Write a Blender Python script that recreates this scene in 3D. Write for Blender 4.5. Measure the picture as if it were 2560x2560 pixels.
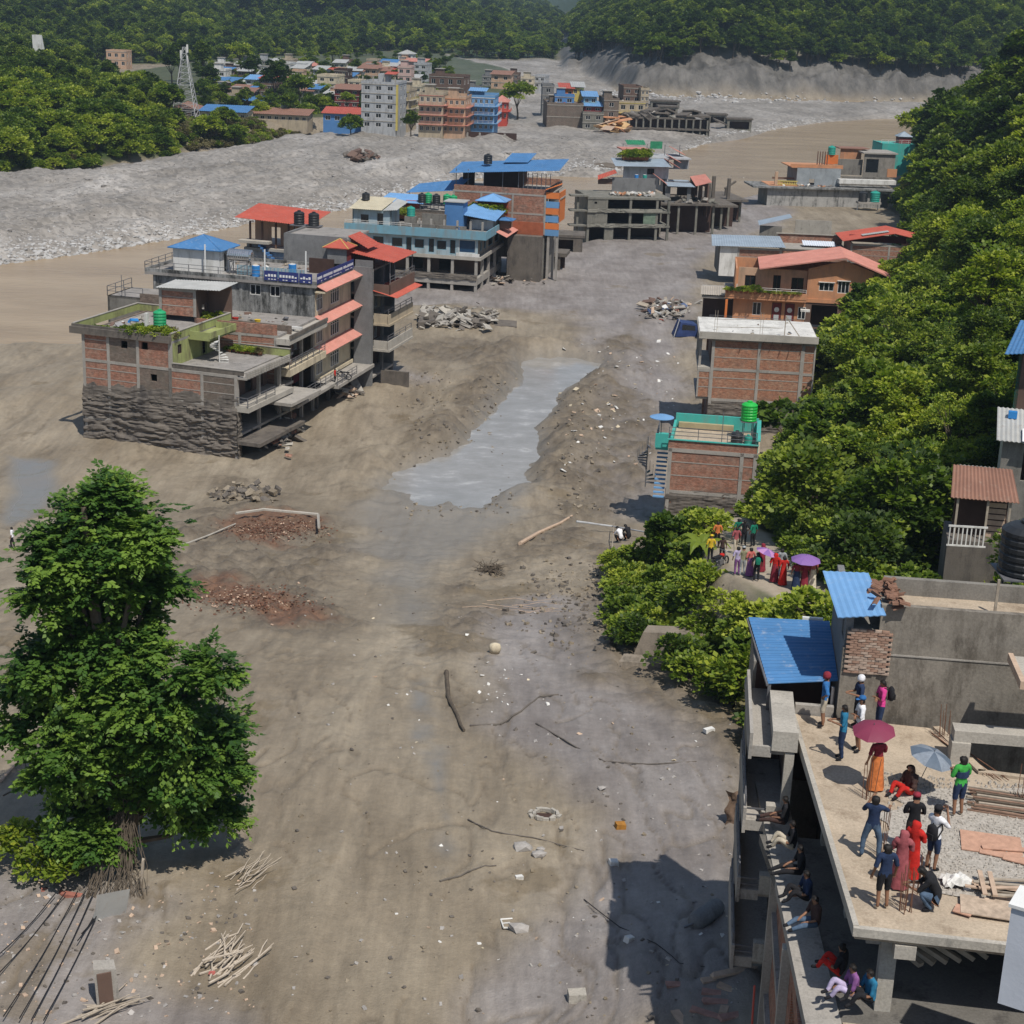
import bpy, bmesh, math, random
import numpy as np
from mathutils import Vector, Matrix, Euler
for o in list(bpy.data.objects): bpy.data.objects.remove(o)
S = bpy.context.scene
COL = S.collection
# ------------------------------------------------------------------ camera
F_PX = 4150.0; PITCH = math.radians(17.65); ROLL = math.radians(2.2); CAM_Z = 44.0
cd = bpy.data.cameras.new('camera'); cam = bpy.data.objects.new('camera', cd); COL.objects.link(cam)
cd.sensor_width = 36.0; cd.lens = 36.0 * F_PX / 2560.0; cd.clip_start = 0.5; cd.clip_end = 9000.0
cam.matrix_world = Matrix.Translation((0, 0, CAM_Z)) @ Matrix.Rotation(math.pi/2 - PITCH, 4, 'X') @ Matrix.Rotation(ROLL, 4, 'Z')
S.camera = cam
# ------------------------------------------------------------------ light
SUN = Vector((0.28, -0.52, 1.0)).normalized()
elev = math.asin(SUN.z); azim = math.atan2(SUN.x, SUN.y)
w = bpy.data.worlds.new('World'); S.world = w; w.use_nodes = True
nt = w.node_tree; nt.nodes.clear()
sky = nt.nodes.new('ShaderNodeTexSky'); sky.sky_type = 'NISHITA'; sky.sun_disc = False
sky.sun_elevation = elev; sky.sun_rotation = azim; sky.altitude = 600; sky.dust_density = 1.5
bg = nt.nodes.new('ShaderNodeBackground'); bg.inputs['Strength'].default_value = 0.075
wo = nt.nodes.new('ShaderNodeOutputWorld')
nt.links.new(sky.outputs[0], bg.inputs[0]); nt.links.new(bg.outputs[0], wo.inputs[0])
sd = bpy.data.lights.new('sun', 'SUN'); sd.energy = 3.6; sd.angle = math.radians(0.53); sd.color = (1.0, 0.95, 0.87)
so = bpy.data.objects.new('sun', sd); COL.objects.link(so); so.rotation_euler = SUN.to_track_quat('Z', 'Y').to_euler()
so.location = (60, -60, 200)
vs = S.view_settings; vs.view_transform = 'Standard'; vs.look = 'None'; vs.exposure = 0.3; vs.gamma = 1.0
S.cycles.max_bounces = 5; S.cycles.transparent_max_bounces = 6
S.cycles.volume_bounces = 0
# ------------------------------------------------------------------ layout helpers (points on the ground)
def ray(px, py):
    x = (px-1280)/F_PX; y = (1280-py)/F_PX
    c, s = math.cos(ROLL), math.sin(ROLL)
    xr = c*x - s*y; yr = s*x + c*y
    return (xr, math.cos(PITCH)+yr*math.sin(PITCH), -math.sin(PITCH)+yr*math.cos(PITCH))
def P(px, py, z=0.0):
    d = ray(px, py); t = (z-CAM_Z)/d[2]
    return Vector((d[0]*t, d[1]*t, z))
def h0s(y):
    s = min(1, max(0, (y-55)/95.)); return 10*(1-s*s*(3-2*s))
def G(px, py):
    z = 0
    for _ in range(40):
        z = .5*z+.5*h0s(P(px, py, z).y)
    return P(px, py, z)
RNG = random.Random(7)
NR = np.random.default_rng(7)
# ------------------------------------------------------------------ object helpers
def prop(o, label=None, cat=None, group=None, kind=None):
    if label: o['label'] = label
    if cat: o['category'] = cat
    if group: o['group'] = group
    if kind: o['kind'] = kind
    return o
def empty(name, loc=(0,0,0), rz=0.0, label=None, cat=None, group=None):
    o = bpy.data.objects.new(name, None); COL.objects.link(o); o.location = loc; o.rotation_euler = (0,0,rz)
    o.empty_display_size = .2
    return prop(o, label, cat, group)
class MB:
    def __init__(s): s.v=[]; s.f=[]; s.m=[]
    def box(s,x0,x1,y0,y1,z0,z1,m=0):
        n=len(s.v); s.v+=[(x0,y0,z0),(x1,y0,z0),(x1,y1,z0),(x0,y1,z0),(x0,y0,z1),(x1,y0,z1),(x1,y1,z1),(x0,y1,z1)]
        s.f+=[(n,n+3,n+2,n+1),(n+4,n+5,n+6,n+7),(n,n+1,n+5,n+4),(n+1,n+2,n+6,n+5),(n+2,n+3,n+7,n+6),(n+3,n,n+4,n+7)]; s.m+=[m]*6; return s
    def hexa(s,p,m=0):   # 8 points bottom 4 ccw, top 4
        n=len(s.v); s.v+=[tuple(q) for q in p]
        s.f+=[(n,n+3,n+2,n+1),(n+4,n+5,n+6,n+7),(n,n+1,n+5,n+4),(n+1,n+2,n+6,n+5),(n+2,n+3,n+7,n+6),(n+3,n,n+4,n+7)]; s.m+=[m]*6; return s
    def quad(s,a,b,c,d,m=0,th=0.0):
        if th:
            a,b,c,d=[Vector(q) for q in (a,b,c,d)]; nn=(b-a).cross(c-a).normalized()*th
            return s.hexa([a-nn,b-nn,c-nn,d-nn,a,b,c,d],m)
        n=len(s.v); s.v+=[tuple(a),tuple(b),tuple(c),tuple(d)]; s.f.append((n,n+1,n+2,n+3)); s.m.append(m); return s
    def bar(s,a,b,r=.03,m=0,n=4,r2=None):
        a=Vector(a); b=Vector(b); d=(b-a)
        if d.length<1e-6: return s
        d.normalize(); up=Vector((0,0,1)) if abs(d.z)<.9 else Vector((1,0,0))
        u=d.cross(up).normalized(); w_=d.cross(u); k=len(s.v); r2=r if r2 is None else r2
        for p,rr in ((a,r),(b,r2)):
            for i in range(n):
                t=2*math.pi*(i+.5)/n; q=p+(u*math.cos(t)+w_*math.sin(t))*rr; s.v.append(tuple(q))
        for i in range(n):
            j=(i+1)%n; s.f.append((k+i,k+j,k+n+j,k+n+i)); s.m.append(m)
        s.f.append(tuple(k+i for i in range(n))[::-1]); s.f.append(tuple(k+n+i for i in range(n))); s.m+=[m,m]; return s
    def tube(s,pts,r,m=0,n=5):
        for i in range(len(pts)-1):
            ra=r[i] if isinstance(r,(list,tuple)) else r; rb=r[i+1] if isinstance(r,(list,tuple)) else r
            s.bar(pts[i],pts[i+1],ra,m,n,rb)
        return s
    def lathe(s,prof,n=16,c=(0,0,0),m=0,cap=True):
        k=len(s.v)
        for r,z in prof:
            for i in range(n):
                t=2*math.pi*i/n; s.v.append((c[0]+r*math.cos(t),c[1]+r*math.sin(t),c[2]+z))
        for j in range(len(prof)-1):
            for i in range(n):
                i2=(i+1)%n; s.f.append((k+j*n+i,k+j*n+i2,k+(j+1)*n+i2,k+(j+1)*n+i)); s.m.append(m)
        if cap:
            s.f.append(tuple(k+i for i in range(n))[::-1]); e=k+(len(prof)-1)*n; s.f.append(tuple(e+i for i in range(n))); s.m+=[m,m]
        return s
    def poly(s,pts,m=0):
        n=len(s.v); s.v+=[tuple(p) for p in pts]; s.f.append(tuple(range(n,n+len(pts)))); s.m.append(m); return s
    def mesh(s,name,mats,smooth=False):
        me=bpy.data.meshes.new(name); me.from_pydata(s.v,[],s.f)
        if not isinstance(mats,(list,tuple)): mats=[mats]
        for mt in mats: me.materials.append(mt)
        if any(s.m): me.polygons.foreach_set('material_index',s.m)
        if smooth: me.polygons.foreach_set('use_smooth',[True]*len(s.f))
        uv=me.uv_layers.new(name='UVMap'); dat=np.empty(len(me.loops)*2,np.float32); i=0
        V=s.v
        for p in me.polygons:
            nx,ny,nz=p.normal; ax,ay,az=abs(nx),abs(ny),abs(nz)
            for vi in p.vertices:
                x,y,z=V[vi]
                if az>=ax and az>=ay: dat[i]=x;dat[i+1]=y
                elif ax>ay: dat[i]=y;dat[i+1]=z
                else: dat[i]=x;dat[i+1]=z
                i+=2
        uv.data.foreach_set('uv',dat); me.update(); return me
    def build(s,name,mats,parent=None,smooth=False,loc=None,rz=0):
        return link(name,s.mesh(name,mats,smooth),parent,loc,rz)
def link(name,me,parent=None,loc=None,rz=0):
    o=bpy.data.objects.new(name,me); COL.objects.link(o)
    if parent is not None: o.parent=parent
    if loc is not None: o.location=loc
    if rz: o.rotation_euler=(0,0,rz)
    return o
def children_of(o,table):
    return table.get(o.name,[])
# ------------------------------------------------------------------ materials
MATS={}
def newmat(name):
    m=bpy.data.materials.new(name); m.use_nodes=True; t=m.node_tree; t.nodes.clear()
    out=t.nodes.new('ShaderNodeOutputMaterial'); b=t.nodes.new('ShaderNodeBsdfPrincipled'); t.links.new(b.outputs[0],out.inputs[0])
    b.inputs['Specular IOR Level'].default_value=.25; MATS[name]=m
    return m,t,b
def N(t,typ,**k):
    n=t.nodes.new('ShaderNode'+typ)
    for a,v in k.items():
        if a.startswith('i_'):
            key=a[2:]; n.inputs[int(key) if key.isdigit() else key].default_value=v
        else: setattr(n,a,v)
    return n
def c4(c): return (c[0],c[1],c[2],1)
def ramp(t,src,stops,interp='LINEAR'):
    r=N(t,'ValToRGB'); r.color_ramp.interpolation=interp; e=r.color_ramp.elements
    while len(e)<len(stops): e.new(.5)
    for i,(p,c) in enumerate(stops):
        e[i].position=p; e[i].color=c4(c) if len(c)==3 else c
    t.links.new(src,r.inputs[0]); return r.outputs[0]
def mix(t,fac,a,b,mode='MIX'):
    n=N(t,'Mix',data_type='RGBA',blend_type=mode)
    for k,v in ((0,fac),(6,a),(7,b)):
        if hasattr(v,'is_linked') or hasattr(v,'links'): t.links.new(v,n.inputs[k])
        elif k==0: n.inputs[0].default_value=v
        else: n.inputs[k].default_value=c4(v)
    return n.outputs[2]
def noise(t,scale,detail=6,rough=.6,vec=None,stretch=None,coord='Object'):
    n=N(t,'TexNoise'); n.inputs['Scale'].default_value=scale; n.inputs['Detail'].default_value=detail; n.inputs['Roughness'].default_value=rough
    if vec is None:
        tc=N(t,'TexCoord'); vec=tc.outputs[coord]
    if stretch:
        mp=N(t,'Mapping'); mp.inputs['Scale'].default_value=stretch; t.links.new(vec,mp.inputs[0]); vec=mp.outputs[0]
    t.links.new(vec,n.inputs['Vector']); return n.outputs[0]
def bump(t,b,src,strength=.3,dist=.05):
    n=N(t,'Bump'); n.inputs['Strength'].default_value=strength; n.inputs['Distance'].default_value=dist
    t.links.new(src,n.inputs['Height']); t.links.new(n.outputs[0],b.inputs['Normal'])
def mat_plain(name,col,rough=.7,var=.25,scale=1.5,metal=0,spec=.25,dirt=None):
    m,t,b=newmat(name); n=noise(t,scale,8,.65)
    lo=tuple(c*(1-var) for c in col); hi=tuple(min(1,c*(1+var)) for c in col)
    c=ramp(t,n,[(.3,lo),(.7,hi)])
    if dirt:
        n2=noise(t,.9,7,.7,stretch=(1,1,.25)); f=ramp(t,n2,[(.48,(0,0,0)),(.66,(1,1,1))]); c=mix(t,f,c,dirt)
    t.links.new(c,b.inputs['Base Color']); b.inputs['Roughness'].default_value=rough; b.inputs['Metallic'].default_value=metal
    b.inputs['Specular IOR Level'].default_value=spec
    bump(t,b,noise(t,scale*8,5,.6),.15,.03)
    return m
def mat_concrete(name,col,streak,amount=.5,rough=.9):
    m,t,b=newmat(name)
    n=noise(t,.7,9,.65); c=ramp(t,n,[(.3,tuple(x*.8 for x in col)),(.7,tuple(x*1.15 for x in col))])
    s=noise(t,.55,10,.78,stretch=(1,1,.55)); s2=noise(t,1.7,8,.75,stretch=(1,1,.16)); sm=N(t,'Math',operation='MULTIPLY_ADD'); sm.inputs[1].default_value=.4; t.links.new(s2,sm.inputs[0]); s3=N(t,'Math',operation='MULTIPLY'); s3.inputs[1].default_value=.6; t.links.new(s,s3.inputs[0]); t.links.new(s3.outputs[0],sm.inputs[2]); f=ramp(t,sm.outputs[0],[(.58-.13*amount,(0,0,0)),(.66-.09*amount,(1,1,1))])
    c=mix(t,f,c,streak)
    g=noise(t,14,4,.6); c=mix(t,.25,c,ramp(t,g,[(.3,(.05,.05,.05)),(.7,(.6,.6,.6))]),'OVERLAY')
    t.links.new(c,b.inputs['Base Color']); b.inputs['Roughness'].default_value=rough; bump(t,b,g,.3,.03)
    return m
def mat_brick(name,c1,c2,mortar,stain=(.12,.1,.085),amt=.45):
    m,t,b=newmat(name); uv=N(t,'UVMap'); uv.uv_map='UVMap'
    br=N(t,'TexBrick'); br.inputs['Scale'].default_value=1.0; br.inputs['Brick Width'].default_value=.24; br.inputs['Row Height'].default_value=.085
    br.inputs['Mortar Size'].default_value=.012; br.inputs['Mortar Smooth'].default_value=.4; br.inputs['Bias'].default_value=-.1
    br.inputs['Color1'].default_value=c4(c1); br.inputs['Color2'].default_value=c4(c2); br.inputs['Mortar'].default_value=c4(mortar)
    t.links.new(uv.outputs[0],br.inputs['Vector'])
    n=noise(t,1.1,8,.75); c=mix(t,ramp(t,n,[(.45,(0,0,0)),(.72,(.75,.75,.75))]),br.outputs[0],tuple(x*1.2 for x in mortar)); c=mix(t,.8,c,ramp(t,noise(t,2.6,7,.75,stretch=(1,1,2.2)),[(.35,(.25,.25,.25)),(.65,(.78,.78,.78))]),'OVERLAY')
    s=noise(t,.45,8,.7,stretch=(1,1,1.8)); c=mix(t,ramp(t,s,[(.62-.2*amt,(0,0,0)),(.8-.2*amt,(.8,.8,.8))]),c,stain)
    t.links.new(c,b.inputs['Base Color']); b.inputs['Roughness'].default_value=.92
    bump(t,b,br.outputs['Fac'],-.6,.02)
    return m
def mat_roof(name,col,rough=.45,fade=(.6,.6,.6),amt=.12):
    m,t,b=newmat(name); n=noise(t,.6,7,.65); c=ramp(t,n,[(.3,tuple(x*.82 for x in col)),(.75,tuple(min(1,x*1.15) for x in col))])
    n2=noise(t,3,6,.7); c=mix(t,ramp(t,n2,[(.55,(0,0,0)),(.8,(amt*2,)*3)]),c,fade)
    t.links.new(c,b.inputs['Base Color']); b.inputs['Roughness'].default_value=rough; b.inputs['Specular IOR Level'].default_value=.4
    return m
def mat_leaf(name,dark,mid,light,trans=.25):
    m,t,b=newmat(name); at=N(t,'Attribute'); at.attribute_name='tone'
    oi=N(t,'ObjectInfo'); ad=N(t,'Math',operation='MULTIPLY_ADD'); ad.inputs[1].default_value=.8; ad.inputs[2].default_value=-.42
    t.links.new(oi.outputs['Random'],ad.inputs[0]); a2=N(t,'Math',operation='ADD',use_clamp=True); t.links.new(at.outputs['Fac'],a2.inputs[0]); t.links.new(ad.outputs[0],a2.inputs[1])
    c=ramp(t,a2.outputs[0],[(0.05,dark),(.5,mid),(1,light)])
    t.links.new(c,b.inputs['Base Color']); b.inputs['Roughness'].default_value=.5; b.inputs['Specular IOR Level'].default_value=.3
    tr=N(t,'BsdfTranslucent'); mc=mix(t,1.0,c,(1.0,1.15,.4),'MULTIPLY'); t.links.new(mc,tr.inputs[0])
    ms=N(t,'MixShader'); ms.inputs[0].default_value=trans; t.links.new(b.outputs[0],ms.inputs[1]); t.links.new(tr.outputs[0],ms.inputs[2])
    t.links.new(ms.outputs[0],t.nodes['Material Output'].inputs[0]); return m
CONC=mat_concrete('concrete_weathered',(.36,.335,.30),(.12,.115,.105),.25)
CONC2=mat_concrete('concrete_pale',(.42,.39,.34),(.2,.19,.17),.2)
BLACKST=mat_concrete('plaster_black_mould',(.3,.3,.29),(.045,.045,.042),1.0)
GREYPL=mat_concrete('plaster_grey',(.2,.2,.2),(.13,.13,.13),.5)
GREYBR=mat_concrete('plaster_grey_brown',(.23,.215,.19),(.13,.12,.105),.7)
BRICK=mat_brick('brick_red',(.33,.13,.08),(.21,.085,.055),(.27,.20,.155))
BRICKO=mat_brick('brick_orange',(.36,.145,.08),(.25,.10,.06),(.29,.21,.15),(.16,.10,.075),.5)
BRICKM=mat_brick('brick_muddy',(.17,.12,.095),(.14,.10,.08),(.17,.15,.125),(.12,.105,.085),.9)
MUDW=mat_concrete('mud_coat',(.155,.135,.115),(.085,.075,.068),.7)
CREAM=mat_plain('paint_cream',(.58,.50,.36),.7,.1,1,dirt=(.35,.3,.22))
WHITE=mat_plain('paint_white',(.66,.65,.62),.6,.08,1,dirt=(.42,.41,.38))
OLIVE=mat_plain('paint_lime',(.30,.33,.13),.8,.15,1,dirt=(.16,.15,.08))
SKYB=mat_plain('paint_sky_blue',(.16,.32,.40),.7,.1,1,dirt=(.2,.25,.27))
SKYB2=mat_plain('paint_pale_blue',(.33,.42,.46),.7,.1,1,dirt=(.25,.28,.28))
TEAL=mat_plain('paint_teal',(.06,.38,.33),.6,.1,1,dirt=(.12,.3,.26))
ORANGE=mat_plain('paint_orange',(.52,.25,.13),.7,.1,.6,dirt=(.38,.2,.12))
ORANGE2=mat_plain('paint_bright_orange',(.6,.18,.05),.7,.1,.6)
PEACH=mat_plain('paint_peach',(.50,.33,.22),.7,.1,.6,dirt=(.33,.24,.17))
PINK=mat_plain('paint_pink',(.52,.36,.32),.7,.1,.6)
BEIGE=mat_plain('paint_beige',(.42,.35,.25),.7,.1,.6,dirt=(.26,.22,.17))
REDW=mat_plain('paint_red',(.45,.07,.05),.7,.15,.6)
MAROON=mat_plain('paint_maroon',(.18,.035,.035),.7,.15,.6)
YELLOW=mat_plain('paint_yellow',(.55,.45,.13),.7,.1,.6)
BLUEW=mat_plain('paint_blue',(.08,.2,.42),.6,.1,.6)
LBLUE=mat_plain('paint_house_blue',(.13,.28,.48),.7,.1,.6)
BROWNW=mat_plain('paint_brown',(.14,.09,.07),.7,.2,.6)
PGREY=mat_plain('paint_pale_grey',(.40,.41,.42),.7,.12,.6,dirt=(.25,.25,.25))
ROOFB=mat_roof('roof_blue',(.06,.18,.38),.6,(.4,.42,.45),.35); ROOFBL=mat_roof('roof_blue_faded',(.16,.33,.58))
ROOFR=mat_roof('roof_red',(.42,.085,.055),.7,(.45,.3,.25),.3); ROOFP=mat_roof('roof_salmon',(.50,.21,.165),.7,(.5,.42,.36),.35)
ROOFG=mat_roof('roof_grey_blue',(.30,.36,.42)); TIN=mat_roof('roof_tin',(.42,.42,.40),.45,(.25,.16,.1),.3)
RUST=mat_roof('roof_rusty',(.25,.13,.09),.7,(.35,.3,.25),.3)
PANE=mat_plain('window_glass',(.015,.018,.022),.15,.3,.5,spec=.6)
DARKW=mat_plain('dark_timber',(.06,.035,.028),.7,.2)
WOOD=mat_plain('weathered_wood',(.34,.29,.23),.8,.25,4)
WOODP=mat_plain('pale_plank',(.46,.34,.25),.8,.2,3)
BARK=mat_plain('bark',(.10,.08,.06),.9,.3,3)
METAL=mat_plain('rail_metal',(.16,.16,.17),.5,.2,3,metal=.3)
STEEL=mat_plain('steel_tank',(.6,.6,.6),.22,.1,2,metal=.9)
PIPE=mat_plain('white_pipe',(.7,.7,.68),.5,.05)
REBAR=mat_plain('rebar',(.16,.08,.05),.8,.2,3)
TGREEN=mat_plain('tank_green',(.02,.30,.12),.45,.12,1,spec=.4); TBRGREEN=mat_plain('tank_bright_green',(.02,.42,.06),.4,.12,1,spec=.4)
TBLACK=mat_plain('tank_black',(.022,.024,.027),.45,.3,1,spec=.4); TBLUE=mat_plain('tank_blue',(.03,.2,.5),.45,.12,1,spec=.4)
TTEAL=mat_plain('tank_teal',(.03,.3,.24),.45,.12,1)
STONE=mat_plain('stone',(.33,.31,.29),.9,.25,2)
SLABLIT=mat_concrete('roof_slab',(.44,.36,.27),(.26,.2,.14),.55)
ROOFDECK=mat_concrete('roof_deck_grey',(.30,.28,.26),(.17,.16,.15),.55)
TILE=mat_plain('clay_tile',(.2,.11,.075),.85,.3,3)
REDCL=mat_plain('red_pipe',(.5,.1,.08),.6,.1)
# ------------------------------------------------------------------ terrain maths (numpy)
def _hash(ix,iy,seed):
    h=(ix.astype(np.int64)*374761393+iy.astype(np.int64)*668265263+seed*1442695041)&0xffffffff
    h=((h^(h>>13))*1274126177)&0xffffffff; h=h^(h>>16)
    return (h&0xffff)/65535.0
def vnoise(x,y,seed=0):
    ix=np.floor(x); iy=np.floor(y); fx=x-ix; fy=y-iy; fx=fx*fx*(3-2*fx); fy=fy*fy*(3-2*fy)
    a=_hash(ix,iy,seed); b=_hash(ix+1,iy,seed); c=_hash(ix,iy+1,seed); d=_hash(ix+1,iy+1,seed)
    return (a*(1-fx)+b*fx)*(1-fy)+(c*(1-fx)+d*fx)*fy
def fbm(x,y,scale,octs=4,seed=0,gain=.5):
    s=0; a=1; t=0
    for k in range(octs):
        c_,s_=math.cos(.6+1.1*k),math.sin(.6+1.1*k); q=2**k/scale; s=s+a*(vnoise((x*c_-y*s_)*q+17.3*k,(x*s_+y*c_)*q+9.1*k,seed+k)*2-1); t+=a; a*=gain
    return s/t
def sstep(a,b,x):
    t=np.clip((x-a)/(b-a),0,1); return t*t*(3-2*t)
def sdist(poly,X,Y):
    "signed distance to polygon, positive inside"
    X=np.asarray(X,float); Y=np.asarray(Y,float); d=np.full(X.shape,1e18); ins=np.zeros(X.shape,bool)
    n=len(poly)
    for i in range(n):
        ax,ay=poly[i]; bx,by=poly[(i+1)%n]; ex,ey=bx-ax,by-ay; L=ex*ex+ey*ey+1e-9
        t=np.clip(((X-ax)*ex+(Y-ay)*ey)/L,0,1); dx=X-ax-t*ex; dy=Y-ay-t*ey; d=np.minimum(d,dx*dx+dy*dy)
        c=((ay>Y)!=(by>Y)); 
        if ey!=0: ins^=c&(X<(bx-ax)*(Y-ay)/ey+ax)
    d=np.sqrt(d); return np.where(ins,d,-d)
def ldist(line,X,Y):
    "distance to a polyline with z values: returns dist, interpolated z"
    best=np.full(np.shape(X),1e18); zz=np.zeros(np.shape(X))
    for i in range(len(line)-1):
        ax,ay,az=line[i]; bx,by,bz=line[i+1]; ex,ey=bx-ax,by-ay; L=ex*ex+ey*ey+1e-9
        t=np.clip(((X-ax)*ex+(Y-ay)*ey)/L,0,1); dx=X-ax-t*ex; dy=Y-ay-t*ey; d=dx*dx+dy*dy
        m=d<best; best=np.where(m,d,best); zz=np.where(m,az+(bz-az)*t,zz)
    return np.sqrt(best),zz
def pxpoly(pts,z=0.0,extra_end=()):
    return [tuple(G(*p)[:2]) for p in pts]+list(extra_end)
def h0(y):
    s=np.clip((y-55)/95.,0,1); return 10*(1-s*s*(3-2*s))
WATER=pxpoly([(-900,720),(-300,690),(0,648),(200,622),(420,588),(640,545),(860,515),(1000,478),(1200,437),(1400,432),(1500,436),(1600,425),(1700,372),(1750,356),(1860,341),(1930,318),(2060,300),(2200,292),(2420,292),(2420,330),
  (2300,390),(2150,420),(1960,450),(1880,480),(1700,520),(1450,600),(1300,620),(1000,640),(900,680),(640,800),(300,830),(180,850),(60,845),(0,850),(-300,880),(-900,900)])
WATER2=pxpoly([(1560,238),(1800,243),(2100,247),(2420,253),(2420,266),(2300,262),(2000,252),(1700,246)])
STREAM=pxpoly([(1318,903),(1352,893),(1378,903),(1405,893),(1440,896),(1480,908),(1475,925),(1420,955),(1385,985),(1372,1010),(1350,1045),(1325,1065),(1325,1110),(1330,1140),(1290,1185),(1300,1210),(1230,1225),(1170,1262),(1120,1245),(1060,1262),(1030,1225),(975,1215),(1045,1165),(1125,1138),(1180,1110),(1215,1070),(1255,1020),(1290,985),(1318,945)])
WETP=pxpoly([(1330,1180),(1345,1260),(1260,1330),(1180,1400),(1100,1440),(1060,1560),(1000,1560),(960,1440),(900,1370),(880,1300),(960,1230),(1010,1190)])
STREAM2=pxpoly([(1485,838),(1515,838),(1515,862),(1490,870)])
GRAVEL=pxpoly([(-900,760),(-300,700),(0,652),(200,628),(420,594),(640,550),(860,520),(1000,482),(1200,441),(1400,436),(1480,440),(1600,430),(1700,376),(1750,359),(1860,344),(1930,321),(2060,303),(2200,294),(2420,294),(2420,252),(2000,252),(1650,240),(1540,228),(1480,170),(1400,150),(1120,150),(1120,290),(1000,322),(880,330),(700,345),(560,372),(480,385),(400,400),(160,432),(0,440),(-900,520)])
TOWN=pxpoly([(470,372),(560,360),(700,335),(880,318),(1000,312),(1240,318),(1270,270),(1330,230),(1280,190),(1120,150),(1000,140),(800,150),(500,170),(300,200),(380,330)])
HILLR=[(20,30),(19,45),(14.6,62),(13,76),(12.4,86),(12.5,92),(13,100),(13.5,110),(16,116)]+pxpoly([(1930,1230),(1985,1130),(2000,1080),(2045,1060),(2060,840),(2110,800)])+[tuple(P(*q)[:2]) for q in ((2200,745),(2300,660),(2250,520),(2290,440),(2330,350),(2400,300),(2440,250))]+[(190,620),(230,800),(800,1200),(900,30)]
HILLL=[tuple(P(*q)[:2]) for q in ((-900,560),(-200,470),(0,444),(60,432),(160,428),(300,412),(420,398),(478,380),(476,350),(440,320),(360,280),(260,230),(150,190),(-40,150))]+[(-600,900),(-900,500)]
FARR=[tuple(P(*q)[:2]) for q in ((1400,178),(1440,180),(1500,205),(1560,232),(1650,238),(1800,241),(2000,245),(2200,249),(2420,253))]+[(330,900),(900,900),(2500,6000),(-100,6000),(20,2200)]
FARL=[tuple(P(*q)[:2]) for q in ((-700,140),(150,170),(480,158),(700,150),(850,140),(1000,128),(1080,140),(1180,150),(1400,150))]+[(40,2200),(-200,5200),(-3500,5200),(-3500,1200)]
PATH=[(15.6,117,6.5),(16.0,110,8.0),(15.4,100,10.2),(15.2,91,11.8),(16.6,87,12.2),(18.6,84.5,12.5),(22,80,13),(30,74,14.5),(60,70,24)]
POND=pxpoly([(0,1130),(150,1150),(170,1230),(60,1300),(0,1330)])
CHURN=[pxpoly(q) for q in (((1345,1240),(1350,1110),(1345,1060),(1395,1010),(1440,960),(1500,900),(1560,830),(1620,800),(1560,900),(1540,960),(1640,1040),(1620,1180),(1540,1260),(1400,1330)),
 ((1000,880),(1150,850),(1290,880),(1310,930),(1280,980),(1240,1020),(1200,1080),(1130,1120),(1030,1165),(1000,1120),(1100,1060),(1180,1000),(1190,930)),
 ((1250,1390),(1290,1350),(1420,1300),(1500,1330),(1380,1400),(1260,1440),(1170,1500),(1120,1640),(1085,1620),(1100,1480),(1160,1430)),
 ((1500,1380),(1620,1400),(1650,1520),(1560,1600),(1700,1700),(1880,1830),(1890,1960),(1800,1900),(1620,1740),(1500,1700),(1440,1560)),
 ((470,1290),(620,1280),(830,1310),(860,1380),(800,1480),(860,1560),(700,1580),(480,1520),(420,1400)),((540,1200),(620,1205),(700,1240),(680,1260),(560,1245)))]
def churn(X,Y,nn):
    c=np.zeros(np.shape(X))
    for q in CHURN: c=np.maximum(c,sstep(-2.2,1.4,sdist(q,X,Y)+nn*.7))
    return c
def slevel(Y): return h0(Y)-.12
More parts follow.
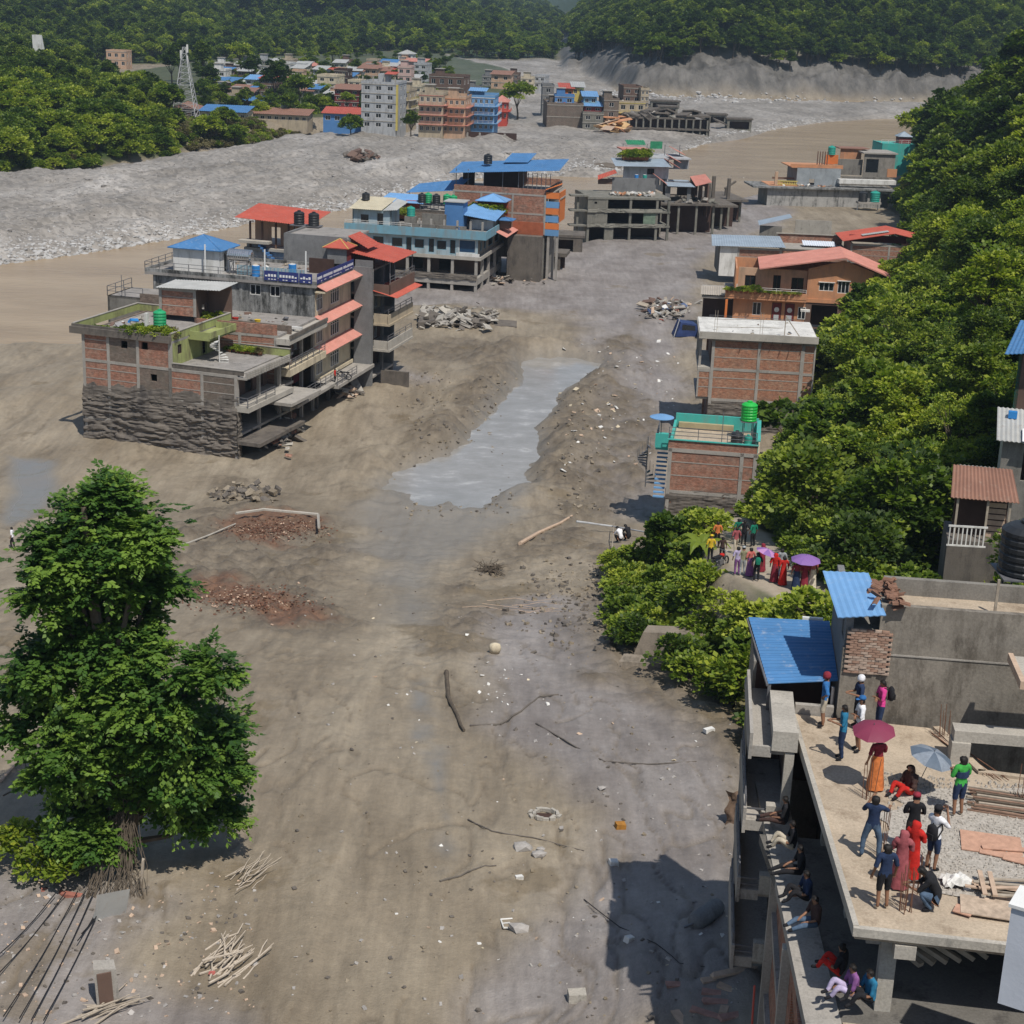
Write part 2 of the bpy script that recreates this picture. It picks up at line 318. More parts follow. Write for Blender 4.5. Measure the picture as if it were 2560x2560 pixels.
def height(X,Y,detail=True):
    X=np.asarray(X,float); Y=np.asarray(Y,float)
    z=h0(Y)
    dw=np.maximum(sdist(WATER,X,Y),np.maximum(sdist(WATER2,X,Y),-1e9))
    dg=sdist(GRAVEL,X,Y)
    dr=sdist(HILLR,X,Y); dl=sdist(HILLL,X,Y); df=sdist(FARR,X,Y); dfl=sdist(FARL,X,Y); dt=sdist(TOWN,X,Y)
    n1=fbm(X,Y,22,4,3); n2=fbm(X,Y,6,4,11)
    z=z+n1*.45*sstep(60,110,Y)+n2*.12
    # mud lobes and ridges near the middle
    z=z+np.where(Y<230,np.maximum(0,fbm(X*1.6,Y*.9,16,4,21))*1.2*sstep(85,135,Y),0)
    gz=sstep(0,18,dg)*2.0+sstep(10,80,dg)*.7
    gn=fbm(X*.8,Y*.5,9,5,31,.6)
    rdg=np.abs(fbm((X*.8-Y*.45)*1.0,(X*.25+Y*.2),7,4,39,.55)); z=z+gz*(1-sstep(380,700,Y)*.6)+sstep(0,6,dg)*(gn*1.1+rdg*2.4*(Y<480)+.5*np.abs(fbm(X,Y,3.2,3,37)))
    tk=sstep(-5,2,dt+fbm(X,Y,9,3,99)*4); z=z*(1-tk)+(3.6+fbm(X,Y,20,3,98)*.5)*tk
    # river channel
    z=z-sstep(-3.0,4.0,dw)*1.9
    # stream
    ds=sdist(STREAM,X,Y); st=np.where((Y>100)&(Y<240),1,0)
    bank=np.exp(-((ds+4)/3.0)**2)*.95*(1+fbm(X,Y,3,3,95))*st*sstep(125,150,Y)
    kk=sstep(-2.4,.5,ds+fbm(X,Y,2.5,3,97)*1.2)*(Y<240); z=(z+bank)*(1-kk)+(slevel(Y)-.25)*kk; rim=sstep(-9,-5,ds)*(1-sstep(-2.6,-1.2,ds))*(Y<240); z=z+rim*np.maximum(0,slevel(Y)+.16-z)
    # right hillside
    prof=lambda d:np.where(d>0,d*.62+sstep(0,3.5,d)*2.2+np.maximum(0,d-14)*.10+np.maximum(0,d-60)*.1,0)
    rn=fbm(X,Y,13,4,41)
    hr=prof(dr)*(1+.25*rn*sstep(2,15,dr))+sstep(0,6,dr)*rn*1.0
    near=1-sstep(95,125,Y)
    hr=hr*(1-near*.62)
    z=z+np.maximum(hr,0)
    # left hillside
    ln=fbm(X,Y,30,4,51)
    z=z+np.where(dl>0,sstep(0,5,dl)*2.5+np.minimum(dl,70)*.15+np.maximum(0,dl-90)*.45,0)*(1+.2*ln)
    # far right: bare bank, then forest
    fn=fbm(X,Y,60,4,61)
    cn=fbm(X,Y,16,4,63)
    cliff=sstep(0,9+cn*6,df)*(12.5+fn*2)+np.where(df>0,(cn*4.0-np.abs(fbm(X*1.1+Y*.15,Y*.22,13,5,67,.6))*7+fbm(X,Y,5,3,68)*2.2)*sstep(0,8,df)*(1-sstep(14,30,df)),0)
    fr=np.where(df>0,np.minimum(cliff*sstep(-60,40,X-0.03*Y),40)+np.maximum(0,df-12)*.42*(1+.3*fn)-np.maximum(0,df-900)*.3,0)
    z=z+fr
    ang=X/np.maximum(Y,1); gap=np.exp(-((ang+.145)/.05)**2)
    fl=np.where(dfl>0,np.minimum(dfl,250)*.10+np.clip(dfl-250,0,2500)*.25,0)*(1+.3*fn)*(1-.9*gap)+sstep(1500,3000,Y)*(420+fbm(X,Y,420,5,91)*330)*gap
    z=z+fl
    z=z+1.6*sstep(-9,1,sdist([(7.5,30),(9,52),(30,60),(40,30)],X,Y))*(Y<75)
    # embankment of the footpath
    dp,zp=ldist(PATH,X,Y)
    side=sstep(9.5,2.6,dp) if False else 1-sstep(2.4,5.6+1.2*rn,dp)
    side=side*(Y<119)
    z=z*(1-side)+zp*side
    return z
GT={}
def gh(X,Y):
    "ground height read back from the built ground mesh"
    X=np.asarray(X,float); Y=np.asarray(Y,float); ys=GT['ys']; Z=GT['Z']; n=Z.shape[1]
    j=np.clip(np.searchsorted(ys,Y)-1,0,len(ys)-2); t=np.clip((Y-ys[j])/(ys[j+1]-ys[j]),0,1)
    u=np.clip((X/(.40*Y+14)+1)/2*(n-1),0,n-1.001); i=u.astype(int); f=u-i
    return (Z[j,i]*(1-f)+Z[j,i+1]*f)*(1-t)+(Z[j+1,i]*(1-f)+Z[j+1,i+1]*f)*t
def hz(x,y): return float(gh(x,y))
# ------------------------------------------------------------------ the ground, one sheet to the horizon
def ground_sheet():
    ys=[26.0]
    while ys[-1]<7000:
        y=ys[-1]; ys.append(y+(2.3 if 600<y<900 else max(.20,y*y*.0000098+y*.0008)) if y<900 else y*1.035)
    ys=np.array(ys); nu=560; u=np.linspace(-1,1,nu)
    Yg=np.repeat(ys[:,None],nu,1); Xg=u[None,:]*(.40*Yg+14)
    Z=height(Xg,Yg)
    # finer relief
    veg=np.maximum.reduce([sdist(HILLR,Xg,Yg),sdist(HILLL,Xg,Yg)])
    df=sdist(FARR,Xg,Yg); dfl=sdist(FARL,Xg,Yg); dg=sdist(GRAVEL,Xg,Yg); ds=sdist(STREAM,Xg,Yg); dt=sdist(TOWN,Xg,Yg); dp,_=ldist(PATH,Xg,Yg)
    mudm=(1-sstep(-1,3,dg))*(1-sstep(-1,2,veg))
    rough=np.clip(fbm(Xg,Yg,18,3,71)*1.6+.35,0,1)
    fine=np.abs(fbm(Xg,Yg,2.3,4,73,.6)); fine2=fbm(Xg,Yg,.9,3,75)
    Z+=mudm*(rough*(fine*.24+fine2*.08)+fine2*.025)*(1-sstep(240,330,Yg))*(1-sstep(-3,0,ds)*(Yg<240))
    nq=fbm(Xg,Yg,7,4,81)*4; ch=churn(Xg,Yg,nq)*mudm*(1-sstep(-1.5,0,ds)*(Yg<240)); rdg=np.abs(fbm(Xg*1.1+Yg*.3,Yg*.8,2.6,5,83,.62)); Z+=ch*(rdg*1.0-.1+np.abs(fbm(Xg,Yg,.8,3,85))*.14)
    # creases where slurry ran down to the stream
    warp=fbm(Xg,Yg,9,3,77)*5
    cre=fbm(Xg*2.2+warp,Yg*.55,4.0,3,79)
    crm=np.exp(-(cre/.035)**2)*mudm*(Yg<210)*(fbm(Xg,Yg,20,2,87)>-.1); Z+=-crm*.13
    flow=fbm(Xg*2.6+fbm(Xg,Yg,14,3,88)*3,Yg*.16,3.0,4,89); Z+=flow*.16*mudm*(Yg<220)*(1-ch)
    v=np.stack([Xg,Yg,Z],-1).reshape(-1,3); ny=len(ys)
    idx=np.arange(ny*nu).reshape(ny,nu); q=np.stack([idx[:-1,:-1],idx[:-1,1:],idx[1:,1:],idx[1:,:-1]],-1).reshape(-1,4)
    me=bpy.data.meshes.new('ground'); me.vertices.add(len(v)); me.vertices.foreach_set('co',v.ravel().astype(np.float32))
    me.loops.add(len(q)*4); me.loops.foreach_set('vertex_index',q.ravel().astype(np.int32)); me.polygons.add(len(q))
    me.polygons.foreach_set('loop_start',np.arange(0,len(q)*4,4,dtype=np.int32)); me.polygons.foreach_set('use_smooth',np.ones(len(q),bool)); me.update()
    def att(n,a): 
        at=me.attributes.new(n,'FLOAT','POINT'); at.data.foreach_set('value',np.clip(a,0,1).ravel().astype(np.float32))
    nn=fbm(Xg,Yg,7,4,81)*4
    att('gravel',sstep(-1.5,1.5,dg+nn*.4)); att('veg',np.maximum.reduce([sstep(0,3,veg+nn*.3)*(1-sstep(0,2,-(veg))),sstep(22,30,df+nn),sstep(-2,6,dfl),sstep(1,4,dt)*.8]))
    wet=np.maximum.reduce([sstep(-1.2,.5,ds+nn*.25)*(Yg<240),sstep(-.5,1.5,sdist(POND,Xg,Yg)+nn*.3)])
    wl=[tuple(G(*p)[:2]) for p in ((1010,1620),(1055,1620),(1090,1780),(1110,1830),(1140,1850),(1120,1870),(1120,2000),(1140,2060),(1135,2190),(1105,2205),(1090,2170),(1095,2060),(1075,1950),(1040,1860),(1020,1750))]
    wet=np.maximum(wet,sstep(-.4,.5,sdist(wl,Xg,Yg)+nn*.22)*np.clip(.35+fbm(Xg,Yg,3,4,93)*1.3,0,.8))
    wet=np.maximum(wet,sstep(-1.5,2,sdist(WETP,Xg,Yg)+nn*.8)*.62); wet=np.maximum(wet,sstep(-3.2,-.2,ds+nn*.2)*(Yg<240)*.55)
    att('wet',wet)
    pur=[tuple(G(*p)[:2]) for p in ((1330,1480),(1500,1500),(1560,1700),(1700,1760),(1880,1900),(1900,2560),(1250,2560),(1440,2300),(1500,2150),(1400,2000),(1280,1800),(1250,1650),(1200,1560))]
    pl2=[tuple(G(*p)[:2]) for p in ((-100,2180),(200,2200),(380,2260),(260,2420),(560,2560),(-100,2600))]
    pl3=[tuple(P(*p)[:2]) for p in ((1280,520),(2000,420),(1960,560),(1760,640),(1720,840),(1640,1180),(1620,1330),(1450,1200),(1500,900),(1440,780),(1000,770),(880,900),(1050,960),(700,960),(800,820),(1000,720))]
    p=np.maximum.reduce([sstep(-2,2,sdist(pur,Xg,Yg)+nn*.7),sstep(-1.5,1.5,sdist(pl2,Xg,Yg)+nn*.4),sstep(-3,3,sdist(pl3,Xg,Yg)+nn)]); att('grey',p)
    r1=[tuple(G(*q)[:2]) for q in ((540,1330),(620,1300),(800,1305),(790,1330),(700,1350),(740,1380),(640,1370),(570,1365))]
    r2=[tuple(G(*q)[:2]) for q in ((470,1470),(560,1440),(640,1470),(720,1500),(800,1550),(700,1560),(600,1520),(480,1500))]
    rr=np.maximum(sstep(-1,1,sdist(r1,Xg,Yg)+nn*.5),sstep(-1,1,sdist(r2,Xg,Yg)+nn*.5)); att('rust',rr)
    att('churn',np.maximum(ch*(.55+rdg*1.3),crm*.55)); att('path',1-sstep(1.7,2.5,dp+nn*.08)); att('cliff',sstep(0,4,df)*(1-sstep(20,30,df)))
    GT['ys']=ys; GT['Z']=Z
    o=link('ground',me); o['kind']='structure'
    return o
m,t,b=newmat('ground_mud')
def A(n): a=N(t,'Attribute'); a.attribute_name=n; return a.outputs['Fac']
tan=ramp(t,noise(t,.055,9,.6),[(.28,(.205,.168,.120)),(.5,(.250,.208,.153)),(.72,(.29,.245,.185))])
tan=mix(t,ramp(t,noise(t,.35,8,.7,stretch=(1,.35,1)),[(.55,(0,0,0)),(.72,(.75,.75,.75))]),tan,(.15,.122,.088))
gry=ramp(t,noise(t,.22,9,.65),[(.3,(.19,.168,.155)),(.7,(.28,.255,.24))])
gry=mix(t,ramp(t,noise(t,2.2,6,.7),[(.6,(0,0,0)),(.75,(.6,.6,.6))]),gry,(.38,.365,.35))
c=mix(t,A('grey'),tan,gry)
grv=ramp(t,noise(t,.05,8,.7,stretch=(1,.5,1)),[(.35,(.19,.172,.15)),(.52,(.28,.256,.228)),(.70,(.42,.395,.365))])
vor=N(t,'TexVoronoi'); vor.inputs['Scale'].default_value=1.1; tc=N(t,'TexCoord'); t.links.new(tc.outputs['Object'],vor.inputs['Vector'])
grv=mix(t,.55,grv,ramp(t,vor.outputs['Color'],[(.1,(.25,.25,.25)),(.45,(.5,.5,.5)),(.9,(.7,.7,.7))]),'OVERLAY')
grv=mix(t,ramp(t,noise(t,.6,7,.75),[(.52,(0,0,0)),(.66,(.7,.7,.7))]),grv,(.12,.11,.10))
sw=noise(t,.16,8,.62,stretch=(1.4,.45,1)); c=mix(t,.7,c,ramp(t,sw,[(.34,(.36,.35,.34)),(.5,(.5,.5,.5)),(.66,(.62,.63,.64))]),'OVERLAY')
c=mix(t,A('churn'),c,ramp(t,noise(t,.9,8,.72),[(.35,(.105,.084,.061)),(.7,(.19,.158,.118))]))
puddle=ramp(t,noise(t,.11,6,.6),[(.62,(0,0,0)),(.66,(1,1,1))]); c=mix(t,.6,c,mix(t,puddle,c,(.15,.115,.07)))
spk=noise(t,2.4,10,.78); c=mix(t,.25,c,ramp(t,spk,[(.34,(.22,.22,.22)),(.5,(.5,.5,.5)),(.68,(.74,.74,.74))]),'OVERLAY'); streak=noise(t,1.6,6,.7,stretch=(1,.12,1)); c=mix(t,.5,c,ramp(t,streak,[(.3,(.3,.3,.3)),(.7,(.66,.66,.66))]),'OVERLAY')
c=mix(t,A('gravel'),c,grv)
clf=ramp(t,noise(t,.09,9,.78,stretch=(1,1,.5)),[(.40,(.07,.066,.06)),(.62,(.185,.172,.155))]); c=mix(t,A('cliff'),c,clf)
rst=ramp(t,noise(t,1.1,8,.75),[(.35,(.09,.06,.042)),(.6,(.19,.105,.065)),(.8,(.32,.24,.18))])
rf=N(t,'Math',operation='MULTIPLY'); t.links.new(A('rust'),rf.inputs[0]); t.links.new(ramp(t,noise(t,.6,6,.7),[(.3,(0,0,0)),(.48,(1,1,1))]),rf.inputs[1]); c=mix(t,rf.outputs[0],c,rst)
c=mix(t,A('wet'),c,(.19,.18,.165))
vg=ramp(t,noise(t,.4,7,.7),[(.35,(.025,.04,.012)),(.6,(.05,.075,.02)),(.8,(.12,.10,.06))]); c=mix(t,A('veg'),c,vg)
c=mix(t,A('path'),c,ramp(t,noise(t,1.2,6,.7),[(.3,(.30,.25,.19)),(.7,(.42,.36,.28))]))
t.links.new(c,b.inputs['Base Color'])
r=N(t,'MapRange'); r.inputs['From Min'].default_value=0; r.inputs['From Max'].default_value=1; r.inputs['To Min'].default_value=.62; r.inputs['To Max'].default_value=.24; t.links.new(A('wet'),r.inputs[0]); t.links.new(r.outputs[0],b.inputs['Roughness'])
bn=mix(t,.35,noise(t,1.3,9,.7),noise(t,9,5,.6)); inv=N(t,'Math',operation='MULTIPLY'); 
iw=N(t,'Math',operation='SUBTRACT'); iw.inputs[0].default_value=1; t.links.new(A('wet'),iw.inputs[1]); t.links.new(bn,inv.inputs[0]); t.links.new(iw.outputs[0],inv.inputs[1])
bump(t,b,inv.outputs[0],.42,.30)
GROUNDM=m
gnd=ground_sheet(); gnd.data.materials.append(GROUNDM)
# ------------------------------------------------------------------ water
m,t,b=newmat('river_water')
n=noise(t,.05,8,.65,stretch=(.6,1.6,1)); c=ramp(t,n,[(.3,(.27,.195,.118)),(.55,(.345,.258,.162)),(.75,(.41,.315,.205))])
f=noise(t,.25,9,.75,stretch=(.5,1.5,1)); c=mix(t,ramp(t,f,[(.56,(0,0,0)),(.70,(.65,.65,.65))]),c,(.38,.32,.22))
t.links.new(c,b.inputs['Base Color']); b.inputs['Roughness'].default_value=.2; b.inputs['IOR'].default_value=1.33; bump(t,b,noise(t,.9,6,.6,stretch=(.5,1.3,1)),.35,.35)
RIVERM=m
me=MB().quad((-420,150,-.75),(320,150,-.75),(520,1150,-.75),(-420,1150,-.75)).mesh('river',RIVERM); o=link('river',me); o['kind']='structure'
m,t,b=newmat('stream_water')
n=noise(t,.35,8,.7,stretch=(.8,1.1,1)); c=ramp(t,n,[(.4,(.25,.24,.22)),(.56,(.30,.29,.275)),(.66,(.42,.41,.39))])
t.links.new(c,b.inputs['Base Color']); b.inputs['Roughness'].default_value=.12; b.inputs['IOR'].default_value=1.33; b.inputs['Specular IOR Level'].default_value=.6; bump(t,b,noise(t,1.6,5,.6,stretch=(.9,1.1,1)),.12,.05)
def stream():
    xs=np.linspace(-18,18,110); ys=np.linspace(112,215,190); X,Y=np.meshgrid(xs,ys); d=sdist(STREAM,X,Y)
    Z=height(X,Y)+0; Zs=slevel(Y)
    mb=MB(); ok=(d>-2.6)
    vid=-np.ones(X.shape,int); k=0
    for j in range(len(ys)):
        for i in range(len(xs)):
            if ok[j,i]: vid[j,i]=k; k+=1; mb.v.append((X[j,i],Y[j,i],Zs[j,i]+n1s[j,i] if False else Zs[j,i]))
    for j in range(len(ys)-1):
        for i in range(len(xs)-1):
            q=(vid[j,i],vid[j,i+1],vid[j+1,i+1],vid[j+1,i])
            if min(q)>=0: mb.f.append(q); mb.m.append(0)
    o=mb.build('stream',m,smooth=True); o['kind']='structure'
stream()
# ------------------------------------------------------------------ building kit
_cache={}
def shared(key,fn):
    if key not in _cache: _cache[key]=fn()
    return _cache[key]
FR={'F':0,'R':math.pi/2,'L':-math.pi/2,'B':math.pi}
class B:
    """a building: an Empty at its front corner; parts are placed in its own axes (x along the front, y into the depth)"""
    def __init__(s,name,O,rot,label,cat='building',group=None):
        s.O=Vector(O); s.rot=math.radians(rot); s.root=empty(name,s.O,s.rot,label,cat,group); s.z=s.O.z
    def w(s,x,y,z):    # z given as world height
        return s.root.matrix_basis@Vector((x,y,z-s.z)) if False else Vector((s.O.x+x*math.cos(s.rot)-y*math.sin(s.rot), s.O.y+x*math.sin(s.rot)+y*math.cos(s.rot), z))
    def L(s,z): return z-s.z
    def part(s,mb,name,mats,smooth=False,parent=None): return mb.build(name,mats,parent or s.root,smooth)
    def box(s,name,mat,x0,x1,y0,y1,z0,z1,parent=None):
        return MB().box(x0,x1,y0,y1,z0-s.z,z1-s.z).build(name,mat,parent or s.root)
    def fbox(s,mb,face,pos,u0,u1,o0,o1,z0,z1,m=0):
        z0-=s.z; z1-=s.z
        if face=='F': mb.box(u0,u1,pos-o1,pos-o0,z0,z1,m)
        elif face=='B': mb.box(u0,u1,pos+o0,pos+o1,z0,z1,m)
        elif face=='R': mb.box(pos+o0,pos+o1,u0,u1,z0,z1,m)
        else: mb.box(pos-o1,pos-o0,u0,u1,z0,z1,m)
    def wall(s,face,pos,u0,u1,z0,z1,mat,ops=(),th=.22,name='wall'):
        "a wall with real openings ops=[(u0,u1,z0,z1)]"
        us=sorted({u0,u1}|{o[0] for o in ops}|{o[1] for o in ops}); zs=sorted({z0,z1}|{o[2] for o in ops}|{o[3] for o in ops}); mb=MB()
        for j in range(len(zs)-1):
            run=None
            for i in range(len(us)-1):
                cu,cz=(us[i]+us[i+1])/2,(zs[j]+zs[j+1])/2
                hole=any(o[0]<cu<o[1] and o[2]<cz<o[3] for o in ops) or not(u0<cu<u1) or not(z0<cz<z1)
                if not hole: run=[us[i],us[i+1]] if run is None else [run[0],us[i+1]]
                if (hole or i==len(us)-2) and run: s.fbox(mb,face,pos,run[0],run[1],-th,0,zs[j],zs[j+1]); run=None
        return s.part(mb,name,mat)
    def window(s,face,pos,u,z,w,h,frame=WHITE,pane=PANE,nv=2,nh=1,sill=None,name='window',depth=.1,door=False):
        "frame, mullions and pane; z is the bottom"
        t_=.07
        def fm():
            mb=MB(); mb.box(-w/2,w/2,-.05,.05,0,t_); mb.box(-w/2,w/2,-.05,.05,h-t_,h); mb.box(-w/2,-w/2+t_,-.05,.05,t_,h-t_); mb.box(w/2-t_,w/2,-.05,.05,t_,h-t_)
            for k in range(1,nv): x=-w/2+w*k/nv; mb.box(x-.035,x+.035,-.04,.04,t_,h-t_)
            for k in range(1,nh): zz=h*(1-.3) if nh==2 else h*k/nh; mb.box(-w/2+t_,w/2-t_,-.035,.035,zz-.03,zz+.03)
            return mb.mesh('window_frame',frame)
        def pm(): return MB().box(-w/2+.03,w/2-.03,.0,.02,.03,h-.03).mesh('pane',pane)
        if face=='F': loc=(u,pos+depth,z-s.z)
        elif face=='B': loc=(u,pos-depth,z-s.z)
        elif face=='R': loc=(pos-depth,u,z-s.z)
        else: loc=(pos+depth,u,z-s.z)
        o=link('door' if door else name,shared(('wf',w,h,nv,nh,frame.name),fm),s.root,loc,FR[face])
        link('pane' if not door else 'door_panel',shared(('wp',w,h,pane.name),pm),o)
        if sill:
            def sm(): return MB().box(-w/2-.12,w/2+.12,-.3,-.05,h+.02,h+.1).mesh('sunshade',sill)
            link('sunshade',shared(('ws',w,h,sill.name),sm),o)
        return o
    def wall_win(s,face,pos,u0,u1,z0,z1,mat,wins,th=.22,frame=WHITE,pane=PANE,nv=2,nh=1,sill=None,depth=.1):
        s.wall(face,pos,u0,u1,z0,z1,mat,[(u-w/2,u+w/2,z,z+h) for u,z,w,h in wins],th)
        for u,z,w,h in wins: s.window(face,pos,u,z,w,h,frame,pane,nv,nh,sill,depth=depth,door=(z-z0<.25 and h>1.7))
    def panels(s,face,pos,cols,belts,brick=BRICK,conc=CONC,cw=.30,bh=.28,infill=True,band=True,skip=(),ops={}):
        "concrete frame with brick panels between columns and belts"
        for i,u in enumerate(cols):
            mb=MB(); s.fbox(mb,face,pos,u-cw/2,u+cw/2,-.25,.06,belts[0],belts[-1]); s.part(mb,'column',conc)
        for z in belts[1:] if len(belts)>1 else []:
            for i in range(len(cols)-1):
                mb=MB(); s.fbox(mb,face,pos,cols[i]+cw/2,cols[i+1]-cw/2,-.25,.035,z-bh,z); s.part(mb,'beam',conc)
        if infill:
            for j in range(len(belts)-1):
                for i in range(len(cols)-1):
                    if (i,j) in skip: continue
                    bk=brick[(i+j)%len(brick)] if isinstance(brick,(list,tuple)) else brick
                    o=ops.get((i,j),[]); s.wall(face,pos-0.0 if False else pos,cols[i]+cw/2,cols[i+1]-cw/2,belts[j],belts[j+1]-bh,bk,o,.2,'brick_panel')
                    if band and not o and belts[j+1]-belts[j]>2:
                        for fr_ in (.36,.68):
                            mb=MB(); zz=belts[j]+(belts[j+1]-belts[j])*fr_; s.fbox(mb,face,pos,cols[i]+cw/2,cols[i+1]-cw/2,0,.022,zz-.04,zz+.04); s.part(mb,'sill_band',conc)
    def railing(s,face,pos,u0,u1,z,h=.95,mat=METAL,n=3,post=1.5,name='railing'):
        mb=MB(); k=max(1,int(abs(u1-u0)/post))
        for i in range(k+1):
            u=u0+(u1-u0)*i/k; s.fbox(mb,face,pos,u-.03,u+.03,-.03,.03,z,z+h)
        for i in range(n):
            zz=z+h*(i+1)/n; s.fbox(mb,face,pos,min(u0,u1),max(u0,u1),-.02,.02,zz-.025,zz+.025)
        return s.part(mb,name,mat)
    def parapet(s,x0,x1,y0,y1,z,h=.8,th=.15,mat=CONC,cap=None,sides='FRBL'):
        for c in sides:
            mb=MB()
            if c=='F': mb.box(x0,x1,y0,y0+th,z-s.z,z+h-s.z)
            if c=='B': mb.box(x0,x1,y1-th,y1,z-s.z,z+h-s.z)
            if c=='R': mb.box(x1-th,x1,y0+th,y1-th,z-s.z,z+h-s.z)
            if c=='L': mb.box(x0,x0+th,y0+th,y1-th,z-s.z,z+h-s.z)
            s.part(mb,'parapet',mat)
            if cap:
                mb=MB(); e=.04
                if c=='F': mb.box(x0-e,x1+e,y0-e,y0+th+e,z+h-s.z,z+h+.07-s.z)
                if c=='B': mb.box(x0-e,x1+e,y1-th-e,y1+e,z+h-s.z,z+h+.07-s.z)
                if c=='R': mb.box(x1-th-e,x1+e,y0+th+e,y1-th-e,z+h-s.z,z+h+.07-s.z)
                if c=='L': mb.box(x0-e,x0+th+e,y0+th+e,y1-th-e,z+h-s.z,z+h+.07-s.z)
                s.part(mb,'coping',cap)
    def sheet(s,name,pts,mat,pitch=.25,amp=.03,along=0,th=.03,sheets=1,parent=None):
        "corrugated sheet over four corners a,b,c,d (world heights); corrugations run from a to d"
        a,b_,c_,d=[Vector((p[0],p[1],p[2]-s.z)) for p in pts]
        if along: a,b_,c_,d=b_,c_,d,a
        nn=(b_-a).cross(d-a).normalized()
        if nn.z<0: nn=-nn
        n=max(4,int((b_-a).length/pitch)*4); root=parent or s.root; out=[]
        for q in range(sheets):
            mb=MB(); n0=n*q//sheets; n1_=n*(q+1)//sheets
            for i in range(n0,n1_+1):
                f=i/n; hgt=nn*(amp*math.sin(2*math.pi*i/4)+(.012*q%2))
                p0=a.lerp(b_,f)+hgt; p1=d.lerp(c_,f)+hgt; mb.v+=[tuple(p0),tuple(p1),tuple(p0-nn*th),tuple(p1-nn*th)]
            for i in range(n1_-n0):
                k=4*i; mb.f+=[(k,k+4,k+5,k+1),(k+2,k+3,k+7,k+6),(k,k+2,k+6,k+4),(k+1,k+5,k+7,k+3)]; mb.m+=[0]*4
            e=4*(n1_-n0); mb.f+=[(0,1,3,2),(e,e+2,e+3,e+1)]; mb.m+=[0,0]
            out.append(mb.build(name,mat,root))
        return out[0]
    def hip(s,x0,x1,y0,y1,z0,h,mat,name='roof',ridge=None,over=.3,ribs=None):
        x0-=over;x1+=over;y0-=over;y1+=over; cx,cy=(x0+x1)/2,(y0+y1)/2; zl=z0-s.z
        mb=MB(); ap=[(cx,cy,zl+h)]*2 if not ridge else [(cx-ridge,cy,zl+h),(cx+ridge,cy,zl+h)]
        c=[(x0,y0,zl),(x1,y0,zl),(x1,y1,zl),(x0,y1,zl)]
        mb.poly([c[0],c[1],ap[1],ap[0]] if ridge else [c[0],c[1],ap[0]]); mb.poly([c[1],c[2],ap[1]]); mb.poly([c[2],c[3],ap[0],ap[1]] if ridge else [c[2],c[3],ap[0]]); mb.poly([c[3],c[0],ap[0]])
        mb.box(x0+.02,x1-.02,y0+.02,y1-.02,zl-.08,zl-.005)
        o=s.part(mb,name,mat)
        rb=MB()
        for k,p in enumerate(c): rb.bar(p,ap[1] if k in(1,2) else ap[0],.05,0,4)
        s.part(rb,'ridge_cap',ribs or mat,parent=o)
        return o
def tank(O,r=.55,h=1.3,mat=TBLACK,label='',stand=0,name='water_tank',ribs=4,lidmat=None):
    root=empty(name,O,0,label,'water tank','water tanks on roofs' if not label else None)
    if stand:
        mb=MB()
        for a in range(4):
            t=math.pi/4+a*math.pi/2; x,y=r*.8*math.cos(t),r*.8*math.sin(t); mb.bar((x,y,0),(x,y,stand),.04)
        mb.bar((-r*.6,-r*.6,stand*.5),(r*.6,-r*.6,stand*.5),.03); mb.bar((r*.6,-r*.6,stand*.5),(r*.6,r*.6,stand*.5),.03); mb.box(-r,r,-r,r,stand-.05,stand)
        mb.build('stand',METAL,root)
    pr=[(r*.9,0),(r,.06)]
    for i in range(ribs):
        z=.06+(h*.78)*(i+.35)/ribs; d=h*.78/ribs; pr+=[(r,z),(r*.955,z+d*.15),(r*.955,z+d*.35),(r,z+d*.5)]
    pr+=[(r,h*.86),(r*.72,h*.95),(r*.3,h)]
    MB().lathe(pr,20,(0,0,stand)).build('tank_body',mat,root,smooth=False)
    MB().lathe([(r*.3,h-.01),(r*.33,h+.02),(r*.32,h+.09),(r*.1,h+.12)],14,(0,0,stand)).build('lid',lidmat or mat,root)
    return root
def drum(O,r=.3,h=.85,mat=TBLUE,label=''):
    root=empty('water_drum',O,0,label,'drum')
    MB().lathe([(r*.95,0),(r,.05),(r,h*.33),(r*1.04,h*.35),(r,h*.38),(r,h*.66),(r*1.04,h*.68),(r,h*.71),(r,h-.03),(r*.93,h)],16).build('drum_body',mat,root)
    MB().lathe([(r*.8,h-.01),(r*.8,h+.03),(r*.2,h+.04)],14).build('lid',WHITE,root); return root
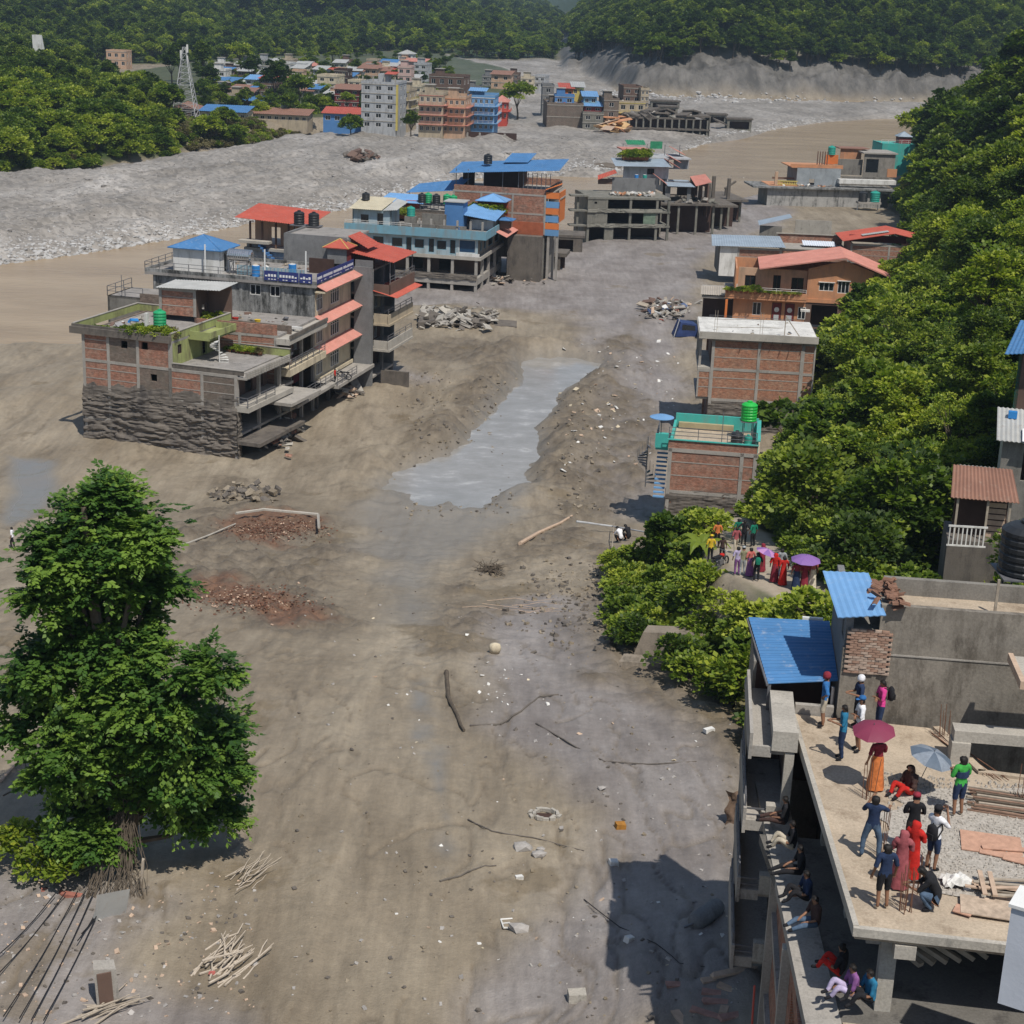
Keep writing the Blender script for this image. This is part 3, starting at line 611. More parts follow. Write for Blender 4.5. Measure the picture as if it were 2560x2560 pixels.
def rough_coat(b,face,pos,u0,u1,z0,z1,mat=MUDW,amp=.16,res=.14,seed=5,name='mud_coating',topn=.5):
    "layered mud still clinging to a wall: a displaced skin with real ledges"
    nu=int((u1-u0)/res)+1; nz_=int((z1-z0)/res)+1
    U,Zz=np.meshgrid(np.linspace(u0,u1,nu),np.linspace(z0,z1,nz_))
    wv=fbm(U,Zz,3.2,3,seed+9)*.9
    n=np.abs(fbm(U*.28+wv*.5,Zz*2.4+wv*1.5,.95,4,seed,.6)); n2=fbm(U*.5,Zz*2.2,.5,3,seed+5); big=fbm(U,Zz,3.0,3,seed+3)
    led=(np.clip(n*3.0,0,1)); D=.03+amp*(led*.85+n2*.45+np.clip(big,-.2,.5)*1.0)
    edge=np.minimum(1,(z1+fbm(U,Zz*0,2.5,3,seed+8)*topn-Zz)/.5); D=np.where(edge>0,.012+D*np.clip(edge,0,1),-.08)
    mb=MB()
    for j in range(nz_):
        for i in range(nu):
            u,z,d=U[j,i],Zz[j,i]-b.z,max(-.1,D[j,i])
            mb.v.append((u,pos-d,z) if face=='F' else (pos+d,u,z) if face=='R' else (pos-d,u,z) if face=='L' else (u,pos+d,z))
    for j in range(nz_-1):
        for i in range(nu-1):
            k=j*nu+i; mb.f.append((k,k+1,k+nu+1,k+nu)); mb.m.append(0)
    return b.part(mb,name,mat)
def rubble(name,pts_fn,n,size,mats,label,cat='rubble',seed=1,flat=.5,kind='stuff',long=0):
    "broken pieces heaped together"
    r=random.Random(seed); mb=MB()
    for i in range(n):
        x,y,z=pts_fn(r); s_=size*(.35+r.random()**2*1.3); R=Euler((r.uniform(-.6,.6),r.uniform(-.6,.6),r.uniform(0,6.3))).to_matrix()
        a,b_,c_=s_*(1+long*r.random()),s_*(.5+.5*r.random()),s_*flat*(.4+.6*r.random()); q=[]
        for dz in (-1,1):
            for dx,dy in ((-1,-1),(1,-1),(1,1),(-1,1)): q.append(R@Vector((dx*a*.5*r.uniform(.7,1.1),dy*b_*.5*r.uniform(.7,1.1),dz*c_*.5*r.uniform(.7,1.1)))+Vector((x,y,z+c_*.3)))
        mb.hexa(q,r.randrange(len(mats)))
    o=mb.build(name,mats); 
    return prop(o,label,cat,kind=kind)
def sticks(name,O,n,ln,spread,label,mats=None,seed=1,r0=.04,up=.5,parallel=None,cat='branches'):
    r=random.Random(seed); root=empty(name,O,0,label,cat)
    for i in range(n):
        a=r.uniform(0,6.3) if parallel is None else parallel+r.gauss(0,.28); l=ln*(.4+.7*r.random()); cx,cy=r.gauss(0,spread),r.gauss(0,spread); z=abs(r.gauss(.1,.12))
        d=Vector((math.cos(a),math.sin(a),r.uniform(-.12,up*.6))); p=Vector((cx,cy,z)); q=[]
        for k in range(4): q.append(p+d*l*(k/3-.5)+Vector((r.gauss(0,.04*l),r.gauss(0,.04*l),r.gauss(0,.02*l))))
        for v_ in q: v_.z=max(v_.z,-.02)
        mb=MB().tube(q,[r0,r0*.9,r0*.7,r0*.4],0,5); mb.build('branch',(mats or WOOD),root)
    return root
# ================================================================== LEFT ROW ALONG THE BURIED STREET
O1=P(596.8,1151.4,0.0); O1=(-26.1,151.1,0.0)
# --- brick house with the garden terrace
a=B('brick_house',O1,-18,'bare brick house with mud-caked lower storeys and potted plants on lime green terrace')
a.panels('F',0,[-16.4,-13.7,-10.5,-7.05],[5.3,8.2,11.0],[BRICK,BRICK,BRICKM],ops={(1,1):[(-12.3,-11.6,9.6,10.3)],(2,0):[(-9.2,-8.5,6.7,7.4)],(2,1):[(-10.1,-9.4,9.7,10.4)]})
a.panels('F',0,[-7.05,-3.7,-.15],[5.3,8.2],[BRICK,BRICKM])
a.panels('F',0,[-16.4,-13.7,-10.5,-7.05,-3.7,-.15],[-.5,2.5,5.3],[BRICKM],infill=False)
a.wall('F',0,-16.4,-.15,-.5,5.2,BRICKM,[(-9.2,-8.4,3.7,4.4)])
rough_coat(a,'F',.02,-16.7,0,-.6,5.3,amp=.3)
rough_coat(a,'F',.0,-16.6,0.1,4.2,6.2,amp=.08,seed=15,name='mud_splash',topn=1.6)
a.wall('L',-16.55,.2,12,-.5,10.8,BRICKM); a.wall('B',12,-16.5,-.2,-.5,10.8,BRICKM)
for z in (2.5,5.3,8.2): a.box('floor_slab',CONC,-16.3,0,.25,11.9,z-.25,z-.02)
a.box('roof_slab',ROOFDECK,-16.3,-6.9,.26,11.9,10.5,10.72)
a.box('roof_slab',ROOFDECK,-6.9,-.2,.26,9.4,8.22,8.3)
a.parapet(-17.6,-6.9,-.1,12,10.72,.75,.15,MUDW,None,'F'); a.parapet(-17.6,-6.9,-.1,12,10.74,.72,.14,OLIVE,CONC,'RBL')
a.box('cornice',MUDW,-17.7,-6.8,-.35,-.1,10.6,11.25)
# lime green stair wall on the right part
a.wall_win('R',-6.9,.3,4.6,8.3,10.5,OLIVE,[(1.6,9.3,.8,.9)],frame=DARKW)
a.wall('R',-6.9,4.6,11.9,8.3,10.5,OLIVE,[(6.0,6.9,8.35,10.2)])
a.box('balcony_slab',OLIVE,-6.9,-4.6,3.2,8.5,10.4,10.62)
a.parapet(-6.7,-4.5,3.2,8.5,10.62,.6,.12,OLIVE,None,'FRB')
mb=MB()
for k in range(12):
    t=k*.42; cx,cy=-4.0,4.0; mb.hexa([(cx,cy,k*.19-0),(cx+.9*math.cos(t),cy+.9*math.sin(t),k*.19),(cx+.9*math.cos(t+.4),cy+.9*math.sin(t+.4),k*.19),(cx+.02,cy+.02,k*.19),(cx,cy,k*.19+.06),(cx+.9*math.cos(t),cy+.9*math.sin(t),k*.19+.06),(cx+.9*math.cos(t+.4),cy+.9*math.sin(t+.4),k*.19+.06),(cx+.02,cy+.02,k*.19+.06)])
for v_ in range(len(mb.v)): mb.v[v_]=(mb.v[v_][0],mb.v[v_][1],mb.v[v_][2]+8.3)
mb.bar((-4,4,8.3),(-4,4,10.9),.07,0,8); a.part(mb,'spiral_stair',WHITE)
a.parapet(-6.8,.6,.05,9.4,8.22,.42,.16,MUDW,CONC,'F'); a.parapet(-6.8,.9,.0,9.4,8.3,.75,.14,OLIVE,CONC,'B')
a.parapet(-.3,.95,-.05,9.4,8.0,.55,.16,CONC,None,'R')
a.box('roof_overhang',CONC,-.2,.95,0,9.4,7.85,8.05)
mb=MB()
for i in range(16):
    for j in range(3): mb.box(.96,.99,.2+i*.56,.55+i*.56,7.95+j*.2,8.08+j*.2)
a.part(mb,'parapet_pattern',CONC2)
# street side
a.wall('R',-1.6,.3,9.3,5.3,8.0,BROWNW,[(1.5,3.0,5.4,7.4),(4.6,6.2,5.4,7.4),(7.4,8.4,5.4,7.3)])
for u in (.3,4.7,9.1): a.box('column',CONC,-.35,-.05,u-.15,u+.15,-.5,7.85)
a.box('balcony_slab',CONC2,-.2,1.2,-.1,9.5,4.75,5.25)
a.box('broken_slab',CONC,-.1,2.9,5.5,12.2,4.3,4.6)
a.box('broken_slab',MUDW,-.3,2.4,-.2,9.5,1.6,1.95)
a.railing('R',1.1,-.1,5.6,5.25,.9,METAL,3)
a.railing('F',-.05,-.1,1.1,5.25,.9,METAL,3)
a.wall('R',-3.2,.3,9.3,-.4,5.0,MUDW,[(1,3.2,2.2,4.5),(4.4,6.4,2.2,4.5)])
rough_coat(a,'R',-.02,-.3,0.6,-.5,4.7,amp=.15,seed=8)
AH=a
# --- second house: brick front, white-edged terrace
b2=B('brick_balcony_house',O1,-14,'brick house with open balconies, buckets on its white-edged flat terrace')
b2.panels('F',9.6,[-12.6,-8.7,-7.4,-3.9,-.1],[4,7.4,10.2],[BRICK],)
b2.wall('F',9.55,-8.5,0,10.2,11.2,BRICK); b2.box('roof_slab',ROOFDECK,-12.5,.2,9.8,19.8,9.95,10.2)
b2.box('terrace_edge',WHITE,-6.9,1.2,13.2,13.5,10.2,10.45)
b2.box('roof_overhang',CONC2,.0,1.4,9.4,19.9,9.35,9.95)
b2.parapet(-8.5,1.5,9.4,20,9.95,.35,.15,MUDW,None,'R')
b2.panels('F',9.7,[-12.4,-8.7],[11.3,14.0],[BRICK]); b2.wall('R',-8.55,9.7,13.4,10.2,13.9,BROWNW,[(11,12,10.3,12.3)]); b2.wall('L',-12.4,9.7,13.4,10.2,13.9,BRICK)
b2.sheet('tin_roof',[(-12.7,9.2,14.05),(-5.8,9.2,14.25),(-5.8,13.8,14.35),(-12.7,13.8,14.1)],TIN,.3,.03)
b2.wall('F',12.4,-8.5,-6.0,10.2,14.1,BROWNW)
for z,mm in ((6.9,CREAM),(3.4,CONC2)):
    b2.box('balcony_slab',mm,-.2,1.4,9.6,19.6,z-.75,z-.05)
b2.wall_win('R',-1.4,9.9,19.7,6.9,9.35,BROWNW,[(11.4,7.2,1.5,1.5),(13.7,7.0,.9,2.0),(15.5,7.2,1.5,1.5),(18,7.0,.9,2.0)],nv=3)
b2.wall_win('R',-1.6,9.9,19.7,3.4,6.15,MAROON,[(11.4,3.7,1.5,1.5),(13.9,3.5,1.0,2.1),(17,3.5,1.8,2.0)],nv=3,frame=DARKW)
b2.railing('R',1.3,9.7,19.5,6.85,.95,METAL,4); b2.railing('R',1.6,9.9,22.0,3.3,.95,METAL,3)
b2.box('balcony_floor',CONC,-.2,2.2,9.6,24,3.05,3.35)
for u in (9.9,13.2,16.5,19.7): b2.box('column',CONC,-.3,0,u-.15,u+.15,-.5,9.4)
b2.wall('R',-4,9.8,19.7,-.5,3.2,MUDW); b2.wall('L',-12.5,9.8,20,-.5,10,BRICKM)
# --- cream and black-stained house with banners
c_=B('cream_house',O1,-14,'tall cream house with three salmon canopies, blackened side wall and blue roof banners')
c_.wall_win('F',19.9,-18.2,0,9.9,13.4,BLACKST,[(-6.6,12.0,1.2,1.1),(-4.4,12.0,1.1,1.1)],frame=WHITE,nv=2)
for u in (-18,-13,-8.2,-3.5,-.15): c_.box('column',BLACKST,u-.17,u+.17,19.83,19.9,9.9,13.3)
c_.box('roof_slab',ROOFDECK,-19,.3,19.5,31,13.3,13.6); c_.parapet(-19,.3,19.5,31,13.6,.35,.18,BLACKST,None,'FBL')
c_.wall('L',-18.3,20,31,0,13.3,GREYBR); c_.wall('B',30.9,-18,0,0,13.4,CREAM)
win=[]
for z in (3.5,6.9,10.35):
    for u,w_ in ((21.3,1.8),(25.9,2.6)): win.append((u,z+.35,w_,1.75))
c_.wall_win('R',0,20,30.9,3.3,13.3,CREAM,win,nv=4,nh=2,frame=WHITE,depth=.06)
for i,z in enumerate((13.35,10.0,6.75)):
    o=c_.sheet('tile_canopy',[(0.02,19.8,z+.25),(.02,31.2,z+.25),(1.35,31.2,z-.35),(1.35,19.8,z-.35)],ROOFP,.28,.04,0,.06)
    c_.box('canopy_soffit',CREAM,.02,1.2,19.8,31.1,z-.6,z-.42)
for z in (3.3,6.3,9.6): c_.box('floor_band',CREAM,.01,.35,20.1,30.8,z-.05,z+.3)
c_.box('balcony_slab',CONC,-.3,2.6,20,31.5,2.75,3.1); c_.railing('R',2.5,20,26,3.1,.9,METAL,3)
for u in (20.5,24,27.5,30.6):
    c_.box('column',MUDW,-.2,.15,u-.2,u+.2,-.5,2.75)
c_.wall('R',-3.5,20,31,-.5,2.8,MUDW,[(21,24,0,2.4)])
CH=c_
# banners
BAN=mat_plain('banner_navy',(.03,.04,.16),.7,.05); BANW=mat_plain('banner_white',(.7,.7,.7),.7,.04)
def banner(b,face,pos,u0,u1,z0,z1,k):
    mb=MB(); b.fbox(mb,face,pos,u0,u1,.0,.04,z0,z1); bo=b.part(mb,'banner',BAN)
    r=random.Random(k); mb=MB(); n=max(3,int((u1-u0)/.32)); h=(z1-z0)
    for i in range(n):   # blocky print too small to read
        u=u0+.12+i*(u1-u0-.2)/n; w_=(u1-u0)/n*.62; zc=z0+h*.52
        b.fbox(mb,face,pos,u,u+w_,.04,.05,zc-.12,zc+.14 if r.random()<.8 else zc+.02)
        if r.random()<.7: b.fbox(mb,face,pos,u,u+w_*.9,.04,.05,z0+.1,z0+.19)
    b.part(mb,'banner_print',BANW,parent=bo)['kind']='stuff'
for i,(u0,u1) in enumerate(((-5.4,-3.9),(-3.8,-1.6),(-1.5,-.1))): banner(c_,'F',19.45,u0,u1,13.75,14.75,i)
for i,(u0,u1) in enumerate(((19.6,21.2),(21.3,24.2),(24.3,27.2),(27.3,30.6))): banner(c_,'R',.35,u0,u1,13.75,14.75,i+5)
c_.wall('F',26.5,-3.2,-.4,13.6,15.2,DARKW); 
c_.railing('F',19.6,-19,-5.6,13.9,.75,METAL,2); c_.railing('F',22,-9.5,-2,13.6,1.0,SKYB,8,.4); c_.railing('L',-19,19.6,31,13.9,.75,METAL,2); c_.railing('B',31,-19,-12,13.9,.75,METAL,2)
for i,(x,y) in enumerate(((-12.4,20.3),(-5.6,20.1),(-1.4,21.0))): c_.box('white_pole',PIPE,x-.06,x+.06,y-.06,y+.06,13.6,16.8)
# hut on the roof
hut=c_
hut.wall('F',21,-16.4,-11.1,13.6,16.1,WHITE); hut.wall('R',-11.1,21.1,25,13.6,16.1,WHITE,[(22.2,23.1,13.7,15.6)]); hut.wall('L',-16.4,21.1,25,13.6,16.1,WHITE); hut.wall('B',25,-16.3,-11.2,13.6,16.1,WHITE)
hut.hip(-16.4,-11.1,21,25,16.15,1.25,ROOFB,'hut_roof',over=.45)
def at(b,x,y,z): return b.w(x,y,z)
r_=empty('steel_water_tank',at(c_,-9.4,22.5,13.6),math.radians(-14),'shiny steel water tank lying on a metal stand beside the blue-roofed roof hut','water tank')
mb=MB()
for x in (-1,1):
    for y in (-.5,.5): mb.bar((x,y,0),(x,y,1.3),.05)
for x in (-1,1): mb.bar((x,-.5,1.3),(x,.5,1.3),.05); mb.bar((x,-.5,.1),(x,.5,1.2),.03)
for y in (-.5,.5): mb.bar((-1,y,1.3),(1,y,1.3),.05); mb.bar((-1,y,.1),(1,y,1.2),.03)
mb.build('stand',METAL,r_)
mb=MB(); n=18
pr=[(-1.45,.3),(-1.35,.55),(-1.2,.65)]+[(-1.2+.24*i+d,.65 if d<.12 else .62) for i in range(10) for d in (0,.16)]+[(1.25,.65),(1.4,.5),(1.45,.25)]
k0=0
for x,r in pr:
    for i in range(n): t=2*math.pi*i/n; mb.v.append((x,r*math.cos(t),1.98+r*math.sin(t)))
for j in range(len(pr)-1):
    for i in range(n): mb.f.append((j*n+i,(j+1)*n+i,(j+1)*n+(i+1)%n,j*n+(i+1)%n)); mb.m.append(0)
mb.f+=[tuple(range(n)),tuple(range((len(pr)-1)*n,len(pr)*n))[::-1]]; mb.m+=[0,0]
mb.build('tank_body',STEEL,r_)
drum(at(c_,-7.2,21.5,13.6),.42,1.2,TBLUE,'blue drum beside the steel tank on the cream house roof')
drum(at(c_,-4.1,24,13.6),.42,1.2,TBLUE,'blue drum near the roof banners of the cream house')
# small extension behind left
e=B('brick_annex',O1,-14,'small grey annex with railed flat roof behind the garden-terrace house, beside the river')
e.wall('F',14,-20.5,-16.8,0,11.8,GREYBR); e.wall('L',-20.5,14,19.4,0,11.8,GREYBR); e.box('roof_slab',ROOFDECK,-20.5,-12.4,14,19.4,11.6,11.8); e.wall('F',13.9,-16.8,-12.6,8,12.3,BRICKM)
e.railing('F',14,-20.5,-16.5,11.8,1,METAL,2); e.railing('L',-20.5,14,19.4,11.8,1,METAL,2)
e.box('tank_post',METAL,-19,-18.95,14.2,14.25,11.8,14.0)
tank(at(e,-14.3,15.8,11.8),.6,1.5,TBLUE,'blue water tank behind the tin-roofed brick stair head')
tank(at(a,-9.2,2.0,10.7),.62,1.5,TGREEN,'green water tank on a white stand among the potted plants of the garden terrace',1.0)
a.box('white_post',WHITE,-10.45,-10.15,1.3,1.6,10.7,12.9)
for i,(x,cc,l) in enumerate(((-6.3,'r','red bucket on the white-edged terrace'),(-3.4,'y','yellow bucket on the white-edged terrace'),(-5.8,'d','dark red bucket beside the red one on the terrace'))):
    o=MB().lathe([(.22,0),(.32,.7),(.34,.72)],12).build('bucket',{'r':mat_plain('bucket_red',(.6,.05,.03)),'y':mat_plain('bucket_yellow',(.6,.4,.03)),'d':mat_plain('bucket_dark_red',(.35,.03,.02))}[cc],None,loc=at(b2,x,12.9,10.2)); prop(o,l,'bucket')
# --- grey tower house with red canopies
d=B('grey_tower_house',O1,-14,'narrow grey plastered tower house with red canopies over balconies, tilted mud at its foot')
d.wall('F',30.95,.36,2.4,-1,13.9,GREYPL); d.wall('F',31.2,-8,-.7,13.3,16.9,GREYPL); d.wall('R',-.7,31.2,38,13.6,16.6,GREYPL)
d.wall('L',-8,31.3,39,0,16.9,GREYPL); d.wall('B',39,-8,2.3,0,13.4,GREYPL); d.box('roof_slab',ROOFDECK,-7.8,2.3,31.3,38.9,13.4,13.6)
d.box('parapet',GREYPL,.36,2.4,31.18,31.3,13.6,14.6); d.box('stair_slab',ROOFDECK,-7.8,-.8,31.3,39,16.5,16.7)
for z in (1.5,4.7,8.2,10.9):
    d.box('floor_slab',CONC,-7.8,2.4,31.3,38.9,z-.12,z+.12)
for u in (31.4,35,38.8): d.box('column',GREYPL,2.1,2.4,u-.15,u+.15,-1,13.4)
for z0,z1,m_ in ((4.5,5.6,CONC2),(7.4,8.6,BEIGE)):
    d.box('balcony_front',m_,2.4,4.3,31.6,40.2,z0,z0+.25); mb=MB(); d.fbox(mb,'R',4.2,31.6,40.2,-.12,0,z0+.25,z1+.1); d.part(mb,'balcony_parapet',m_); mb=MB(); d.fbox(mb,'F',31.72,2.4,4.08,-.12,0,z0+.25,z1+.1); d.part(mb,'balcony_parapet',m_)
    d.railing('R',4.1,31.7,40,z1+.1,.6,METAL,2,2)
d.wall_win('R',1.0,31.4,38.8,8.3,10.8,BEIGE,[(33,8.9,1.6,1.5),(36.5,8.5,1.0,2.0)],nv=3); d.wall_win('R',1.0,31.4,38.8,4.8,8.0,BROWNW,[(33,5.4,1.6,1.5),(36.5,5.0,1.0,2.0)],nv=3)
d.wall('R',.6,31.4,38.8,-.5,4.6,DARKW,[(32,36,.5,4)])
d.box('terrace_wall',BROWNW,2.3,4.3,31.6,31.75,10.9,12.0); mb=MB(); d.fbox(mb,'R',4.3,31.6,40.3,-.12,0,10.9,12.2); d.part(mb,'terrace_wall',BROWNW); d.box('terrace_floor',CONC,2.4,4.3,31.7,40.3,10.7,10.9)
d.railing('R',4.25,31.7,40.2,12.2,.7,METAL,2)
d.sheet('red_canopy',[(2.2,31.3,11.35),(2.2,40.6,11.35),(5.2,40.6,10.7),(5.2,31.3,10.7)],ROOFR,.28,.035)
d.sheet('red_roof',[(-1.2,31.2,15.5),(4.8,31.2,14.6),(4.8,39.6,14.6),(-1.2,39.6,15.5)],ROOFR,.28,.035)
for x,y in ((4.2,31.8),(4.2,39.6),(2.3,35.5)): d.box('roof_post',METAL,x-.05,x+.05,y-.05,y+.05,12,14.65)
d.wall('F',32.2,-.5,2.2,13.6,14.9,DARKW)
d.wall('F',29.9,-2.4,-.2,14.2,15.9,GREYPL); d.wall('R',-.2,30,32.2,13.6,15.9,MAROON)
d.hip(-2.6,-.1,29.8,32.2,15.95,.85,ROOFR,'pavilion_roof',over=.25,ribs=YELLOW)
d.sheet('red_roof',[(-1.0,32.5,16.9),(1.4,32.5,15.7),(1.4,36.5,15.7),(-1.0,36.5,16.9)],ROOFR,.28,.03)
d.box('mud_heap_wall',MUDW,3.0,6.2,32.6,33,.2,2.2)
# --- roofless river-side house with red roof and outside stair
h=B('red_roofed_house',O1,-14,'riverside grey house with long red shed roof, outside stair and open top gallery')
h.wall('F',40,-16.3,-8,0,13.4,PGREY); h.wall('L',-16.3,40,48,0,13.4,PGREY); h.box('floor_slab',CONC2,-16.4,-7.5,39.6,48,13.3,13.6)
h.wall('F',40.2,-16.3,-14.6,13.6,14.5,PGREY); h.box('gallery_slab',CONC2,-16.8,-13,38.8,40,14.2,14.5)
for x in (-15.8,-14.3,-12.6,-11,-9.4): h.box('gallery_post',BROWNW,x-.1,x+.1,40,40.2,13.6,16.6)
h.wall('F',42,-16,-8,13.6,16.8,PEACH,[(-14,-12.8,13.7,15.8),(-11,-9.6,14.4,15.8)])
h.sheet('red_roof',[(-17.2,38.8,17.1),(-8.0,38.8,16.7),(-8.0,46,17.5),(-17.2,46,17.9)],ROOFR,.28,.035)
mb=MB()
for k in range(14): mb.box(-14.6+k*.27,-14.3+k*.27,38.9,39.9,14.2-k*.3,14.45-k*.3)
h.part(mb,'stair',BLUEW)
tank(at(h,-9.0,38.3,16.9),.62,1.5,TBLACK,'black water tank left of a pair above the grey wall, on the red-roofed house',0.0)
tank(at(h,-7.1,38.0,16.9),.62,1.5,TBLACK,'black water tank right of a pair above the grey wall, on the red-roofed house',0.0)
mb=MB()
for x in (-9.0,-7.1):
    for dx in (-.5,.5): mb.bar((x+dx,38.1,13.3),(x+dx,38.1,16.95),.06)
mb.box(-9.8,-6.3,37.4,38.9,16.8,16.9); h.part(mb,'tank_stand',METAL)
h.railing('F',35,-16,-8,12.6,.9,METAL,3)
# ================================================================== BLUE HOUSE GROUP
O2=P(1190.5,733.9,0.0)
q=B('blue_house',O2,-11,'long sky blue house standing on bare concrete pillars with a cluttered grey roof terrace')
q.box('floor_slab',CONC2,-14,.5,0,17.6,4.85,5.35); q.box('floor_slab',CONC,-14,-.05,.1,18,1.1,2.1)
rough_coat(q,'F',.08,-14,0,1.9,2.7,amp=.12,seed=31)
for u in (-13.7,-10.7,-7.4,-3.8,-.2): q.box('column',CONC,u-.2,u+.2,.15,.5,-.6,4.85)
for v_ in (4.4,8.8,13.2,17.3): q.box('column',CONC,-.4,0,v_-.2,v_+.2,-.6,4.85)
q.wall('F',5,-13.7,-.5,2.1,4.85,BROWNW,[(-12,-9.5,2.3,4.5),(-7,-5,2.3,4.5)]); q.wall('F',6,-13.7,-.5,-.6,1.1,MUDW); q.wall('R',-3.5,6,17,-.6,4.8,MUDW)
q.wall_win('F',.15,-20,-3.1,5.36,8.1,SKYB2,[(-18.4,6.1,1.4,1.4),(-15.2,6.1,1.7,1.4),(-12.3,6.1,1.7,1.4),(-10.5,5.6,.9,2.1),(-8.9,6.1,1.5,1.4),(-7.05,5.6,.9,2.1),(-5.5,6.1,1.5,1.4),(-3.8,5.6,.9,2.1)],frame=SKYB,nv=1,depth=.08)
q.wall_win('F',.1,-3.1,0,5.36,8.1,SKYB2,[(-1.6,5.9,2.5,1.9)],frame=WHITE,nv=1,pane=mat_plain('blue_glass',(.012,.05,.11),.15,.2,spec=.6)); q.box('white_panel',WHITE,-3.2,0.3,.0,.09,5.36,5.85)
q.wall_win('R',0,.2,17.4,5.36,8.1,GREYBR,[(2.2,6,1.3,1.4),(5,6,1.3,1.4),(9,5.9,3,1.7),(13.5,5.9,3,1.7)],frame=SKYB,nv=1)
q.box('balcony_front',SKYB,-20.3,1.2,-.5,-.35,8.0,9.25); q.box('roof_slab',ROOFDECK,-20.3,1.2,-.35,17.6,8.1,8.5); mb=MB(); q.fbox(mb,'R',1.35,-.5,17.6,-.15,0,8.0,9.2); q.part(mb,'balcony_front',SKYB)
q.sheet('red_canopy',[(1.2,6.5,8.4),(1.2,16.5,8.4),(3.0,16.5,7.6),(3.0,6.5,7.6)],ROOFP,.3,.035)
q.wall('L',-20,.2,17.4,0,8.1,GREYBR); q.wall('B',17.5,-20,0,0,8.1,GREYBR)
q.wall_win('F',1.4,-19.6,-13.6,8.5,11.2,SKYB2,[(-17.7,9.2,1.2,1.2),(-15.3,8.6,.9,2.1)],frame=DARKW,nv=1); q.wall('R',-13.6,1.4,6,8.5,11.2,SKYB2); q.wall('L',-19.6,1.4,6,8.5,11.2,SKYB2)
q.sheet('tin_roof',[(-20,.7,11.25),(-14.9,.7,11.25),(-14.3,7,12.4),(-19.6,7,12.4)],mat_roof('roof_cream_tin',(.5,.45,.33),.6,(.3,.2,.12),.3),.3,.03)
q.sheet('tin_roof',[(-14.8,.9,11.2),(-12.6,.9,11.4),(-12.0,5,12.2),(-14.2,7,12.3)],TIN,.3,.03)
q.wall('F',3,-9.3,-5.6,8.5,10.9,GREYBR); q.wall('F',.9,-12.5,-2,8.5,9.6,GREYBR,[(-9.2,-8.8,8.6,9.5),(-6.6,-6,8.6,9.5),(-3.6,-3,8.6,9.5)])
q.box('blue_stair_head',BLUEW,-6.2,-3.4,4.5,7.5,8.5,12.6); q.box('tin_roof',TIN,-6.4,-3.1,4.3,7.7,12.6,12.72)
for i,x in enumerate((-9.2,-7.4,-5.4,-3.4,-1.4,.4)): q.box('column_stub',CONC,x-.14,x+.14,1.0,1.28,8.5,10.4)
q.wall('F',7,-2.8,1.0,8.5,9.9,WHITE); q.wall('R',1.0,7,14.5,8.5,10.2,GREYBR,[(9,9.8,9,9.8)])
q.sheet('blue_roof',[(-4.6,5.0,10.9),(1.6,4.6,10.2),(1.6,12,10.9),(-3.4,12,11.7)],ROOFBL,.3,.03)
q.railing('F',-.4,-20.2,-10,9.25,.5,WHITE,2)
tank(at(q,-10.9,2.6,10.4),.62,1.4,TTEAL,'teal water tank on the cluttered terrace of the long blue house')
for dx in (0,): q.box('tank_base',GREYBR,-11.7,-10.1,1.9,3.3,8.5,10.4)
tank(at(q,-18.6,5.0,12.05),.6,1.1,TBLACK,'small black tank on the tin roof at the left end of the blue house')
# --- brick house with long blue roof behind
f=B('brick_house_blue_roof',O2,-11,'big brick house with long blue roof on thin posts and orange-blue striped balconies')
f.panels('F',16,[-7.6,-3.2,1.8,6.9],[7.0,10.2,13.1],[BRICK],band=False)
f.wall('F',16,-7.6,6.9,13.1,13.9,BRICK); f.box('floor_slab',CONC,-7.5,7.6,16.2,28,13.0,13.2)
f.wall('F',21,-7.4,1.6,13.2,16,DARKW,[(-5.5,-4,13.3,15.4)]); f.wall('R',1.6,21,28,13.2,16,DARKW); f.wall('F',28,1.6,7,13.2,14.3,BRICK); f.wall('R',7.4,17,28,13.2,14.2,BROWNW)
for x in [-7.4,-5.5,-3,0,2.5]+[3.3+.7*i for i in range(7)]: f.box('roof_post',METAL,x-.05,x+.05,16.4,16.5,13.9,16.3)
f.sheet('blue_roof',[(-8.3,15.4,15.7),(9.0,15.4,17.0),(9.0,24,18.0),(-8.3,24,16.6)],ROOFB,.3,.035)
f.sheet('blue_roof',[(-1,21,17.2),(3,21,17.4),(3.4,26,18.4),(-.6,26,18.2)],ROOFB,.3,.03)
f.wall('R',6.95,16.2,28,0,13.1,GREYBR,[(18,20,7.4,9.6),(18,20,10.5,12.6)]); f.wall('L',-7.6,16.2,28,0,13.1,BRICK)
for z,m_ in ((12.6,ORANGE2),(11.2,LBLUE),(10.2,ORANGE2),(9.0,LBLUE),(7.9,ORANGE2),(6.9,LBLUE)): f.box('balcony_front',m_,7.0,9.2,16.0,16.15,z,z+.95)
mb=MB(); f.fbox(mb,'R',9.2,16,21,-.12,0,9.0,13.6); f.part(mb,'balcony_side',ORANGE2); f.box('balcony_slab',CONC,7,9.3,16.15,21,12.5,12.7); f.sheet('orange_canopy',[(6.9,15.6,13.9),(9.4,15.6,14.9),(9.4,17,15.0),(6.9,17,14.0)],ORANGE2,.3,.02)
for x,y in ((7.6,16.3),(9.0,16.3),(8.2,17.5)): f.box('column',CONC,x-.18,x+.18,y-.18,y+.18,0,8)
f.wall('F',17,-7.4,6.9,0,7,MUDW,[(3.5,5.2,3.8,5.6),(-1,1,0.5,3)]); rough_coat(f,'F',16.95,1,7.5,0,7.0,amp=.25,seed=41)
f.wall('F',15.3,1.9,6.9,6.9,8.9,mat_plain('brick_red_paint',(.33,.1,.05),.8,.2)); 
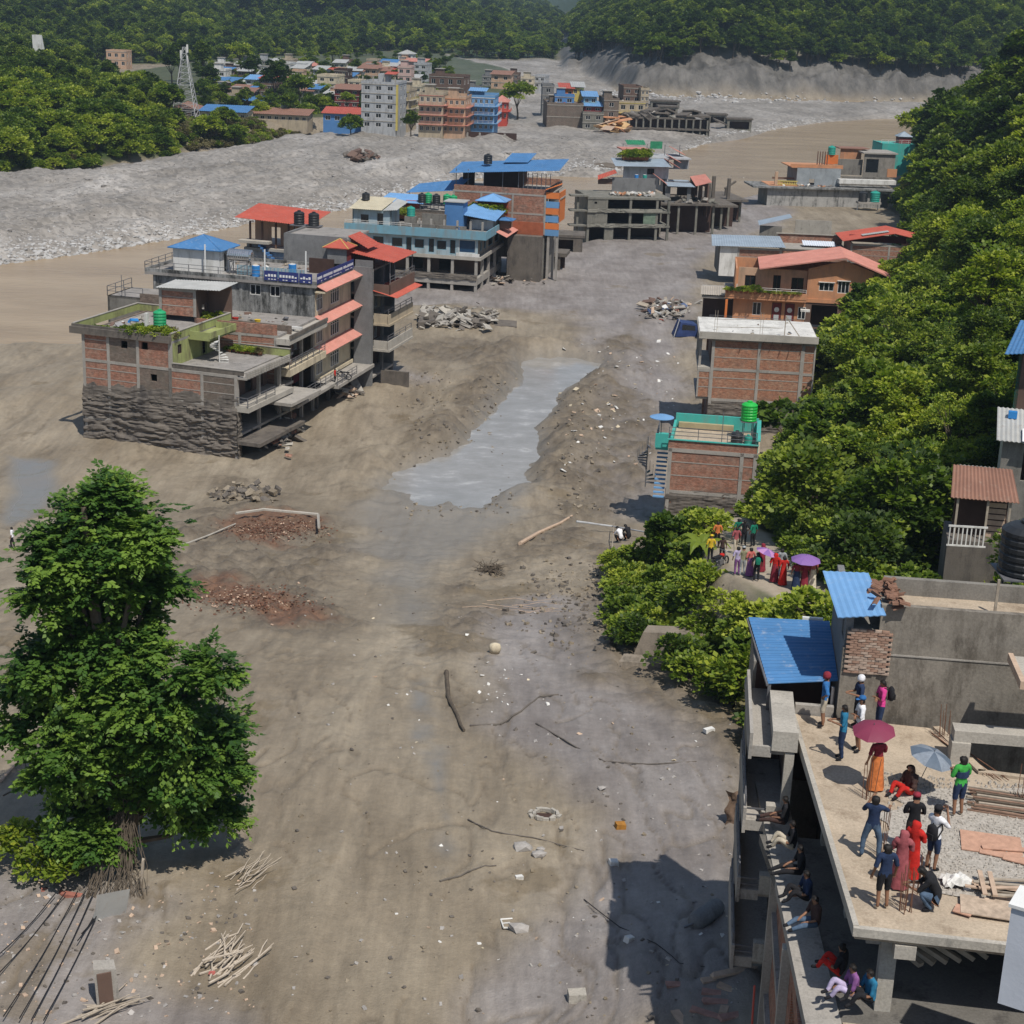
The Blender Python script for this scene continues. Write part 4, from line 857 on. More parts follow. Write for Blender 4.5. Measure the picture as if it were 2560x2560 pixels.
tank(at(f,-3.2,20,16.9),.68,1.5,TBLACK,'black water tank poking above the long blue roof')
# blue canopies left of it
g=B('blue_canopy_house',O2,-11,'low house with several blue sheet canopies and planted terrace behind the blue house')
g.wall('F',12,-18,-7.8,0,10.2,BRICKM); g.box('roof_slab',ROOFDECK,-18,-1,12,22,9.9,10.2); g.wall('F',13,-14.5,-12.2,10.2,11.4,REDW); g.wall('L',-18,12,22,0,10,BRICKM)
g.sheet('blue_canopy',[(-18.8,12,11.1),(-11.5,12,11.1),(-11,16,12.0),(-18,16,12.0)],ROOFBL,.3,.03); g.sheet('blue_canopy',[(-15.5,16.5,12.1),(-7.5,16.5,12.9),(-7.5,21,14.2),(-14.5,21,13.1)],ROOFB,.3,.03)
g.sheet('blue_canopy',[(-8.5,18,13.0),(-6.5,18,13.8),(-6,22,14.7),(-8,22,14.4)],ROOFB,.3,.03)
for x,y in ((-18.3,12.3),(-12,12.3),(-18,15.6),(-15,17),(-8,17)): g.box('canopy_post',METAL,x-.05,x+.05,y-.05,y+.05,10.2,12.2)
g.wall('F',11.5,-3.4,2.8,8.5,9.9,BRICK); g.wall('F',13.5,-3.2,1.6,9.9,12.3,mat_plain('red_brown_wall',(.3,.07,.04),.8,.2)); g.hip(-2.9,1.4,11.8,15,12.2,1.0,ROOFBL,'pavilion_roof')
g.hip(1.0,3.2,8.5,10.5,9.9,.35,ROOFB,'small_roof'); g.box('pavilion_wall',BROWNW,1.3,2.9,8.8,10.2,8.6,9.85); g.box('retaining_wall',MUDW,1.8,7.0,13.2,15,0,7.0)
for i,(x,m_,l) in enumerate(((-11.9,TBLACK,'black water tank on the planted terrace, leftmost of the row behind the blue house'),(-11.1,TGREEN,'green water tank just right of the leftmost black one behind the blue house'),(-9.6,TBLACK,'black water tank in the middle of the row behind the blue house'),(-8.1,TGREEN,'green water tank left of the two bright green ones by the brick wall'),(-6.9,TGREEN,'green water tank rightmost of the row by the brick wall'))):
    tank(at(g,x,12.8+.8*(i%2),10.2),.62,1.5,m_,l,.9)
# ================================================================== BARE CONCRETE RUIN AND HOUSES BEHIND
O3=P(1466,599.7,0.0)
r=B('concrete_ruin',O3,11,'gutted dark concrete frame building with muddy slabs, first in its row by the river')
RUINC=mat_concrete('ruin_concrete',(.21,.20,.17),(.10,.105,.09),.6)
for z in (2.7,5.3,7.7): r.box('floor_slab',RUINC,-.1,15.6-.02*z,0,11,z-.35,z)
rough_coat(r,'F',0,0,14,5.0,5.7,RUINC,.14,.14,51,'mud_edge'); rough_coat(r,'F',0,0,14.5,2.3,3.0,RUINC,.14,.14,52,'mud_edge')
for u in (.2,3.5,8.0,13,15.2): r.box('column',RUINC,u-.22,u+.22,.1,.5,-1,7.4)
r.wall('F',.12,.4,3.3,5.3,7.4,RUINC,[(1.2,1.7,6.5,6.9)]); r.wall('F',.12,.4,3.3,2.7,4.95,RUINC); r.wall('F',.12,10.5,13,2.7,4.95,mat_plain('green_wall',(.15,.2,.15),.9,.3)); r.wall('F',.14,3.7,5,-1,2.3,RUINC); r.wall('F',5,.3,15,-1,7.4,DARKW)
r.wall('L',-.05,.2,10.9,-1,7.7,RUINC)
for z in (2.4,5.1,7.75): r.box('stair_slab',RUINC,-3.2,-.1,.2,2.2,z,z+.28)
for x in (-1.7,): r.box('column',RUINC,x-.2,x+.2,.8,1.2,-1,7.75)
s_=B('grey_flat_house',O3,11,'grey house with blue-grey tin roof, red eaves and planted roof above the ruin')
s_.wall('F',9.3,6.6,15,7.7,10.2,GREYPL); s_.box('roof_slab',ROOFDECK,6.8,15,9.5,14,9.6,9.8); s_.wall_win('F',12.4,9.4,18.0,9.8,12.2,PGREY,[(14.7,10.6,1.4,1.1)],frame=DARKW)
s_.sheet('tin_roof',[(7.4,11.0,12.2),(18.5,11.0,12.2),(18.5,17,13.1),(8,17,13.1)],ROOFG,.35,.03); s_.wall('R',18.2,12.4,22,7,12.4,PGREY,[(14,15,9.8,12),(17,18.4,8,10)])
s_.sheet('tiled_eave',[(18.4,11,12.9),(18.4,17,13.2),(20.0,17,12.2),(20.0,11,12.0)],ROOFP,.3,.04); s_.sheet('tiled_eave',[(19.6,16,13.5),(19.6,20,13.7),(21.6,20,12.8),(21.6,16,12.5)],ROOFP,.3,.04); s_.sheet('tiled_eave',[(21.5,20,14.5),(21.5,25,14.8),(23.5,25,13.9),(23.5,20,13.6)],ROOFP,.3,.04)
s_.box('upper_slab',PGREY,14,24,17.5,26,12.9,13.2); s_.wall('F',17.4,10.2,15,12.6,14.6,PEACH); s_.box('roof_slab',ROOFP,10,15.4,17,21,14.6,14.85)
s_.wall('F',19,15,24,11,13,PGREY,[(17,19,11.4,12.8),(20,21,11.2,12.9)])
s_.sheet('green_net_roof',[(12.3,22,15.2),(16.0,22,15.2),(16.4,25,15.8),(12.6,25,15.8)],mat_plain('green_net',(.03,.20,.10),.8,.3),.4,.05); s_.box('green_fence',MATS['green_net'],17.2,19.6,23,23.15,14.4,15.8)
for x in (11.6,16.4,20,23): s_.box('roof_post',METAL,x-.06,x+.06,22.4,22.5,13.2,15.3)
s_.sheet('red_roof_edge',[(3.6,8.5,9.9),(7.2,8.5,11.2),(7.0,9.6,11.7),(3.8,9.6,10.6)],ROOFR,.3,.03); s_.wall('F',9.4,3.9,6.6,9.0,10.0,BROWNW)
s_.sheet('tiled_eave',[(15.0,8.5,10.6),(15,12,10.9),(17,12,9.6),(17,8.5,9.2)],ROOFP,.3,.04)
s2=B('grey_canopy_house',O3,11,'low house with grey canopy and salmon eave over dark bays beside the ruin')
s2.wall('F',12.0,17.2,24,6.8,9.4,DARKW,[(18,20,7,9)]); s2.wall('F',9.6,17,22,5.5,8.8,GREYPL,[(18,21.3,6,8.6)]); s2.sheet('tin_roof',[(17.2,8.8,8.9),(22.6,8.8,8.8),(22.6,14,9.5),(17.2,14,9.6)],ROOFG,.35,.03)
s2.sheet('tiled_eave',[(22.6,8.6,9.0),(26.2,10.2,9.6),(26.2,15,10.6),(22.6,13,10.3)],ROOFP,.3,.04); s2.wall('R',25.6,10,22,3,9.2,BROWNW,[(12,14,5.5,8.5),(16,18,5.5,8.5)])
s2.box('broken_slab',MUDW,15,27,8,20,5.4,5.75); s2.box('broken_slab',MUDW,24,33,14,28,4.4,4.8); s2.box('broken_slab',MUDW,29,39,26,40,4.0,4.4)
for x,y in ((16,8.5),(19.5,8.5),(23,8.5),(26.5,9),(27,14.5),(30,15),(33,20),(34,27),(38,28)): s2.box('column',RUINC,x-.2,x+.2,y-.2,y+.2,-.5,5.4 if y<14 else 4.4)
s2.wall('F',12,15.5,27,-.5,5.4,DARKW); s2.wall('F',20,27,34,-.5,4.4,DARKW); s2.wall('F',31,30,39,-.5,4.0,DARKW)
for i,(x,y,z,l) in enumerate(((30,24,7.8,0),(31.5,26,9.0,0),(35,27,8.5,1),(36.5,33,6,0))): s2.box('broken_column',MUDW,x-.3,x+.3,y-.3,y+.3,4.4,z); 
prop(MB().bar((0,0,0),(2.2,1,1.4),.25,0,6).build('fallen_column',MUDW,loc=s2.w(34.2,27,6.5)),'snapped concrete column leaning over the last broken slab by the river','column')
GCH=g; GFH=s_
rubble('roof_debris',lambda rd:tuple(s2.w(rd.uniform(5,13),rd.uniform(2,5),7.8+rd.random()*.3)),60,.7,[CONC2,ORANGE,WHITE],'pale debris scattered on the flat top of the concrete ruin',seed=4)
drum(s2.w(11.3,9.8,9.8),.38,1.0,TBLUE,'blue drum on the ledge below the tin roof of the grey house'); drum(s2.w(12.9,9.8,9.8),.38,1.0,TTEAL,'teal drum beside the blue one below the tin roof of the grey house')
# ================================================================== RIGHT ROW AT THE FOOT OF THE HILL
k=B('turquoise_roof_house',(12.9,132.6,4.0),-8,'small brick house with turquoise parapet and railed roof terrace beside the footpath')
k.panels('F',0,[0,5.9,7.0],[1.5,4.3,7.9],[BRICK,BRICK]); k.wall('F',-.0,.15,6.9,.5,4.2,BRICKM); rough_coat(k,'F',.02,-.2,7.1,.3,4.4,amp=.12,seed=61,topn=.5); k.box('beam',CONC,-.2,7.2,-.06,.0,7.6,7.92)
k.wall('F',-.02,-.2,7.1,7.92,8.6,BRICK); k.box('coping',TEAL,-.3,7.2,-.12,.12,8.6,8.68)
k.box('roof_slab',SLABLIT,-.1,7.3,.2,7,7.7,7.95)
k.wall('R',7.15,.2,7,1,9.0,TEAL,[(2,3,4.6,6.6)]); k.wall('L',-.1,.2,7,1,8.6,TEAL); k.wall('B',7,0,7.1,1,9.2,TEAL); k.box('coping',TEAL,6.95,7.3,.0,7,8.95,9.05)
k.box('inner_beam',mat_plain('tan_beam',(.36,.3,.18),.8,.15),.3,5,6.4,6.8,8.0,8.5)
k.railing('F',.1,-.2,7,8.65,1.0,METAL,3,2.3); k.box('pole',METAL,4.1,4.16,.3,.36,7.9,11.2)
k.box('balcony',TEAL,-1.3,-.1,1.0,6,7.4,7.6); k.box('balcony_front',TEAL,-1.35,-.2,.9,1.02,7.6,8.8); k.railing('L',-1.3,1,6,7.6,1.1,METAL,4)
mb=MB()
for i in range(13):
    t=i*.42; z=4.2+i*.27-k.z; mb.bar((-2.0,2,z),(-2.0+.8*math.cos(t),2+.8*math.sin(t),z),.09,0,4)
    mb.bar((-2.0+.8*math.cos(t),2+.8*math.sin(t),z),(-2.0+.8*math.cos(t),2+.8*math.sin(t),z+.9),.02,0,4)
mb.bar((-2,2,-.2),(-2,2,4.2),.05,0,6); k.part(mb,'spiral_stair',METAL)
mb=MB()
for i in range(11): mb.box(-1.2,-.3,-.2+i*.28,.1+i*.28,-.4+i*.3,-.3+i*.3)
k.part(mb,'outside_stair',LBLUE)
tank(k.w(6.2,4.2,7.95),.68,1.6,TBRGREEN,'bright green water tank on a tall stand above the turquoise roof terrace',1.7,ribs=5)
tank(k.w(5.35,2.3,7.95),.5,1.15,TBLACK,'dark grey water tank standing low on the turquoise roof terrace'); tank(k.w(6.3,3.0,7.95),.35,.7,TTEAL,'small teal drum-like tank under the bright green tank')
u_=empty('blue_parasol',k.w(-1.0,2.6,7.6),0,'flat pale blue parasol on a pole at the left corner of the turquoise terrace','parasol')
MB().lathe([(.03,2.45),(.6,2.36),(1.02,2.22),(1.02,2.17),(.5,2.3),(.03,2.38)],24).build('canopy',ROOFBL,u_); MB().bar((0,0,0),(0,0,2.4),.035,0,8).build('pole',METAL,u_)
# tall brick house
l=B('tall_brick_house',(19.5,166.3,1.0),-4,'tall bare brick house with pale concrete frame and flat white roof at the hill foot')
l.panels('F',0,[.35,5.0,9.35],[4.2,7.4,10.5],[BRICKO,BRICKO]); l.panels('F',0,[.35,4.6,9.35],[-.6,4.2],[BRICKM],band=False)
l.panels('F',0.02,[-1.0,.2],[4.3,7.2],[BRICKO],cw=.16); l.panels('F',0.02,[9.5,10.6],[1,4.3,7.3,10.4],[BRICKO],cw=.16)
rough_coat(l,'F',.02,.2,9.6,-.8,3.9,amp=.12,seed=71,topn=.5)
l.box('roof_slab',CONC2,-1.2,10.8,-.5,9,10.45,10.8); l.box('roof_deck',mat_concrete('white_deck',(.62,.61,.58),(.33,.32,.3),.4),-1.1,10.7,-.4,8.9,10.8,10.9); l.parapet(-1.2,10.8,-.5,9,10.8,.35,.15,CONC2,None,'F')
l.box('floor_slab',CONC2,-1.1,.2,0,8.5,7.0,7.4); l.box('floor_slab',CONC2,-1.1,10.6,.25,8.9,4.0,4.2); l.wall('L',.2,.25,8.6,-.5,10.4,BROWNW,[(1,2.5,7.6,9.7),(4,6,4.6,6.6)]); l.wall('R',10.7,.25,8.6,-.5,10.4,BRICKO); l.wall('B',8.9,0,10.6,-.5,10.4,BRICKO)
for y in (.5,4.5,8.2): l.box('column',CONC,-1.05,-.8,y,y+.25,7.4,10.45)
mb=MB()
for x in (3.3,5.4,6.3,7.3,8.2,9.4): mb.bar((x,-.3,10.6-1),(x-.35,-.15,8.6-1+random.Random(int(x*9)).random()*.8),.03,0,4)
l.part(mb,'hanging_rebar',REBAR)
mb=MB()
for x in (.3,4.9): 
    for dx in (0,.25): mb.bar((x+dx,0,9.9),(x+dx,.1,12.3),.025)
for z in (10.6,11.4): mb.bar((.3,0,z),(7.2,.2,z+.2),.03)
mb.bar((7.4,.3,12),(9,.2,9.9),.06); mb.bar((7.4,.3,9.9),(7.4,.3,12.1),.06); l.part(mb,'roof_scaffold',WOOD)
# orange house
m_=B('orange_house',(28.2,217.9,2.0),-6,'orange house with salmon gabled roof, flowered balcony and two dark doors with round panels')
m_.wall_win('F',0,9.4,15,6.0,9.6,ORANGE,[(11.9,7.1,1.9,1.1),(14.1,6.9,1.5,1.6)],frame=WHITE,nv=3,sill=WHITE)
mb=MB(); zz=m_.z; mb.v=[(9.4,-.0,9.6-zz),(15.6,-.0,9.6-zz),(18.6,-.0,9.6-zz),(13.9,-.0,11.2-zz),(9.4,0,9.9-zz),(9.4,.2,9.6-zz),(15.6,.2,9.6-zz),(18.6,.2,9.6-zz),(13.9,.2,11.2-zz),(9.4,.2,9.9-zz)]; mb.f=[(0,1,2,3,4),(9,8,7,6,5)]; mb.m=[0,0]; m_.part(mb,'gable_wall',ORANGE)
m_.wall('F',.0,15,18.6,6,9.6,ORANGE); m_.wall_win('F',1.4,0.4,9.4,6.2,9.4,PEACH,[(5.5,6.3,1.0,2.3),(8.2,6.6,1.6,1.8),(2.0,6.9,1.4,1.5)],frame=DARKW,nv=2)
m_.wall('F',0,9.4,18,2.0,5.5,BROWNW,[(10.2,13.6,2.2,5.2)]); m_.wall('F',3,9.4,18,2.0,5.8,DARKW)
m_.wall_win('F',.0,.0,9.4,2.2,5.7,ORANGE,[(3.1,3.4,1.1,1.7)],frame=WHITE,nv=2)
for x in (5.7,7.4):
    m_.window('F',0,x,2.7,1.25,2.5,DARKW,MAROON,nv=1,depth=-.03,door=True); m_.part(MB().lathe([(.33,0),(.33,.05)],16),'door_panel',WHITE).matrix_basis=Matrix.Translation((x,-.12,2.3))@Matrix.Rotation(math.pi/2,4,'X'); m_.box('door_panel_lower',PGREY,x-.33,x+.33,-.14,-.09,2.85,3.6)
m_.window('F',0,9.0,3.2,1.0,1.6,WHITE,PANE,nv=2,depth=-.03)
m_.box('balcony_slab',ORANGE,-1.2,9.4,-1.0,1.4,5.6,5.95); m_.box('balcony_front',ORANGE,-1.2,9.4,-1.05,-.9,5.9,6.7); m_.railing('F',-.9,3.5,9.3,6.7,.5,WHITE,2); m_.box('orange_edge',ORANGE,9.4,15.3,-.12,0,5.5,6.0)
m_.box('floor_slab',CONC,-1.2,18,1.5,9,5.7,5.95); m_.wall('L',0,.2,9,2,9.4,ORANGE); m_.wall('B',9,0,18.6,2,9.6,ORANGE); m_.wall('R',18.6,.2,9,4,9.6,ORANGE)
m_.sheet('salmon_roof',[(3.0,-1.1,9.75),(13.9,-1.1,11.75),(13.9,9,11.75),(3.0,9,9.75)],ROOFP,.3,.03,1,.1); m_.sheet('salmon_roof',[(13.9,-1.1,11.75),(19.9,-1.1,9.55),(19.9,9,9.55),(13.9,9,11.75)],ROOFP,.3,.03,1,.1)
mb=MB().bar((3,-1.15,9.7-zz),(13.9,-1.15,11.72-zz),.11,0,4).bar((13.9,-1.15,11.72-zz),(19.9,-1.15,9.5-zz),.11,0,4); m_.part(mb,'barge_board',ROOFP)
m_.railing('F',-2.4,-3,9,2.4,1.1,METAL,5,.9); m_.box('porch_floor',CONC2,-4,9.5,-2.6,0,1.6,2.4); m_.box('porch_column',ORANGE2,-1.1,-.8,-2.2,-1.9,2.4,5.6)
m_.box('left_wing_slab',CONC,-4.2,-.2,-.6,8,5.4,5.7); m_.wall('F',2,-4,0,2,5.4,DARKW); m_.sheet('tin_awning',[(-4.4,-.8,5.9),(-.4,-.8,5.9),(-.4,2.5,6.5),(-4.4,2.5,6.5)],mat_roof('roof_dusty_tin',(.36,.32,.27),.7),.3,.03)
m_.box('white_box',WHITE,8.7,9.9,-2.3,-1.5,4.6,4.85)
OHOUSE=m_
# brick sheds with tin roof behind and red roof house
n_=B('long_brick_wall_house',(31.3,263,1.6),-2,'long brick building with grey tin roof and white-sheeted terrace behind the orange house')
n_.wall('F',0,0,2.9,1.0,5.7,WHITE); n_.panels('F',0,[2.9,9.5],[1.2,5.6],[BRICK]); n_.panels('F',0.1,[9.6,14.3,20.2],[1.6,5.7],[BRICK])
n_.sheet('tin_roof',[(-1.4,-.6,5.8),(10.2,-.6,6.0),(10,7,6.7),(-1.0,7,6.5)],ROOFG,.4,.03); n_.box('roof_slab',CONC,9.6,20.3,.2,10,5.3,5.55); n_.wall('F',8,9.8,20.2,5.5,7.0,BRICK); n_.box('coping',CONC2,9.5,20.4,7.8,8.05,7,7.12); n_.box('coping',CONC2,9.5,20.4,-.1,.12,5.7,5.82)
n_.sheet('white_sheet',[(13.4,3.6,5.9),(18.6,3.6,5.9),(18.6,5.6,6.4),(13.4,5.6,6.4)],mat_plain('white_tarp',(.62,.66,.72),.5,.1),.35,.05)
n_.wall('F',9,6.9,10.5,4.5,8.0,GREYBR); n_.sheet('tin_roof',[(6.6,8,8.2),(12,9,9.5),(11.9,12,9.7),(6.8,12,8.4)],ROOFG,.3,.02); n_.wall('F',16,13.5,19.5,5,8.3,CONC2); n_.wall('L',0,.1,10,1,5.6,GREYBR)
n2=B('red_roofed_brick_house',(51.8,262.2,3.0),-2,'brick house with bright red shallow gabled roof and pale skylight, half hidden by hill trees')
n2.panels('F',0,[0,5.9,9.4],[4.2,7.0],[BRICK]); n2.wall('F',0.05,0,9.4,2,4.2,GREYBR); n2.wall('L',0,.2,8,3,7,BRICK); n2.wall('R',9.5,.2,8,3,7,BRICK); n2.wall('F',3,0,9,6.9,8,MAROON)
n2.sheet('red_roof',[(-1.6,-1,7.5),(6.4,-1,9.0),(6.4,8,9.0),(-1.6,8,7.5)],ROOFR,.3,.03,1,.08); n2.sheet('red_roof',[(6.4,-1,9.0),(11.4,-1,8.0),(11.4,8,8.0),(6.4,8,9.0)],ROOFR,.3,.03,1,.08); n2.sheet('skylight',[(1.6,.4,8.28),(5.7,.4,9.05),(5.7,1.9,9.05),(1.6,1.9,8.28)],TIN,.3,.02)
tank(n2.w(9.9,-.8,6.2),.6,1.3,TBLACK,'black water tank under the tree at the right end of the red-roofed brick house',.8)
# buried grey house and those behind
o_=B('buried_grey_house',(52.7,364.6,0.0),5,'long mould-streaked grey house sunk in mud, twin tanks in front')
o_.wall('F',0,0,27.4,-1,4.0,mat_concrete('plaster_streaky',(.40,.39,.37),(.10,.10,.095),.7),[(25.2,27,.2,3.2)]); o_.box('roof_slab',BLACKST,-3.4,27.8,-.9,9,3.9,4.25); o_.wall('L',0,.1,9,-1,4,GREYBR); o_.wall('R',27.4,.1,9,-1,4,GREYBR)
o_.wall('F',3,6.9,16.6,4.2,8.1,mat_concrete('plaster_blue_grey',(.32,.35,.37),(.2,.21,.21),.5),[(9.7,10.9,4.4,5.7)]); o_.wall('L',6.9,3.2,12,4.2,8,GREYPL); o_.box('roof_slab',ORANGE,5.6,17,3,13,8.0,8.2); o_.wall('F',3.1,5.4,17,8.2,8.8,ORANGE)
o_.box('red_floor',ORANGE,0.4,6.8,1,9,4.2,4.35); 
mb=MB()
for i in range(13): mb.lathe([(.10,0),(.16,.25),(.08,.55),(.13,.85)],6,(1.9+i*.38,1.4,4.35))
o_.part(mb,'balustrade',YELLOW); o_.box('balustrade_rail',YELLOW,1.7,6.8,1.25,1.55,5.2,5.35); o_.box('porch_column',PEACH,1.7,2.3,1.2,1.7,4.3,7.2); o_.wall('F',5,2,6.8,5.3,5.7,BROWNW)
o_.box('white_awning',WHITE,15.9,28.6,1.2,3,5.1,6.0); o_.wall('F',6,16,28.5,4.2,6.2,GREYBR,[(16.4,17.8,4.4,6)])
o_.wall('F',9,17.5,23,6.2,9.6,GREYBR); o_.wall_win('F',8,23,30,6.0,11,mat_concrete('plaster_tan_grey',(.27,.25,.22),(.15,.14,.12),.5),[(24.9,6.9,2.9,3.0)],nv=1,frame=GREYBR); o_.box('roof_slab',CONC,22.6,30.4,7.6,16,11,11.3); o_.wall('F',6.5,28,30.2,6.2,8,ORANGE)
o_.wall('F',12,18.6,23.4,9.4,11.6,ORANGE); o_.box('roof_slab',RUST,18.2,25,11.6,16,11.6,11.8); o_.wall('F',10.5,15,17.8,8.3,10.3,ORANGE2)
for i in range(5): o_.box('bare_column',BROWNW,12.4+i*.55,12.6+i*.55,8,8.25,8.2,11.2)
tank(o_.w(16.3,11,10.3),.85,1.9,TTEAL,'green water tank on an orange stair head beyond the buried grey house')
tank(o_.w(20.2,-3.5,1.9),1.0,2.2,TBLACK,'black water tank left of the twin pair in front of the buried grey house',0); tank(o_.w(22.8,-3.5,1.9),1.05,2.3,TTEAL,'teal water tank right of the twin pair in front of the buried grey house',0)
o_.box('tank_platform',CONC,19,24,-4.6,-2.4,1.5,1.9); mb=MB(); mb.bar((19.2,-3.5,1.5),(18.9,-3.8,-2),.12); mb.bar((23.6,-3.5,1.5),(23.6,-3.8,-2),.12); o_.part(mb,'platform_leg',PIPE)
t_=B('turquoise_house',(52.7+31*math.cos(.087)-22*math.sin(.087),364.6+22*math.cos(.087)+31*math.sin(.087),6.0),5,'turquoise-walled house with a blue-capped maroon roof pavilion, farthest of the right row')
t_.wall('F',0,0,7.6,5,12.2,TEAL); t_.wall('L',0,.2,8,5,12.2,TEAL); t_.box('roof_slab',TEAL,0,7.8,.2,8,11.9,12.1); t_.railing('F',0,-.3,7.6,12.2,.8,WHITE,2); t_.box('pavilion',MAROON,4.4,7.2,2,4.6,12.1,13.7); t_.hip(4.4,7.2,2,4.6,13.7,1.1,ROOFG,'pavilion_roof')
# low submerged bits between the rows
sb=B('sunken_frame',P(1277,669,0),-8,'broken concrete floor on short piers sunk in mud right of the blue house')
sb.box('broken_slab',MUDW,-.2,9,0,5,2.2,2.8); sb.box('broken_wall',BRICKM,-.1,1.6,.1,.5,-1,2.2); sb.wall('F',2.5,0,8.5,-1,2.2,DARKW)
for x in (0.2,5.6,7.6): sb.box('pier',MUDW,x,x+.4,.2,.6,-1,2.2)
sb2=B('sunken_room',P(1380,630,0),-2,'sunken flat-roofed room with a black opening, between the striped balcony and the ruin')
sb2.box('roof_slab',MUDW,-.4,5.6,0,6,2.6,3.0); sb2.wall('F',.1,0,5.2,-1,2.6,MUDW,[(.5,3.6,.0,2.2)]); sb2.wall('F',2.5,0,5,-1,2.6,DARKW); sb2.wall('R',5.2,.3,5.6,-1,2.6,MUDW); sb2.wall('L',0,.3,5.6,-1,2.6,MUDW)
# ================================================================== FOREGROUND BUILDING WITH THE CROWD
QO=(8.78,35.69,10.0); ZQ=22.3
Q=B('unfinished_concrete_house',QO,-6,'unfinished concrete house with crowd standing on its bare slab roof')
zq=ZQ
mb=MB(); outline=[(0,0),(7.2,-.25),(7.4,9.0),(4.25,9.3),(3.3,12.3),(-1.0,12.55)]
for zz_ in (zq-.28-10,zq-10): mb.v+=[(x,y,zz_) for x,y in outline]
nn=len(outline); mb.f=[tuple(range(nn))[::-1],tuple(range(nn,2*nn))]+[(i,(i+1)%nn,nn+(i+1)%nn,nn+i) for i in range(nn)]; mb.m=[0]*len(mb.f)
Q.part(mb,'roof_slab',SLABLIT)
def edge(p,q_,z0,z1,th,mat,name,prt=None):
    a=Vector((*p,0)); b_=Vector((*q_,0)); d_=(b_-a).normalized(); nrm=Vector((-d_.y,d_.x,0))*th
    mb=MB().hexa([(*a.xy,z0-10),(*b_.xy,z0-10),(*(b_+nrm).xy,z0-10),(*(a+nrm).xy,z0-10),(*a.xy,z1-10),(*b_.xy,z1-10),(*(b_+nrm).xy,z1-10),(*(a+nrm).xy,z1-10)]); return Q.part(mb,name,mat)
edge((-.06,-.1),(7.2,-.35),zq-.16,zq+.07,.16,CONC2,'edge_kerb'); edge((-.06,-.0),(-1.06,12.6),zq-.2,zq+.10,-.14,CONC2,'edge_kerb'); edge((3.35,12.25),(4.3,9.3),zq+.0,zq+.09,.25,SLABLIT,'edge_kerb'); edge((4.3,9.25),(7.4,8.95),zq,zq+.09,.2,SLABLIT,'edge_kerb')
gm_=mat_plain('gravel_heap',(.36,.33,.29),.95,.4,14)
gp=[(1.15+.3*math.sin(k_*1.9)+(.5 if k_>9 else 0),2.3+k_*.42) for k_ in range(14)]
mb=MB(); mb.poly([(7.1,2.2,zq+.03-10)]+[(7.1,8.85,zq+.03-10)]+[(x_,y_,zq+.03-10) for x_,y_ in gp[::-1]]+[(3,1.9,zq+.03-10)]); Q.part(mb,'gravel_spread',gm_)
mb=MB(); rg=random.Random(4)
for k_ in range(2600):
    x_,y_=rg.uniform(.9,7),rg.uniform(2,8.8)
    if x_<1.3+rg.random()*.6: continue
    r_=rg.uniform(.015,.04); mb.hexa([(x_-r_,y_-r_,zq-10),(x_+r_,y_-r_,zq-10),(x_+r_,y_+r_,zq-10),(x_-r_,y_+r_,zq-10),(x_-r_*.5,y_-r_*.6,zq-9.97+r_),(x_+r_*.6,y_-r_*.5,zq-9.97+r_),(x_+r_*.5,y_+r_*.7,zq-9.97+r_),(x_-r_*.6,y_+r_*.5,zq-9.97+r_)])
o=Q.part(mb,'gravel_stones',gm_); o['kind']='stuff'
Q.box('beam',CONC,.35,.85,.4,12,zq-.62,zq-.28); Q.box('beam',CONC,0.9,7,.75,1.15,zq-.62,zq-.28); Q.box('beam_end',CONC2,.98,1.5,-.12,.74,zq-.66,zq-.29)
Q.box('column',CONC2,.72,1.12,.3,.7,zq-3.05,zq-.28); 
for x,y in ((.3,4.6),(-.1,8.6),(5.4,.4)): Q.box('column',CONC,x,x+.35,y,y+.35,10,zq-.3)
z1=zq-2.45
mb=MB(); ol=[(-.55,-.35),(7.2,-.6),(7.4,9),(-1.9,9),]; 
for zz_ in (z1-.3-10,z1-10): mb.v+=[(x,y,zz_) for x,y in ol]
mb.f=[(3,2,1,0),(4,5,6,7),(0,1,5,4),(1,2,6,5),(2,3,7,6),(3,0,4,7)]; mb.m=[0]*6; Q.part(mb,'floor_slab',mat_concrete('shade_dark_floor',(.15,.14,.125),(.07,.065,.06),.5))  # floor colour darkened to stand in for the shade under the roof slab
Q.box('painted_sun_strip',SLABLIT,-.1,7.0,-.58,-.36,z1,z1+.02)  # paler strip: sunlight on the floor's front edge put into the colour
# ledge running along the side
mb=MB(); ol=[(-1.0,-.9),(-.1,-.9),(-1.05,12.4),(-1.95,12.4)]
for dz in (-.32,0): mb.v+=[(x,y,z1+dz+.04-10) for x,y in ol]
mb.f=[(3,2,1,0),(4,5,6,7),(0,1,5,4),(1,2,6,5),(2,3,7,6),(3,0,4,7)]; mb.m=[0]*6; Q.part(mb,'ledge_slab',CONC)
Q.wall('R',6.8,1,8.8,z1,zq-.3,GREYBR); Q.wall('F',7.5,1.0,6.8,z1,zq-.3,GREYBR,[(2,3.2,z1+.05,z1+2)])
